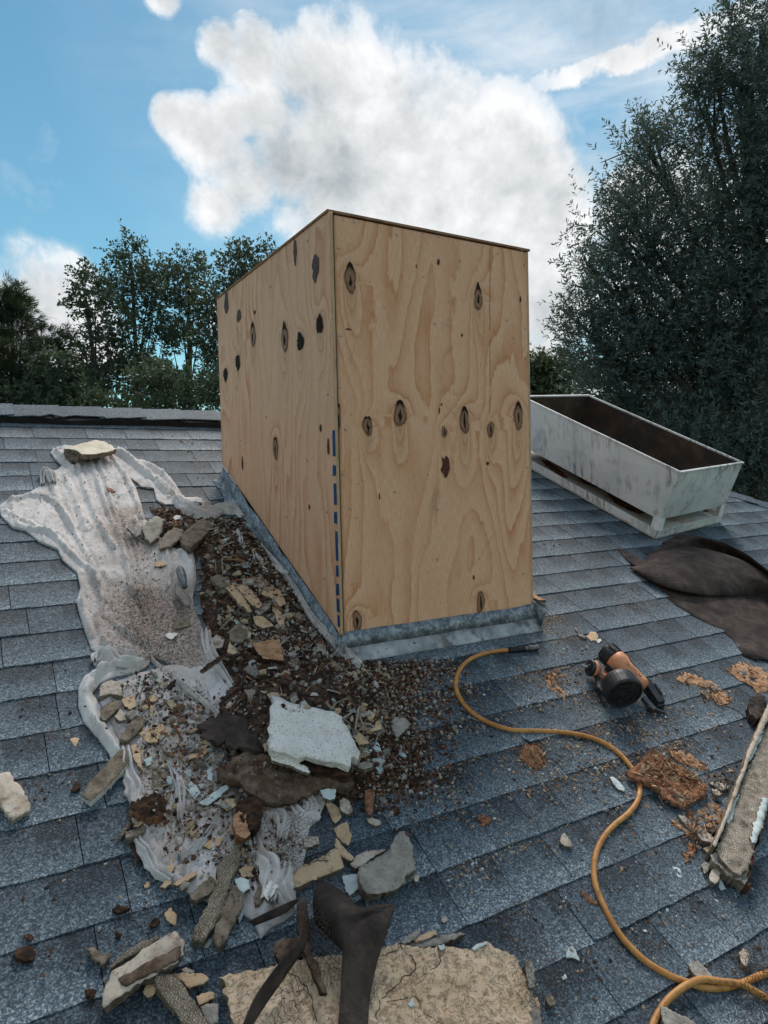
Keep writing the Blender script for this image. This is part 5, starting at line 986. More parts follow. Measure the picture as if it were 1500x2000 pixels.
# chips on and around the lower sheet
for nm, lb, pts, mt, th in [
    ('stucco_chip', 'lone cream chip on the bare shingles left of the sheet', Z3((108, 582), (140, 570), (170, 578), (158, 602), (140, 624), (122, 605)), 'plaster_cream', .004),
    ('stucco_chip', 'large tan stucco chunk just inside the bend of the sheet sleeve', Z3((285, 275), (310, 245), (345, 235), (400, 248), (415, 290), (418, 330), (350, 312), (280, 330)), 'plaster_beige', .022),
    ('stucco_chip', 'pointed cream chip near the bend of the sheet sleeve', Z3((408, 352), (440, 335), (482, 322), (495, 352), (498, 388), (462, 408), (430, 392)), 'plaster_cream', .010),
    ('stone', 'broad grey-brown stone below the tan chunk inside the sheet sleeve', Z3((285, 400), (345, 362), (405, 362), (400, 400), (350, 440), (310, 475), (290, 450)), 'mortar_brown', .018),
    ('stone', 'triangular tan stone inside the sheet sleeve', Z3((370, 445), (405, 405), (430, 430), (438, 470), (398, 476)), 'plaster_beige', .016),
    ('stone', 'pale grey stone right of the triangular tan stone', Z3((440, 425), (480, 410), (508, 440), (470, 465), (442, 452)), 'plaster_grey', .014),
    ('stucco_chip', 'cream pebble near the middle of the lower sheet', Z3((575, 335), (600, 320), (628, 342), (610, 362), (580, 358)), 'plaster_cream', .012),
    ('mortar_flake', 'long dark mortar bar lying diagonally on the lower sheet', Z3((400, 580), (430, 530), (480, 465), (520, 440), (550, 450), (540, 500), (490, 560), (440, 592)), 'mortar_brown', .020),
    ('stucco_chip', 'wide cream chip with rust-brown dirt on it, middle of the lower sheet', Z3((510, 545), (560, 520), (620, 510), (650, 492), (692, 488), (690, 540), (655, 572), (610, 602), (560, 602), (535, 575)), 'plaster_cream', .010),
    ('mortar_flake', 'greyish triangular flake right of the wide cream chip', Z3((648, 640), (690, 585), (742, 548), (752, 590), (720, 650), (690, 675)), 'plaster_grey', .010),
    ('stucco_chip', 'cream chip close to the left end of the dark felt scrap', Z3((865, 578), (905, 590), (952, 602), (930, 640), (902, 672), (875, 650), (880, 612)), 'plaster_cream', .006),
    ('stucco_chip', 'narrow cream chip below the dark felt scrap', Z3((785, 692), (830, 670), (885, 660), (895, 680), (840, 695), (800, 702)), 'plaster_cream', .008),
    ('stucco_chip', 'upright cream chip beside the upper end of the grey board', Z3((465, 615), (500, 612), (532, 650), (525, 700), (538, 765), (505, 735), (482, 690)), 'plaster_cream', .010),
    ('paint_chip', 'blue-white paint flake near the upper end of the grey board', Z3((540, 705), (585, 680), (608, 690), (590, 725), (560, 742)), 'paint_blue', .004),
    ('paint_chip', 'pale blue paint plate in the middle of the lower sheet', Z3((778, 865), (820, 830), (850, 850), (878, 890), (858, 915), (845, 938), (815, 900)), 'paint_blue', .006),
    ('paint_chip', 'small blue chip with a tan corner above the blue bar', Z3((912, 762), (945, 742), (952, 790), (940, 832), (918, 815)), 'paint_blue', .006),
    ('paint_chip', 'long pale blue bar pointing towards the soiled board', Z3((865, 955), (930, 905), (1000, 858), (1045, 838), (1038, 870), (980, 925), (915, 972)), 'paint_blue', .016),
    ('lath_piece', 'grey gridded piece standing upright on the lower sheet', Z3((595, 800), (620, 780), (655, 785), (648, 840), (628, 905), (600, 880)), 'lath_mortar', .008),
    ('stucco_chip', 'square cream chip at the left of the black rotten block', Z3((998, 948), (1035, 925), (1075, 930), (1082, 975), (1030, 1005), (1010, 985)), 'plaster_cream', .010),
    ('stucco_chip', 'beige chip on top of the pile at the left edge of the sheet', Z3((462, 1030), (500, 1008), (522, 1045), (500, 1080), (475, 1065)), 'plaster_beige', .012),
    ('stucco_chip', 'cream and blue curl in the pile at the left edge of the sheet', Z3((480, 1090), (530, 1055), (562, 1020), (555, 1060), (515, 1095)), 'plaster_cream', .012),
    ('wood_scrap', 'thin grey stick end poking out left of the pile at the sheet edge', Z3((388, 1165), (420, 1110), (470, 1050), (478, 1075), (440, 1120), (405, 1168)), 'mortar_brown', .012),
    ('mortar_chunk', 'brown mortar lump under the pile at the left edge of the sheet', Z3((432, 1120), (490, 1110), (550, 1085), (552, 1120), (510, 1150), (440, 1162)), 'mortar_brown', .020),
    ('wood_scrap', 'dark upright wood sliver below the pile at the left sheet edge', Z3((450, 1175), (480, 1162), (512, 1165), (518, 1230), (520, 1310), (498, 1315), (480, 1250)), 'dark_wood', .010),
    ('stucco_chip', 'cream chip with a blue edge near the bottom hem of the sheet', Z3((722, 1262), (738, 1290), (720, 1330), (705, 1368), (655, 1342), (690, 1300)), 'plaster_cream', .008),
    ('stucco_chip', 'small cream chip with dirt at the end of the blue fold ridge', Z3((888, 1205), (930, 1172), (985, 1150), (1010, 1168), (985, 1200), (930, 1225)), 'plaster_cream', .012),
    ('stucco_chip', 'broad tan chip with blue paint beside the lath piece tips', Z3((1110, 1205), (1160, 1185), (1230, 1200), (1295, 1170), (1308, 1200), (1240, 1245), (1180, 1272), (1115, 1270)), 'plaster_cream', .014),
    ('stucco_chip', 'cream strip along the bottom hem of the sheet', Z3((708, 1432), (760, 1395), (820, 1362), (858, 1350), (850, 1382), (790, 1410), (740, 1440)), 'plaster_cream', .012),
    ('stucco_chip', 'cream nub at the left end of the hem strip', Z3((638, 1448), (665, 1410), (710, 1390), (705, 1425), (665, 1455)), 'plaster_cream', .012),
    ('stucco_chip', 'cream chip with an orange stain right of the first lath piece', Z3((1098, 1345), (1135, 1320), (1195, 1325), (1212, 1352), (1170, 1385), (1120, 1392)), 'plaster_cream', .012),
    ('wood_scrap', 'dark-red wood curl beside the orange-stained chip', Z3((1185, 1330), (1215, 1320), (1258, 1365), (1248, 1405), (1215, 1420), (1188, 1390)), 'dark_wood', .014),
    ('paint_chip', 'blue and cream chip at the right edge of the second lath piece', Z3((1072, 1402), (1110, 1390), (1158, 1405), (1165, 1455), (1110, 1492), (1090, 1450)), 'paint_blue', .012),
    ('stucco_chip', 'pale grey wedge on the lowest corner of the sheet', Z3((1240, 1485), (1258, 1440), (1285, 1405), (1332, 1440), (1310, 1480), (1270, 1530)), 'plaster_white', .018),
    ('mortar_flake', 'brown rounded mortar strip left of the pale grey wedge', Z5((1035, 460), (1060, 400), (1100, 340), (1115, 370), (1095, 430), (1075, 500), (1050, 500)), 'mortar_brown', .016),
    ('mortar_flake', 'blue-edged grey plate leaning beside the first lath piece', Z5((665, 445), (720, 385), (800, 335), (815, 380), (780, 440), (705, 475), (672, 472)), 'mortar_brown', .020),
    ('stone', 'grey pebble pile stone at the hem strip', Z5((598, 400), (630, 365), (660, 372), (650, 400), (615, 415)), 'plaster_grey', .014),
    ('stucco_chip', 'cream chip with a notch on the bare shingles left of the second lath piece', Z5((512, 552), (550, 520), (568, 540), (586, 572), (580, 625), (548, 612), (525, 590)), 'plaster_cream', .006),
    ('stucco_chip', 'tiny cream chip on the shingles left of the sheet hem', Z5((392, 385), (415, 365), (435, 368), (420, 400), (400, 404)), 'plaster_cream', .004)]:
    piece(nm, nm.replace('_', ' '), lb, pts, mt, th)
gb = piece('grey_board', 'board', 'weathered grey board stub with a white painted edge sticking out left of the sheet', Z3((400, 645), (440, 640), (470, 662), (465, 705), (400, 790), (320, 870), (232, 942), (205, 940), (180, 915), (215, 840), (300, 750)), 'mortar_brown', .022, .008, 'plaster_white', jit=.0006)
piece('beige_slab', 'stucco piece', 'beige stucco piece with a jagged right side at the left border of the picture', LP([(-60, 215), (0, 210), (68, 210), (92, 245), (100, 272), (140, 300), (165, 335), (175, 375), (192, 390), (218, 462), (216, 490), (150, 522), (88, 550), (50, 510), (20, 470), (-60, 400)], 0, 1450, 3.64), 'plaster_beige', .016, .006, 'plaster_beige')
rw = piece('rotten_wood', 'rotten wood', 'black and red crumbling wood lump on the left edge of the lower sheet', Z3((458, 990), (470, 960), (510, 935), (560, 905), (600, 895), (645, 915), (680, 950), (670, 1000), (620, 1030), (560, 1042), (510, 1020), (495, 1000)), 'dark_wood', .045, .010, 'rot_wood', rel=.010, rs=40)
rw = thing('rotten_block', X3(UV([(485, 1595)]), .05)[0], 'rotten wood block, half black, half orange fibres, lying on the lower dust sheet', 'rotten wood')
piece('black_side', None, None, Z3((1090, 940), (1160, 908), (1220, 930), (1245, 975), (1238, 1040), (1195, 1110), (1150, 1120), (1120, 1060), (1085, 1010)), 'dark_wood', .045, .03, 'dark_wood', parent=rw, rel=.008)
piece('fibrous_side', None, None, Z3((1065, 1030), (1100, 1005), (1140, 1020), (1145, 1080), (1168, 1140), (1130, 1165), (1085, 1150), (1068, 1100)), 'orange_wood', .03, .045, 'rot_wood', parent=rw, rel=.006)
# lath pieces: mortar on expanded metal
pcA = piece('lath_piece', 'lath mortar piece', 'long narrow mortar piece printed with diamond lath, its tip pointing up onto the sheet', Z5((930, 132), (948, 128), (962, 200), (955, 260), (915, 320), (895, 400), (860, 490), (845, 560), (805, 620), (775, 670), (740, 725), (700, 712), (668, 700), (690, 640), (720, 580), (758, 520), (790, 440), (822, 350), (818, 285), (860, 235), (905, 185)), 'lath_mortar', .030, .012, 'mortar_brown', rel=.005, res=.007)
pcB = piece('lath_piece', 'lath mortar piece', 'shorter rounded mortar piece with lath print lying against the long narrow one', Z5((885, 402), (930, 385), (960, 410), (982, 450), (965, 530), (925, 600), (880, 690), (835, 765), (815, 735), (802, 690), (808, 605), (850, 510), (860, 450)), 'mortar_brown', .028, .012, 'mortar_brown', rel=.006, res=.008)
piece('paint_chip', 'paint chip', 'pale blue paint curl sticking out from under the lower ends of the two lath pieces', Z5((745, 740), (770, 700), (785, 650), (805, 660), (808, 700), (830, 745), (790, 720), (770, 752)), 'paint_blue', .004, .006)
piece('paint_chip', 'paint chip', 'pale blue flake at the right side of the shorter lath piece', Z5((965, 500), (990, 460), (1000, 500), (975, 560), (955, 610), (945, 580)), 'paint_blue', .004, .008)
pcC = piece('lath_piece', 'lath mortar piece', 'gridded mortar strip with curled cream edge at the bottom of the picture', Z5((448, 925), (500, 905), (562, 905), (580, 930), (625, 965), (650, 1010), (700, 1080), (745, 1150), (780, 1230), (640, 1240), (575, 1130), (500, 1030), (460, 975)), 'lath_mortar', .026, .006, 'mortar_brown', rel=.005, res=.007)
for lb, pts, mt, th in [('cream slab edge piece right of the gridded strip at the bottom', Z5((562, 908), (640, 902), (755, 905), (772, 940), (740, 968), (650, 990), (625, 960), (580, 930)), 'plaster_cream', .016),
    ('curled cream shell beside the gridded strip at the bottom', Z5((700, 1040), (740, 1015), (800, 1012), (812, 1045), (770, 1070), (715, 1092)), 'plaster_cream', .016),
    ('grey crumpled mortar lump at the bottom edge left of the large cream slab', Z5((722, 1095), (770, 1078), (828, 1080), (835, 1130), (830, 1190), (780, 1205), (745, 1160)), 'plaster_grey', .024),
    ('small cream and blue curl left of the gridded strip', Z5((382, 1012), (410, 970), (450, 962), (472, 1000), (450, 1030), (410, 1045)), 'plaster_cream', .014),
    ('brown angular chunk on the bare shingles at lower left', Z5((60, 758), (105, 748), (135, 780), (150, 800), (185, 780), (202, 795), (175, 835), (150, 855), (95, 815)), 'mortar_brown', .020),
    ('thin mortar strip lying along the top of the beige slab at lower left', Z5((192, 862), (240, 812), (300, 765), (380, 715), (470, 685), (480, 700), (430, 745), (330, 795), (260, 832), (200, 872)), 'lath_mortar', .014),
    ('stone cluster piece near the end of the beige slab', Z5((612, 880), (640, 870), (690, 885), (680, 905), (625, 902)), 'plaster_beige', .010)]:
    piece('stucco_chip', 'stucco chip', lb, pts, mt, th)
bs = thing('beige_slab', X3(UV([(280, 1900)]), 0)[0], 'long beige stucco slab with a dark brown strip, lying in the lower left corner', 'stucco slab')
piece('slab_face', None, None, Z5((140, 1092), (152, 1030), (180, 965), (205, 890), (270, 845), (340, 805), (440, 735), (520, 685), (575, 655), (622, 700), (630, 745), (618, 790), (590, 835), (520, 868), (470, 905), (400, 945), (330, 985), (260, 1035), (210, 1070), (160, 1102)), 'plaster_beige', .03, .008, 'mortar_brown', parent=bs, rel=.003)
piece('bark_strip', None, None, Z5((240, 930), (330, 885), (430, 830), (520, 785), (590, 750), (612, 742), (602, 820), (540, 850), (450, 895), (350, 945), (290, 972), (262, 965)), 'dirt_board', .003, .0385, 'dark_wood', parent=bs, rel=.0015)
# rotten and dark lumps on the shingles at left
for lb, pts in [('dark brown bark lump on the shingles near the bottom left corner', LP([(95, 1480), (150, 1455), (215, 1440), (258, 1485), (240, 1540), (180, 1562), (110, 1545)], 0, 1450, 3.64)),
    ('reddish bark bit above the dark lump near the bottom left', LP([(165, 1365), (205, 1352), (238, 1370), (225, 1410), (190, 1410)], 0, 1450, 3.64)), ('dark leafy bark bit left of the beige slab tip', LP([(600, 1770), (650, 1750), (690, 1770), (660, 1820), (615, 1805)], 0, 1450, 3.64)),
    ('brown bark flake on the shingles left of the grey board', LP([(500, 340), (530, 290), (565, 278), (572, 320), (535, 352)], 0, 1450, 3.64)), ('dark red bark bit left of the cream notch chip', Z5((425, 610), (455, 582), (488, 590), (470, 625), (440, 632))),
    ('brown bark bit on the shingles below the tiny cream chip', Z5((225, 665), (245, 648), (262, 672), (248, 695), (230, 690))), ('shredded dark bark on the shingles left of the lower sheet', Z5((205, 530), (240, 500), (290, 512), (315, 522), (280, 545), (235, 555)))]:
    piece('bark_flake', 'bark flake', lb, pts, 'dark_wood', .010, rel=.004, side='dark_wood')
# ------------------------------------------------ the large cream slab in front
slab = thing('cream_slab', X3(UV([(740, 1950)]), 0)[0], 'large cracked cream stucco slab across the bottom of the picture', 'stucco slab')
cracks = [UV(c, .05) for c in ([(781, 1842), (812, 1880), (800, 1900), (770, 1925), (745, 1950), (735, 1985)], [(745, 1955), (810, 1945), (826, 1970), (860, 1995), (880, 2010)], [(700, 1875), (748, 1862), (781, 1850)], [(555, 1890), (600, 1925), (620, 1990)], [(865, 1852), (855, 1880), (830, 1900), (812, 1912)])]
def slabx(p):
    h = .0022 * fbm(p, 11, 3, 5.) + .0035 * fbm(p, 42, 3, 15.) - .005 * np.clip(fbm(p, 30, 2, 21.) * 3 - .5, 0, 1) - .003 * np.exp(-(np.abs(fbm(np.c_[p[:, 0] + .05 * fbm(p, 9, 2, 1.), p[:, 1]], 16, 2, 8.)) / .05) ** 2) * (fbm(p, 5, 2, 3.) > -.12)
    for c in cracks: h -= .004 * np.exp(-(pdist(p, c) / .0045) ** 2)
    return h
piece('slab_face', None, None, [(427, 1910), (443, 1902), (480, 1897), (523, 1888), (560, 1877), (600, 1872), (640, 1866), (668, 1862), (710, 1858), (748, 1850), (781, 1843), (820, 1851), (865, 1849), (895, 1850), (924, 1853), (938, 1842), (952, 1838), (968, 1846), (980, 1856), (1008, 1869), (1020, 1890), (1027, 1904), (1033, 1930), (1036, 1965), (1040, 2010), (1050, 2080), (600, 2110), (480, 2090), (462, 2010), (450, 1978), (441, 1962), (446, 1948), (434, 1938), (442, 1924)], 'stucco_skin', .035, .012, 'broken_edge', parent=slab, rel=.002, res=.0058, extra=slabx, jit=.0018)
cm = MB()
for c in cracks:
    cc = catmull(c, 5); cc = cc + RNG.normal(0, .0016, cc.shape); cm.tube(X3(cc, .0475 + slabx(cc) + .0004), RNG.uniform(.0005, .0009), 4)
tag(cm.build('crack', 'black_gap', slab), None, kind='stuff')
piece('paint_layer', None, None, Z6((668, 985), (700, 950), (712, 1000), (690, 1000)), 'paint_blue', .001, .047, parent=slab, rel=.0002)
piece('paint_layer', None, None, Z6((1010, 690), (1040, 665), (1092, 652), (1098, 668), (1050, 682), (1030, 705)), 'paint_blue', .0015, .0475, parent=slab, rel=.0002)
piece('paint_layer', None, None, Z6((830, 672), (870, 668), (872, 690), (850, 700)), 'paint_blue', .0015, .0475, parent=slab, rel=.0002)
piece('broken_rim', None, None, Z6((1300, 752), (1325, 745), (1345, 775), (1348, 890), (1322, 900), (1305, 850)), 'plaster_grey', .045, .006, parent=slab)
piece('broken_rim', None, None, Z6((1302, 905), (1330, 900), (1345, 960), (1378, 1040), (1380, 1110), (1320, 1110)), 'plaster_grey', .035, .006, parent=slab)
piece('broken_rim', None, None, Z6((1345, 950), (1362, 945), (1378, 1000), (1382, 1100), (1350, 1100)), 'plaster_cream', .030, .004, parent=slab)
for lb, pts, mt, th in [('grey stub leaning on the back edge of the large cream slab', Z6((632, 655), (690, 610), (735, 580), (742, 598), (705, 640), (650, 672)), 'plaster_grey', .03),
    ('cream sliver behind the back edge of the large cream slab', Z6((700, 640), (760, 608), (815, 590), (830, 615), (770, 640), (715, 660)), 'plaster_cream', .025),
    ('long grey splintered piece along the back edge of the large cream slab', Z6((628, 672), (720, 655), (850, 620), (950, 598), (985, 606), (930, 630), (860, 668), (740, 692), (660, 692)), 'plaster_grey', .022)]:
    piece('stucco_chip', 'stucco chip', lb, pts, mt, th)
# felt strips: bent, standing off the roof
def sheetgrid(name, rows, mat, parent=None, tag_=None, th=.0025, sub=4, wav=.0):
    """rows: list of rows of (px, py, height off the roof); a smooth bent sheet through them"""
    P = np.array([[X3(UV([(x, y)], h), h)[0] for x, y, h in r_] for r_ in rows]); P = np.array([catmull(r_, sub) for r_ in P]); P = np.array([catmull(P[:, j], sub) for j in range(P.shape[1])]).transpose(1, 0, 2)
    n, m = P.shape[:2]; V = P.reshape(-1, 3)
    if wav: V = V + RN * (wav * np.array([mn.fractal(Vector(v * 24), 1, 2, 3) for v in V]))[:, None]
    F = [(i * m + j, i * m + j + 1, (i + 1) * m + j + 1, (i + 1) * m + j) for i in range(n - 1) for j in range(m - 1)]
    o = meshobj(name, V, F, mat, parent, True, tag_); s_ = o.modifiers.new('s', 'SOLIDIFY'); s_.thickness = th; s_.offset = 0; return o
fs = thing('felt_strip', X3(UV([(700, 1850)]), 0)[0], 'dark brown felt strip folded over upright and hanging across the large cream slab', 'felt strip')
sheetgrid('hanging_part', [[(671, 1803, .13), (700, 1796, .135), (735, 1782, .13), (774, 1766, .12)], [(670, 1840, .115), (695, 1835, .125), (728, 1825, .125), (757, 1815, .11)], [(668, 1890, .085), (690, 1888, .10), (712, 1886, .10), (735, 1884, .085)], [(665, 1950, .062), (685, 1950, .072), (702, 1950, .07), (722, 1948, .06)], [(660, 2010, .056), (682, 2010, .062), (700, 2010, .062), (718, 2008, .056)]], 'felt', fs)
sheetgrid('back_part', [[(621, 1721, .05), (645, 1727, .06), (672, 1745, .09), (702, 1771, .12), (735, 1768, .125), (774, 1766, .12)], [(612, 1752, .06), (632, 1750, .10), (655, 1762, .13), (685, 1782, .145), (715, 1780, .14), (755, 1772, .125)], [(614, 1790, .02), (628, 1790, .08), (645, 1800, .11), (668, 1806, .13), (690, 1798, .135), (735, 1782, .13)], [(618, 1806, .0), (632, 1820, .03), (648, 1836, .055), (668, 1855, .09), (670, 1850, .10), (671, 1845, .11)]], 'felt', fs, wav=.002)
fa = sheetgrid('felt_strip', [[(470, 2012, .06), (487, 2012, .05)], [(500, 1945, .085), (520, 1960, .06)], [(552, 1872, .11), (570, 1888, .075)], [(585, 1826, .10), (603, 1835, .07)], [(583, 1780, .09), (600, 1775, .085)], [(583, 1757, .075), (592, 1750, .07)], [(545, 1770, .06), (560, 1782, .055)], [(485, 1800, .04), (497, 1808, .03)]], 'felt', None, ('thin dark felt strip arching down over the left end of the cream slab', 'felt strip'))
# tangled hexagonal wire
def hexwire(name, path, width, cell, label, h0, seed, wob=.004, parent=None, skip=.16, rad=.0006):
    rng = np.random.default_rng(seed); C = catmull([(*UV([(x, y)], h)[0], h) for x, y, h in path], 8); L = np.r_[0, np.cumsum(np.linalg.norm(np.diff(C, axis=0), axis=1))]; T = np.gradient(C[:, :2], axis=0); T /= np.linalg.norm(T, axis=1)[:, None]; m_ = MB()
    def at(s, w):
        s = np.clip(s, 0, L[-1]); c = np.array([np.interp(s, L, C[:, k]) for k in range(3)]); t = np.array([np.interp(s, L, T[:, k]) for k in range(2)]); q = c[:2] + np.array((-t[1], t[0])) * w; return X3([q], c[2] + rng.normal(0, wob * .4) + wob * math.sin(w * 90 + s * 50))[0]
    nodes = {}
    def nd(i, j): 
        if (i, j) not in nodes: nodes[(i, j)] = at(i * cell * .5 + rng.normal(0, cell * .08), (j - width / cell / 2) * cell * .58 * 2 * .5 + rng.normal(0, cell * .08))
        return nodes[(i, j)]
    ni = int(L[-1] / cell * 2); nj = int(width / cell * 1.7)
    for i in range(0, ni, 2):
        for j in range(nj):
            o = (i // 2) % 2
            a, b = nd(i, j * 2 + o), nd(i + 1, j * 2 + o)
            for p, q in ((a, b), (b, nd(i + 2, j * 2 + 1 + o - (0 if o == 0 else 0))), (b, nd(i + 2, j * 2 - 1 + o))):
                if rng.random() > skip and np.linalg.norm(p - q) < cell * 3: m_.tube([p, (p + q) / 2 + RN * rng.normal(0, .0006), q], rad, 3)
    return m_.build(name, 'wire', parent, tag_=(label, 'wire mesh'))
hexwire('wire_mesh', [(588, 1590, .045), (575, 1625, .05), (563, 1665, .045), (561, 1682, .05), (563, 1694, .05)], .060, .010, 'rusty hexagonal wire mesh draped over the lower right of the dust sheet', 0, 31)
hexwire('wire_mesh', [(592, 1762, .10), (600, 1810, .10), (610, 1860, .09), (622, 1905, .075), (634, 1940, .055)], .035, .009, 'narrow twisted strip of rusty wire mesh hanging beside the upright felt strip', 0, 32)
hexwire('wire_mesh', [(955, 1790, .010), (985, 1820, .02), (1012, 1860, .045), (1026, 1910, .06), (1030, 1970, .06)], .06, .012, 'curled rusty wire mesh along the right edge of the large cream slab', 0, 33)
hexwire('wire_mesh', [(560, 1900, .055), (550, 1940, .055), (540, 1975, .055), (540, 2005, .055)], .03, .012, 'thin wire mesh scrap lying on the left part of the large cream slab', 0, 34, skip=.3)
piece('bark_strip', 'bark strip', 'crumbling dark fibre strip beside the narrow twisted wire on the cream slab', Z5((1300, 480), (1335, 480), (1345, 600), (1370, 760), (1420, 880), (1470, 1020), (1440, 1015), (1395, 930), (1350, 830), (1310, 700), (1290, 600)), 'dirt_board', .010, .065, 'dark_wood', rel=.006)
piece('bark_strip', 'bark strip', 'dark brown fibrous mat between the sheet corner and the upright felt strip', Z5((1150, 760), (1170, 710), (1240, 690), (1300, 700), (1330, 800), (1260, 830), (1180, 830)), 'dirt_board', .012, .03, 'dark_wood', rel=.006)

scatter('dirt_flecks', 1500, [(Z4((-190, 640), (40, 500), (230, 690), (450, 770), (700, 790), (690, 860), (400, 920), (130, 890), (-40, 800)), .45), (lowarea, .4), (Z4((240, 340), (640, 450), (750, 680), (690, 740), (230, 640)), .04), (Z2((330, 680), (560, 700), (780, 840), (760, 990), (560, 1000), (420, 850)), .11)], [(5, 'flake', BARK), (2, 'stone', GREY), (1.5, 'splinter', BARK), (.6, 'splinter', OR), (.5, 'flake', CREAM)], .004, .018, 'dirt and small chips lying on top of the felt scrap, board and broken stucco', 'dirt flecks', 54, power=2)
# ================================================================ right side: felt, hose, nail gun, wood, trim
fl = thing('roofing_felt', X3(UV([(1400, 1160)]), 0)[0], 'large curled sheet of brown roofing felt at the right border below the hood', 'roofing felt')
sheetgrid('curled_part', [
    [(1262, 1082, 0.036), (1343, 1052, 0.060), (1385, 1052, 0.100), (1432, 1068, 0.136), (1480, 1098, 0.152), (1540, 1150, 0.152), (1620, 1230, 0.136)],
    [(1272, 1095, 0.010), (1350, 1078, 0.010), (1400, 1090, 0.016), (1450, 1110, 0.024), (1500, 1140, 0.032), (1560, 1190, 0.032), (1640, 1270, 0.032)],
    [(1255, 1112, 0.005), (1300, 1135, 0.008), (1360, 1150, 0.010), (1420, 1160, 0.011), (1480, 1170, 0.012), (1550, 1210, 0.012), (1620, 1280, 0.012)],
    [(1236, 1112, 0.008), (1284, 1140, 0.028), (1350, 1156, 0.040), (1420, 1160, 0.044), (1490, 1160, 0.044), (1560, 1200, 0.044), (1630, 1270, 0.044)],
    [(1232, 1108, 0.014), (1282, 1118, 0.060), (1350, 1118, 0.084), (1420, 1122, 0.096), (1490, 1138, 0.096), (1560, 1180, 0.096), (1630, 1250, 0.096)],
    [(1258, 1100, 0.024), (1290, 1092, 0.068), (1350, 1085, 0.100), (1415, 1092, 0.116), (1480, 1115, 0.116), (1550, 1158, 0.116), (1625, 1230, 0.116)],
    [(1267, 1082, 0.032), (1300, 1074, 0.064), (1345, 1068, 0.096), (1400, 1078, 0.112), (1462, 1100, 0.112), (1535, 1145, 0.112), (1615, 1222, 0.112)]], 'felt', fl, sub=5, wav=.002)
sheetgrid('lower_part', [[(1280, 1143, .004), (1350, 1140, .010), (1430, 1145, .02), (1500, 1150, .02), (1600, 1200, .02)], [(1312, 1176, .004), (1362, 1170, .012), (1430, 1180, .03), (1500, 1190, .03), (1600, 1240, .03)], [(1355, 1204, .004), (1395, 1198, .008), (1440, 1210, .02), (1500, 1225, .03), (1600, 1270, .03)], [(1420, 1240, .004), (1438, 1236, .006), (1460, 1242, .012), (1500, 1258, .015), (1600, 1300, .02)], [(1450, 1280, .004), (1464, 1285, .006), (1478, 1288, .01), (1500, 1290, .012), (1590, 1320, .02)]], 'felt', fl, wav=.003)
sheetgrid('back_flap', [[(1293, 1060, .004), (1335, 1044, .01), (1385, 1052, .02)], [(1294, 1072, .008), (1338, 1060, .02), (1386, 1060, .03)]], 'felt', fl)
sheetgrid('torn_tongue', [[(1205, 1070, .006), (1217, 1074, .008)], [(1222, 1092, .008), (1236, 1084, .012)], [(1238, 1104, .012), (1256, 1096, .02)], [(1262, 1116, .012), (1272, 1102, .03)]], 'felt', fl)
# air hose
hs = thing('air_hose', X3(UV([(1100, 1430)]), 0)[0], 'yellow-brown rubber air hose snaking down the shingles from the box to the lower right', 'hose')
hpx = [(992, 1270), (970, 1272), (945, 1277), (918, 1288), (898, 1308), (890, 1335), (897, 1362), (920, 1390), (955, 1412), (1000, 1426), (1055, 1428), (1110, 1432), (1160, 1443), (1202, 1466), (1232, 1498), (1248, 1532), (1246, 1562), (1228, 1588), (1198, 1613), (1174, 1643), (1161, 1680), (1162, 1725), (1178, 1768), (1198, 1806), (1222, 1840), (1260, 1877), (1308, 1906), (1345, 1920), (1375, 1929), (1410, 1930), (1450, 1920), (1490, 1904), (1540, 1892), (1600, 1890)]
pts = catmull(hpx, 6); uvp = UV(pts, .008); hh = field(uvp); hh = np.convolve(np.r_[[hh[0]] * 3, hh, [hh[-1]] * 3], np.ones(7) / 7, 'valid')
m_ = MB(); m_.tube(X3(uvp, .0085 + np.minimum(hh, .02)), .0078, 10); m_.build('hose', 'hose_rubber', hs, True)
p2 = [(1270, 2030), (1277, 2000), (1288, 1976), (1308, 1948), (1340, 1925), (1375, 1914), (1415, 1917), (1450, 1926), (1480, 1936), (1520, 1950), (1580, 1960)]
pts = catmull(p2, 6); uvp = UV(pts, .02); bump_ = .012 + .012 * np.exp(-((np.array(pts)[:, 0] - 1360) / 40) ** 2) + .012 * np.exp(-((np.array(pts)[:, 0] - 1445) / 30) ** 2)
m_ = MB(); m_.tube(X3(uvp, bump_), .0078, 10); m_.build('hose', 'hose_rubber', hs, True)
q = [X3(UV([p], .012), .012)[0] for p in ((994, 1270), (1012, 1268.5), (1024, 1267.5), (1034, 1266.5), (1050, 1265))]
m_ = MB(); dv = q[2] - q[0]; Ln = np.linalg.norm(dv); prof = []
for k in range(12): prof += [(Ln * k / 12, .0098), (Ln * (k + .45) / 12, .0098), (Ln * (k + .5) / 12, .0112), (Ln * (k + .95) / 12, .0112)]
m_.lathe(prof, q[0], dv, 14); m_.build('strain_relief', 'black_plastic', hs)
m_ = MB(); dv = q[4] - q[2]; Ln = np.linalg.norm(dv); m_.lathe([(0, .008), (Ln * .3, .008), (Ln * .32, .0115), (Ln * .62, .0115), (Ln * .64, .009), (Ln * .8, .009), (Ln * .82, .0105), (Ln, .0105)], q[2], dv, 12); m_.build('coupling', 'steel_dark', hs)
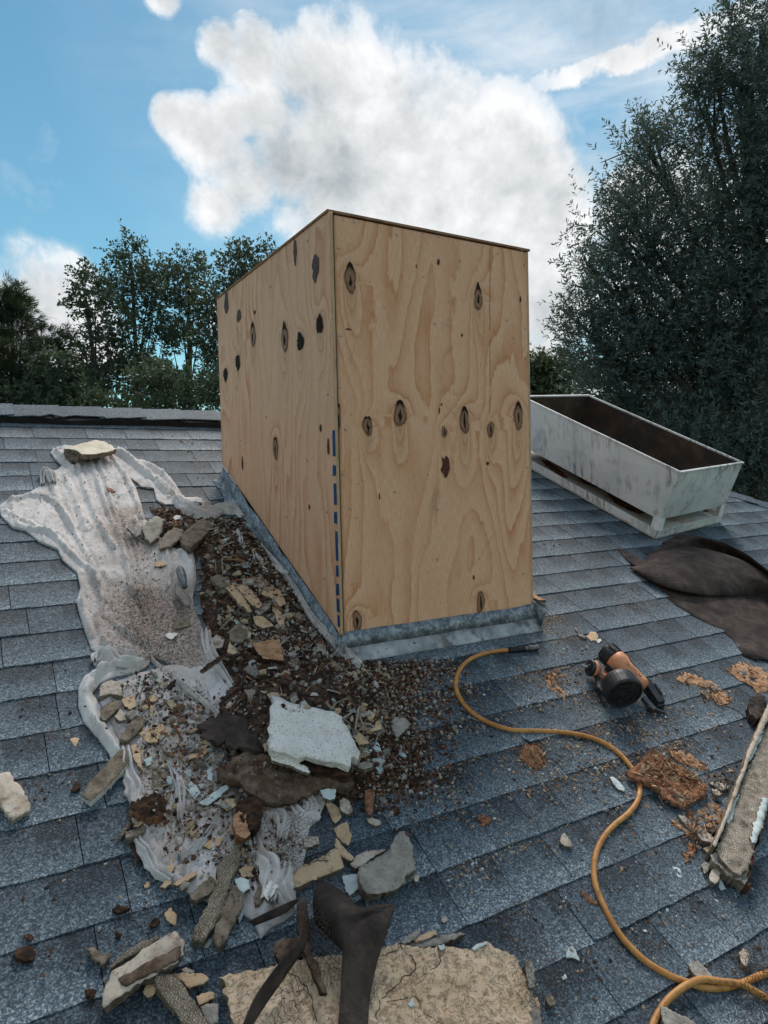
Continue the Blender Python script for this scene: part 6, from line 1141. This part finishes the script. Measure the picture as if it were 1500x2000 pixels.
# nail gun
ng = thing('nail_gun', X3(UV([(1225, 1360)]), 0)[0], 'orange and black coil nail gun lying on its side on the shingles', 'nail gun')
def W3(x, y, h): return X3(UV([(x, y)], h), h)[0]
def rest(a): return (a - RO) @ RN
ca = W3(1192, 1280, .075); cb = W3(1258, 1342, .062); ax = cb - ca; L_ = np.linalg.norm(ax); axn = ax / L_
pxm = np.linalg.norm(W3(1193, 1280, .075) - ca)          # metres per pixel here
m_ = MB(); m_.lathe([(-.028, .030), (-.026, .036), (0, .040), (.018, .041), (.020, .036)], ca, axn, 24)
m_.build('end_cap', 'black_plastic', ng, False)
m_ = MB()
for k in range(10):
    a = 2 * math.pi * k / 10; x_ = np.cross(axn, (0, 0, 1)); x_ /= np.linalg.norm(x_); y_ = np.cross(axn, x_); c_ = ca + (x_ * math.cos(a) + y_ * math.sin(a)) * .0405; t_ = -x_ * math.sin(a) + y_ * math.cos(a)
    m_.box(c_ - axn * .024 - t_ * .004, axn * .038, t_ * .008, (x_ * math.cos(a) + y_ * math.sin(a)) * .003)
m_.build('grip_ribs', 'black_plastic', ng)
m_ = MB(); m_.lathe([(.018, .034), (.024, .040), (.05, .041), (.062, .036), (.085, .031), (L_ * .92, .029), (L_ * .98, .026)], ca, axn, 26); body = m_.build('motor_housing', 'orange_plastic', ng, True)
# lettering along the housing
tc = bpy.data.curves.new('lettering', 'FONT'); tc.body = 'BOSTITCH'; tc.size = .019; tc.extrude = .0004; tc.align_x = 'CENTER'
lt = bpy.data.objects.new('lettering', tc); COL.objects.link(lt); lt.data.materials.append(MATS['black_plastic'])
view = CAMP - (ca + cb) / 2; view /= np.linalg.norm(view); side_ = np.cross(axn, view); side_ /= np.linalg.norm(side_)
upv = view - axn * (view @ axn); upv /= np.linalg.norm(upv); sgn = 1
ybase = np.cross(upv, axn); nrm_ = upv * .80 + ybase * .6; nrm_ /= np.linalg.norm(nrm_); yy = np.cross(nrm_, axn)
pos = ca + axn * (L_ * .60) + nrm_ * .0335 - yy * .005
Mt = Matrix(((axn[0], yy[0], nrm_[0], 0), (axn[1], yy[1], nrm_[1], 0), (axn[2], yy[2], nrm_[2], 0), (0, 0, 0, 1)))
dg = bpy.context.evaluated_depsgraph_get(); me = bpy.data.meshes.new_from_object(lt.evaluated_get(dg)); bpy.data.objects.remove(lt)
me.transform(Mt); lt = link('lettering', me, None, ng, pos)
# handle disc (left), with its orange neck and brass plug
da = W3(1156, 1305, .045); db = W3(1182, 1312, .050); dn = da - db; dn /= np.linalg.norm(dn)
dn = (dn + view * .55); dn /= np.linalg.norm(dn)
m_ = MB(); m_.lathe([(-.030, .016), (-.012, .030), (0, .030)], da, dn, 24); m_.build('handle_end', 'orange_plastic', ng, True)
m_ = MB(); m_.lathe([(0, .030), (.006, .031), (.012, .029), (.013, .012), (.02, .011)], da, dn, 24); m_.build('handle_cap', 'black_plastic', ng)
m_ = MB(); m_.lathe([(0, .006), (.012, .006), (.013, .0045), (.026, .0045)], da + dn * .018, dn, 10); m_.build('air_plug', 'nail_metal', ng)
m_ = MB(); m_.box(W3(1180, 1318, .05) - axn * .012, db - da, axn * .028, RN * -.03); m_.box(W3(1183, 1300, .07), axn * .055, (W3(1200, 1330, .05) - W3(1183, 1300, .07)), RN * -.022); m_.build('handle', 'orange_plastic', ng)
m_ = MB(); m_.tube([W3(1165, 1320, .03), W3(1172, 1345, .03), W3(1190, 1362, .035)], .011, 8); m_.box(W3(1186, 1296, .09), axn * .035, W3(1204, 1304, .08) - W3(1190, 1296, .09), RN * -.03); m_.build('trigger_guard', 'black_plastic', ng)
# coil magazine: short drum facing down the slope
fc_ = W3(1224, 1361, .066); bc_ = W3(1206, 1330, .084); dx = fc_ - bc_; dl = np.linalg.norm(dx); dx = dx / dl + view * .42; dx /= np.linalg.norm(dx); dl *= .85; fc_ = bc_ + dx * dl; rr_ = .067
m_ = MB(); m_.lathe([(-.005, rr_ * .80), (.004, rr_ * .90), (dl * .35, rr_ * .92), (dl * .36, rr_ * .95), (dl * .9, rr_ * .96), (dl * .92, rr_), (dl + .004, rr_), (dl + .010, rr_ * .93), (dl + .010, rr_ * .86), (dl + .004, rr_ * .84)], bc_, dx, 36); mag = m_.build('coil_magazine', 'black_plastic', ng)
m_ = MB(); x_ = np.cross(dx, (0, 0, 1)); x_ /= np.linalg.norm(x_); y_ = np.cross(dx, x_)
for k in range(6):
    a = math.pi * k / 3; r_ = x_ * math.cos(a) + y_ * math.sin(a); t_ = -x_ * math.sin(a) + y_ * math.cos(a); m_.box(fc_ + dx * .003 + r_ * .012 - t_ * .0012, r_ * rr_ * .72, t_ * .0024, dx * .004)
for rad_ in (.020, .042):
    m_.lathe([(.003, rad_), (.008, rad_), (.008, rad_ + .002), (.003, rad_ + .002)], fc_, dx, 28)
m_.build('magazine_ribs', 'black_plastic', ng)
m_ = MB()
for k, a in enumerate((1.3, 1.8, 2.3, 2.8, 3.3)):
    r_ = x_ * math.cos(a) + y_ * math.sin(a); t_ = -x_ * math.sin(a) + y_ * math.cos(a); m_.box(bc_ + r_ * rr_ * .94 + dx * .01, dx * dl * .5, t_ * .005, r_ * .004)
m_.build('magazine_ribs', 'black_plastic', ng)
# nose and feed door
m_ = MB(); na = W3(1262, 1328, .055); nb = W3(1292, 1372, .030); nd_ = nb - na
sv = np.cross(nd_, RN); sv /= np.linalg.norm(sv); m_.box(na - sv * .018 - RN * .028, nd_, sv * .036, RN * .034); m_.box(na + nd_ * .25 - sv * .026 - RN * .020, nd_ * .5, sv * .012, RN * .03); m_.box(na + nd_ * .75 - sv * .022 - RN * .03, nd_ * .30, sv * .040, RN * .022)
nose = m_.build('nose', 'black_plastic', ng); b_ = nose.modifiers.new('b', 'BEVEL'); b_.width = .003; b_.segments = 2
m_ = MB(); m_.box(W3(1268, 1378, .022), W3(1300, 1390, .012) - W3(1268, 1378, .022), sv * .010, RN * -.010); m_.box(W3(1262, 1360, .03), W3(1284, 1384, .02) - W3(1262, 1360, .03), sv * .02, RN * -.015); m_.build('contact_foot', 'steel_dark', ng)
# ------------------------------------------------ rotten orange wood and splinters at right
def slatx(p): return .006 * fbm(np.c_[p[:, 0] * .4 + p[:, 1] * .3, p[:, 1] * 1.6], 30, 3, 2.)
piece('rotten_plank', 'rotten plank', 'large torn piece of reddish rotten wood right of the hose', ZR((450, 478), (485, 462), (540, 430), (590, 380), (640, 330), (680, 328), (720, 355), (762, 395), (850, 440), (960, 492), (1000, 540), (1062, 590), (1040, 625), (1000, 665), (960, 705), (920, 715), (875, 742), (830, 715), (800, 705), (760, 680), (720, 640), (680, 600), (640, 575), (600, 560), (560, 562), (520, 520)), 'rot_wood', .012, .012, 'rot_wood', rel=.009, extra=slatx, jit=.004, res=.008)
for lb, pts, mt in [('tan splintered strip above the large reddish rotten piece', ZR((750, 300), (800, 330), (900, 342), (960, 370), (1010, 410), (1065, 452), (1035, 475), (980, 455), (900, 425), (850, 395), (810, 385), (780, 340)), 'orange_wood'),
    ('pair of tan splinters below the large reddish rotten piece', ZR((805, 840), (870, 855), (930, 905), (1000, 970), (985, 980), (920, 940), (850, 895), (815, 870)), 'orange_wood'),
    ('brown splinter tip hanging lowest under the rotten piece', ZR((878, 1125), (905, 1060), (950, 1010), (970, 1035), (965, 1075), (930, 1105), (895, 1135)), 'rot_wood'),
    ('crumbly orange wood heap beside the stucco corner trim', ZR((900, 800), (950, 770), (1000, 745), (1060, 705), (1120, 705), (1165, 755), (1178, 800), (1140, 840), (1080, 850), (1000, 830), (940, 825)), 'orange_wood'),
    ('flat tan shaving strip on the shingles right of the nail gun', ZT_((905, 492), (935, 470), (960, 442), (1000, 455), (1060, 482), (1120, 500), (1170, 535), (1200, 560), (1150, 562), (1080, 540), (1000, 518), (950, 505)), 'orange_wood'),
    ('small fan of tan shavings below the flat strip right of the nail gun', ZT_((1140, 605), (1165, 575), (1205, 570), (1240, 590), (1272, 622), (1245, 652), (1200, 655), (1160, 640)), 'orange_wood'),
    ('frayed tan shavings heap at the right border under the roofing felt', ZT_((1230, 445), (1270, 405), (1320, 378), (1390, 395), (1450, 412), (1500, 450), (1560, 500), (1500, 560), (1440, 585), (1415, 560), (1370, 520), (1300, 490)), 'orange_wood'),
    ('tan shavings cluster left of the nail gun', ZT_((50, 510), (75, 470), (105, 430), (125, 450), (118, 515), (160, 550), (205, 590), (170, 610), (110, 580), (75, 550)), 'orange_wood'),
    ('reddish shavings patch on the shingles inside the hose bend', [(1010, 1470), (1030, 1455), (1050, 1450), (1060, 1468), (1063, 1485), (1055, 1505), (1038, 1498), (1022, 1485)], 'rot_wood'),
    ('small reddish shavings star below the hose bend', [(934, 1596), (945, 1592), (962, 1600), (955, 1610), (944, 1614)], 'rot_wood'),
    ('brown splinter on the shingles left of the lower hose run', LP([(400, 125), (430, 130), (470, 165), (512, 212), (495, 215), (450, 185), (410, 150)], 1000, 1700, 3), 'rot_wood')]:
    piece('wood_shavings', 'wood shavings', lb, pts, mt, .005, rel=.006, side='rot_wood', jit=.005)
piece('wire_scrap', 'mesh scrap', 'round dark scrap of fibrous mesh at the top of the stucco corner trim', ZT_((1370, 650), (1390, 605), (1425, 582), (1480, 600), (1495, 650), (1480, 710), (1430, 745), (1385, 720)), 'felt', .035, .004, 'felt', rel=.008)
for nm, lb, pts, mt, th in [
    ('stucco_chip', 'pointed tan stucco flake left of the corner trim', ZR((1075, 558), (1120, 552), (1180, 568), (1218, 595), (1190, 612), (1130, 612)), 'plaster_beige', .012),
    ('stucco_chip', 'second tan flake just under the pointed one by the corner trim', ZR((1085, 600), (1130, 612), (1165, 640), (1140, 655), (1100, 640)), 'plaster_beige', .010),
    ('mortar_flake', 'long grey mortar shard under the orange heap', ZR((840, 790), (880, 800), (960, 850), (975, 905), (955, 925), (900, 872)), 'plaster_grey', .014),
    ('stone', 'large oval tan stone at the lower left of the corner trim', ZR((975, 895), (1005, 878), (1060, 920), (1115, 970), (1090, 1000), (1030, 985), (990, 950)), 'plaster_beige', .022),
    ('stone', 'grey rounded stone above the large oval tan stone', ZR((1020, 880), (1060, 858), (1120, 870), (1142, 900), (1100, 925), (1050, 912)), 'mortar_brown', .020),
    ('stucco_chip', 'small cream chip at the foot of the corner trim', ZR((1025, 1035), (1060, 1020), (1098, 1022), (1090, 1075), (1050, 1065)), 'plaster_cream', .012),
    ('stone', 'white-edged oval stone at the foot of the corner trim', ZR((1012, 1160), (1040, 1140), (1078, 1160), (1060, 1210), (1035, 1228)), 'plaster_grey', .014),
    ('stone', 'angular tan stone in front of the end of the corner trim', ZR((1068, 1245), (1090, 1190), (1135, 1155), (1155, 1200), (1140, 1285), (1110, 1300), (1072, 1272)), 'plaster_beige', .022),
    ('paint_chip', 'white paint sliver below the angular tan stone', ZR((1145, 1255), (1165, 1275), (1190, 1335), (1160, 1345), (1138, 1315)), 'paint_blue', .003),
    ('paint_chip', 'forked white paint flake on the shingles left of the corner trim', ZR((800, 1172), (830, 1175), (860, 1200), (878, 1265), (845, 1255), (820, 1215)), 'paint_blue', .003),
    ('stucco_chip', 'flat pale grey flake inside the hose curve left of the rotten piece', ZR((342, 520), (370, 512), (412, 550), (450, 600), (448, 622), (400, 605), (362, 560)), 'paint_blue', .010),
    ('stucco_chip', 'pointed beige chunk on the open shingles left of the hose', [(1093, 1644), (1097, 1630), (1103, 1627), (1116, 1645), (1118, 1655), (1103, 1652)], 'plaster_beige', .014),
    ('paint_chip', 'forked white paint flake on the shingles in the lower right', [(1104, 1870), (1110, 1851), (1118, 1848), (1124, 1854), (1133, 1878), (1120, 1872)], 'paint_blue', .004),
    ('paint_chip', 'tiny white paint square below the forked flake in the lower right', [(1097, 1906), (1106, 1902), (1108, 1910), (1100, 1915)], 'paint_blue', .003),
    ('stone', 'long grey stone touching the hose near the lower right corner', [(1345, 1884), (1350, 1878), (1362, 1876), (1378, 1890), (1394, 1907), (1380, 1912), (1367, 1913), (1352, 1900)], 'plaster_grey', .016),
    ('stone', 'upright tan stone near the right border above the crossing hoses', [(1444, 1860), (1452, 1853), (1462, 1860), (1463, 1872), (1459, 1889), (1449, 1882)], 'plaster_beige', .018),
    ('stone', 'dark grey stone with a splinter right of the large cream slab', [(1065, 1948), (1074, 1940), (1086, 1952), (1086, 1962), (1074, 1966)], 'mortar_brown', .016),
    ('mortar_flake', 'jagged grey wedge lying on the hose end at the bottom border', [(1289, 1966), (1303, 1968), (1320, 1978), (1340, 1987), (1362, 2000), (1330, 2012), (1298, 2006), (1292, 1985)], 'plaster_grey', .022),
    ('stone', 'small round stone beside a pebble at the lower middle', [(862, 1795), (868, 1789), (874, 1791), (873, 1800), (864, 1802)], 'plaster_beige', .012),
    ('leaf', 'dry tan leaf between the box corner and the nail gun', ZT_((318, 212), (345, 178), (378, 182), (395, 205), (390, 235), (350, 240)), 'plaster_cream', .004),
    ('paint_chip', 'small white chip touching the dry tan leaf', ZT_((372, 235), (410, 225), (422, 238), (400, 252)), 'plaster_white', .005),
    ('mortar_flake', 'dark bent flake left of the dry tan leaf', ZT_((240, 152), (252, 150), (275, 190), (318, 212), (312, 225), (270, 205)), 'dusty_blade', .008)]:
    piece(nm, nm.replace('_', ' '), lb, pts, mt, th)
# orange offcut at the foot of the right box corner
piece('wood_shavings', 'wood shavings', 'orange splinters peeling at the right foot of the plywood box', [(1036, 1150), (1042, 1148), (1044, 1160), (1056, 1168), (1068, 1172), (1055, 1173), (1042, 1168)], 'orange_wood', .012, .01)
# shingle pieces at the valley behind the box's left side
# corner trim: an angle of stucco over wire with flaking blue paint
tr_ = thing('corner_trim', X3(UV([(1460, 1600)]), 0)[0], 'broken stucco corner trim with wire mesh and flaking blue paint at the right border', 'corner trim')
def TR(*a): return ZR(*a)
piece('stucco_core', None, None, TR((1560, 60), (1505, 130), (1460, 180), (1420, 300), (1385, 400), (1330, 480), (1290, 600), (1230, 730), (1190, 850), (1155, 960), (1120, 1040), (1150, 1120), (1215, 1190), (1290, 1240), (1345, 1215), (1385, 1090), (1430, 960), (1480, 820), (1520, 700), (1600, 600), (1700, 300)), 'lath_white', .035, .012, 'mortar_brown', parent=tr_, rel=.007, rs=40, res=.009)
piece('left_flange', None, None, TR((1520, -60), (1480, 20), (1445, 110), (1395, 220), (1345, 330), (1322, 440), (1290, 500), (1220, 700), (1150, 880), (1095, 1010), (1115, 1030), (1160, 930), (1235, 740), (1310, 540), (1345, 450), (1375, 360), (1440, 220), (1490, 120), (1560, -20)), 'plaster_beige', .055, .006, 'mortar_brown', parent=tr_, rel=.001, jit=.0008, res=.012)
piece('blue_paint', None, None, TR((1470, 180), (1440, 260), (1400, 350), (1350, 420), (1345, 380), (1390, 290), (1430, 170)), 'paint_blue', .003, .050, parent=tr_)
piece('blue_paint', None, None, TR((1290, 640), (1260, 720), (1250, 790), (1215, 860), (1195, 850), (1220, 760), (1250, 680)), 'paint_blue', .003, .050, parent=tr_)
piece('blue_paint', None, None, TR((1462, 665), (1500, 670), (1490, 760), (1455, 880), (1415, 1000), (1382, 1005), (1375, 960), (1400, 860), (1430, 780)), 'paint_blue', .003, .050, parent=tr_)
piece('right_flange', None, None, TR((1620, 600), (1540, 720), (1480, 860), (1450, 960), (1400, 1130), (1352, 1300), (1330, 1312), (1345, 1240), (1385, 1090), (1430, 950), (1480, 810), (1560, 620)), 'rust', .030, .006, 'rust', parent=tr_, rel=.003)
piece('broken_end', None, None, TR((1080, 1090), (1120, 1060), (1165, 1130), (1230, 1150), (1300, 1190), (1360, 1180), (1350, 1270), (1328, 1312), (1270, 1265), (1200, 1235), (1140, 1170), (1090, 1140)), 'plaster_grey', .028, .010, 'broken_edge', parent=tr_, rel=.008)
scatter('rubble', 420, [(ZR((1000, 480), (1200, 430), (1330, 420), (1290, 560), (1180, 820), (1080, 1060), (960, 960), (800, 760), (780, 700), (960, 720), (1060, 610)), 1)], [(3, 'stone', GREY), (2, 'flake', BARK), (2, 'splinter', OR), (1.5, 'flake', CREAM)], .004, .024, 'stones and splinters heaped against the stucco corner trim', 'rubble', 41, power=1.6)
# wire scrap hanging over the hose crossing
hexwire('wire_mesh', [(1490, 1850, .03), (1465, 1890, .06), (1450, 1930, .07), (1455, 1980, .05), (1470, 2020, .04)], .07, .010, 'grey wire mesh scrap on top of the crossing hoses in the lower right corner', 0, 35, wob=.01)

scatter('wood_shavings', 1500, [(ZR((440, 470), (640, 320), (860, 420), (1070, 590), (880, 760), (560, 600)), .34), (ZR((740, 290), (1080, 440), (1030, 490), (780, 390)), .1), (ZT_((890, 480), (960, 430), (1280, 600), (1240, 670), (1130, 650)), .14), (ZT_((1210, 440), (1320, 360), (1500, 430), (1500, 590), (1400, 590)), .16), (ZT_((40, 510), (105, 410), (220, 600), (110, 620)), .08), ([(1005, 1470), (1050, 1440), (1072, 1490), (1050, 1515)], .06), (ZR((790, 830), (1190, 700), (1180, 860), (900, 1140), (860, 1120)), .12)], [(4, 'splinter', OR), (1.5, 'flake', OR), (1, 'splinter', BARK[1:])], .007, .036, 'loose tan splinters lying on and round the torn rotten wood', 'wood shavings', 43, power=1.6, tilt=.3)
# ================================================================ trees
def atpix(px, py, dist):
    d = pray(px, py); k = dist / math.hypot(d[0], d[1]); return CAMP + d * k
def leafcloud(centres, axes, nleaf, leaf, wid, rng, spread, tip=.0, tuft=False):
    """leaves set along short twigs; centres (n,3) twig bases, axes (n,3) twig directions"""
    n = len(centres); T = rng.uniform(0, 1, (n, nleaf)); L = spread
    base = centres[:, None] + axes[:, None] * (T * L)[..., None]
    side = rng.normal(0, 1, (n, nleaf, 3)); ax = axes[:, None]; side -= ax * (side * ax).sum(-1, keepdims=True); side /= np.linalg.norm(side, axis=-1, keepdims=True) + 1e-9
    ld_ = side * (1.0 if not tuft else .8) + ax * (.75 if not tuft else .7) + np.array((0, 0, -.12)); ld_ /= np.linalg.norm(ld_, axis=-1, keepdims=True)
    w = np.cross(ld_, rng.normal(0, 1, (n, nleaf, 3))); w /= np.linalg.norm(w, axis=-1, keepdims=True) + 1e-9
    l = leaf * rng.uniform(.6, 1.25, (n, nleaf, 1)); a = base; b = base + ld_ * l * .5 + w * l * wid; c = base + ld_ * l; d = base + ld_ * l * .5 - w * l * wid
    V = np.stack([a, b, c, d], 2).reshape(-1, 3); N_ = n * nleaf; F = np.arange(N_ * 4).reshape(-1, 4); tw = np.repeat(rng.random((n, 1)), nleaf, 1).ravel() * .6 + rng.random(N_) * .4
    return V, F, np.repeat(tw, 4)
def fastmesh(name, V, F, mat, parent, lv=None):
    org = np.asarray(parent.location); me = bpy.data.meshes.new(name); V = V - org
    me.vertices.add(len(V)); me.vertices.foreach_set('co', V.astype(np.float32).ravel()); k = F.shape[1]
    me.loops.add(F.size); me.loops.foreach_set('vertex_index', F.astype(np.int32).ravel()); me.polygons.add(len(F)); me.polygons.foreach_set('loop_start', (np.arange(len(F)) * k).astype(np.int32)); me.polygons.foreach_set('loop_total', np.full(len(F), k, np.int32))
    if lv is not None: a = me.attributes.new('lv', 'FLOAT', 'POINT'); a.data.foreach_set('value', lv.astype(np.float32))
    me.update(); me.validate(); o = bpy.data.objects.new(name, me); COL.objects.link(o); me.materials.append(MATS[mat]); o.parent = parent; return o
def tree(name, label, cat, group, trunk_px, dist, blobs_, mat, leaf, wid, twigs, nleaf, spread, seed, trunk_r=.16, up=.5, tuft=False, lean=0.0, ksc=.76):
    """blobs_: (px, py, rx, ry) in picture pixels at the given distance -> round clumps in space"""
    rng = np.random.default_rng(seed); base = atpix(trunk_px, 1000, dist); base[2] = 0; t = thing(name, base, label, cat, group); mp = dist / FPX
    C = []; R3 = []
    for b in blobs_:
        bx, by, rx, ry = b[:4]; dz = (b[4] if len(b) > 4 else rng.uniform(-.5, .5) * rx * mp * 1.2); C.append(atpix(bx, by, dist + dz)); R3.append((rx * mp * ksc, ry * mp * ksc))
    C = np.array(C); vol = np.array([r[0] ** 1.4 * r[1] ** .7 for r in R3]); cnt = np.maximum(3, (vol / vol.sum() * twigs)).astype(int); cs = []; ds = []
    for c, (rx, ry), k in zip(C, R3, cnt):
        # each round clump is itself made of smaller clumps, so that light shows between them
        nsub = max(4, int(k / 26)); sd_ = rng.normal(0, 1, (nsub, 3)); sd_ /= np.linalg.norm(sd_, axis=1)[:, None]; sr = rng.uniform(.25, .95, nsub) ** .6; sub = c + sd_ * sr[:, None] * np.array((rx, rx, ry)) * .85
        idx = rng.integers(0, nsub, k); q = rng.normal(0, 1, (k, 3)) * np.array((rx, rx, ry)) * .19 * (1.0 + .9 * (30 / (30 + nsub))); p = sub[idx] + q; d = (p - c) / np.array((rx, rx, ry)); d /= np.linalg.norm(d, axis=1)[:, None] + 1e-9
        d = d * .8 + np.array((0, 0, up)) + rng.normal(0, .35, (k, 3)); d /= np.linalg.norm(d, axis=1)[:, None]; cs.append(p); ds.append(d)
    cs = np.vstack(cs); ds = np.vstack(ds); V, F, lv = leafcloud(cs, ds, nleaf, leaf, wid, rng, spread, tuft=tuft); fastmesh('crown', V, F, mat, t, lv)
    m_ = MB(); top = C[np.argmax(C[:, 2])] * .8 + C.mean(0) * .2; mid_ = (base + top) / 2 + rng.normal(0, .25, 3) * (1, 1, 0); mid_[0] += lean; P = catmull([base, base * .6 + mid_ * .4, mid_, mid_ * .4 + top * .6, top], 6); m_.tube(P, np.linspace(trunk_r, trunk_r * .16, len(P)), 8); m_.build('trunk', 'bark', t, True)
    m_ = MB(); lo_ = P[int(len(P) * .3)]
    for c in C:
        j = int(np.clip(len(P) * (.25 + .6 * (c[2] - lo_[2]) / max(top[2] - lo_[2], .1)) * .85, 3, len(P) - 3)); s = P[j]; md = (s + c) / 2 + np.array((0, 0, -.12 * np.linalg.norm(c - s))); br = catmull([s, md, c], 5); r0 = trunk_r * .34 * (1 - j / len(P) * .6); m_.tube(br, np.linspace(r0, r0 * .2, len(br)), 5)
        for _ in range(4):
            e = c + rng.normal(0, 1, 3) * .22 * min(np.linalg.norm(c - s) * .3 + .3, 1.0); m_.tube([md * .4 + c * .6, (c + e) / 2, e], [r0 * .35, r0 * .2, r0 * .08], 4)
    m_.build('branches', 'bark', t, True); return t
BIG = [(1350, 760, 190, 130), (1480, 800, 160, 150), (1230, 700, 105, 85), (1160, 660, 62, 60), (1190, 560, 80, 62), (1290, 600, 120, 95), (1420, 620, 140, 120), (1350, 470, 110, 85), (1240, 460, 80, 72), (1180, 440, 48, 48), (1150, 520, 38, 30), (1290, 340, 75, 75), (1265, 280, 28, 40), (1390, 360, 90, 85), (1470, 470, 90, 100), (1450, 220, 78, 80), (1440, 130, 82, 62), (1390, 100, 36, 26), (1490, 40, 66, 70), (1500, 300, 55, 80), (1130, 630, 26, 22), (1410, 880, 140, 70), (1570, 600, 150, 260), (1600, 250, 120, 220), (1215, 385, 36, 34), (1230, 770, 90, 50), (1490, 930, 90, 50), (1375, 190, 30, 35)]
tree('willow_oak', 'huge dark narrow-leaved tree filling the right side behind the metal hood', 'tree', None, 1470, 10.5, BIG, 'leaf_willow', .078, .12, 12500, 18, .34, 5, trunk_r=.32, up=.55, ksc=.88)
tree('pine_tree', 'loose dark pine with bristly tufts at the far left border', 'tree', None, 40, 19, [(0, 640, 55, 60), (45, 610, 30, 26), (25, 690, 70, 45), (85, 655, 34, 20), (100, 690, 36, 26), (10, 745, 70, 45), (75, 745, 55, 40), (-30, 600, 50, 60), (20, 585, 26, 22), (-5, 780, 90, 30)], 'leaf_pine', .22, .03, 900, 46, .16, 6, trunk_r=.16, tuft=True)
tree('oak_tree', 'slim oak with a ragged crown, second from the left border behind the ridge', 'tree', 'trees behind the roof ridge', 205, 20, [(185, 560, 42, 40), (175, 600, 34, 34), (160, 545, 16, 14), (215, 620, 46, 40), (165, 680, 50, 34), (215, 700, 60, 40), (140, 735, 45, 40), (190, 765, 60, 34), (240, 590, 30, 34)], 'leaf_oak', .115, .24, 580, 14, .42, 7)
tree('oak_tree', 'tallest oak of the left group, rising just left of its middle', 'tree', 'trees behind the roof ridge', 285, 21, [(252, 500, 30, 34), (262, 550, 38, 40), (290, 560, 34, 44), (300, 610, 36, 46), (260, 610, 40, 36), (235, 560, 24, 22), (305, 525, 16, 20), (285, 670, 50, 40), (265, 730, 60, 46), (300, 770, 60, 34), (252, 488, 18, 14)], 'leaf_oak', .115, .24, 773, 14, .42, 8)
tree('oak_tree', 'narrow upright oak with a bare stem showing, middle of the left group', 'tree', 'trees behind the roof ridge', 345, 22, [(360, 520, 30, 26), (345, 560, 34, 36), (380, 550, 32, 36), (355, 610, 34, 44), (390, 600, 26, 40), (330, 640, 20, 30), (370, 515, 20, 18), (375, 670, 30, 26), (330, 740, 40, 26), (360, 775, 50, 30)], 'leaf_oak', .115, .24, 580, 14, .42, 9)
tree('oak_tree', 'dense oak partly hidden by the left side of the plywood box', 'tree', 'trees behind the roof ridge', 455, 20, [(470, 505, 36, 26), (505, 500, 24, 20), (440, 540, 34, 34), (420, 590, 34, 44), (455, 600, 50, 60), (410, 660, 34, 44), (440, 700, 50, 60), (410, 760, 50, 50), (500, 600, 50, 90), (480, 492, 18, 12)], 'leaf_oak', .115, .24, 889, 14, .42, 10)
tree('bushy_tree', 'low dark bushy tree filling the gap under the left oaks at the ridge', 'tree', None, 320, 17, [(330, 770, 80, 40), (260, 790, 70, 30), (400, 770, 50, 40), (300, 740, 50, 26)], 'leaf_oak', .115, .24, 502, 14, .34, 11, trunk_r=.12)
tree('bushy_tree', 'low thin tree under the pine at the left, behind the ridge', 'tree', None, 110, 18, [(110, 745, 46, 34), (60, 775, 70, 24), (150, 780, 50, 24), (110, 790, 60, 20)], 'leaf_oak', .12, .26, 620, 14, .34, 12, trunk_r=.1)
tree('distant_tree', 'pale green distant tree in the gap right of the plywood box', 'tree', None, 1060, 30, [(1050, 740, 40, 34), (1085, 725, 36, 26), (1070, 770, 60, 30), (1125, 750, 44, 36), (1045, 705, 16, 12), (1100, 705, 14, 10), (1010, 745, 40, 40)], 'leaf_far', .16, .28, 1100, 14, .5, 13, trunk_r=.16)
tree('distant_tree', 'dark evergreen lower mass behind the metal hood at the right border', 'tree', None, 1400, 16, [(1300, 850, 160, 60), (1450, 900, 130, 60), (1220, 820, 80, 34), (1520, 860, 120, 90), (1420, 800, 120, 60)], 'leaf_oak', .12, .26, 2600, 14, .42, 14, trunk_r=.2)
for o in bpy.data.objects:
    if o.type == 'MESH' and o.name.startswith('house_wall'): pass
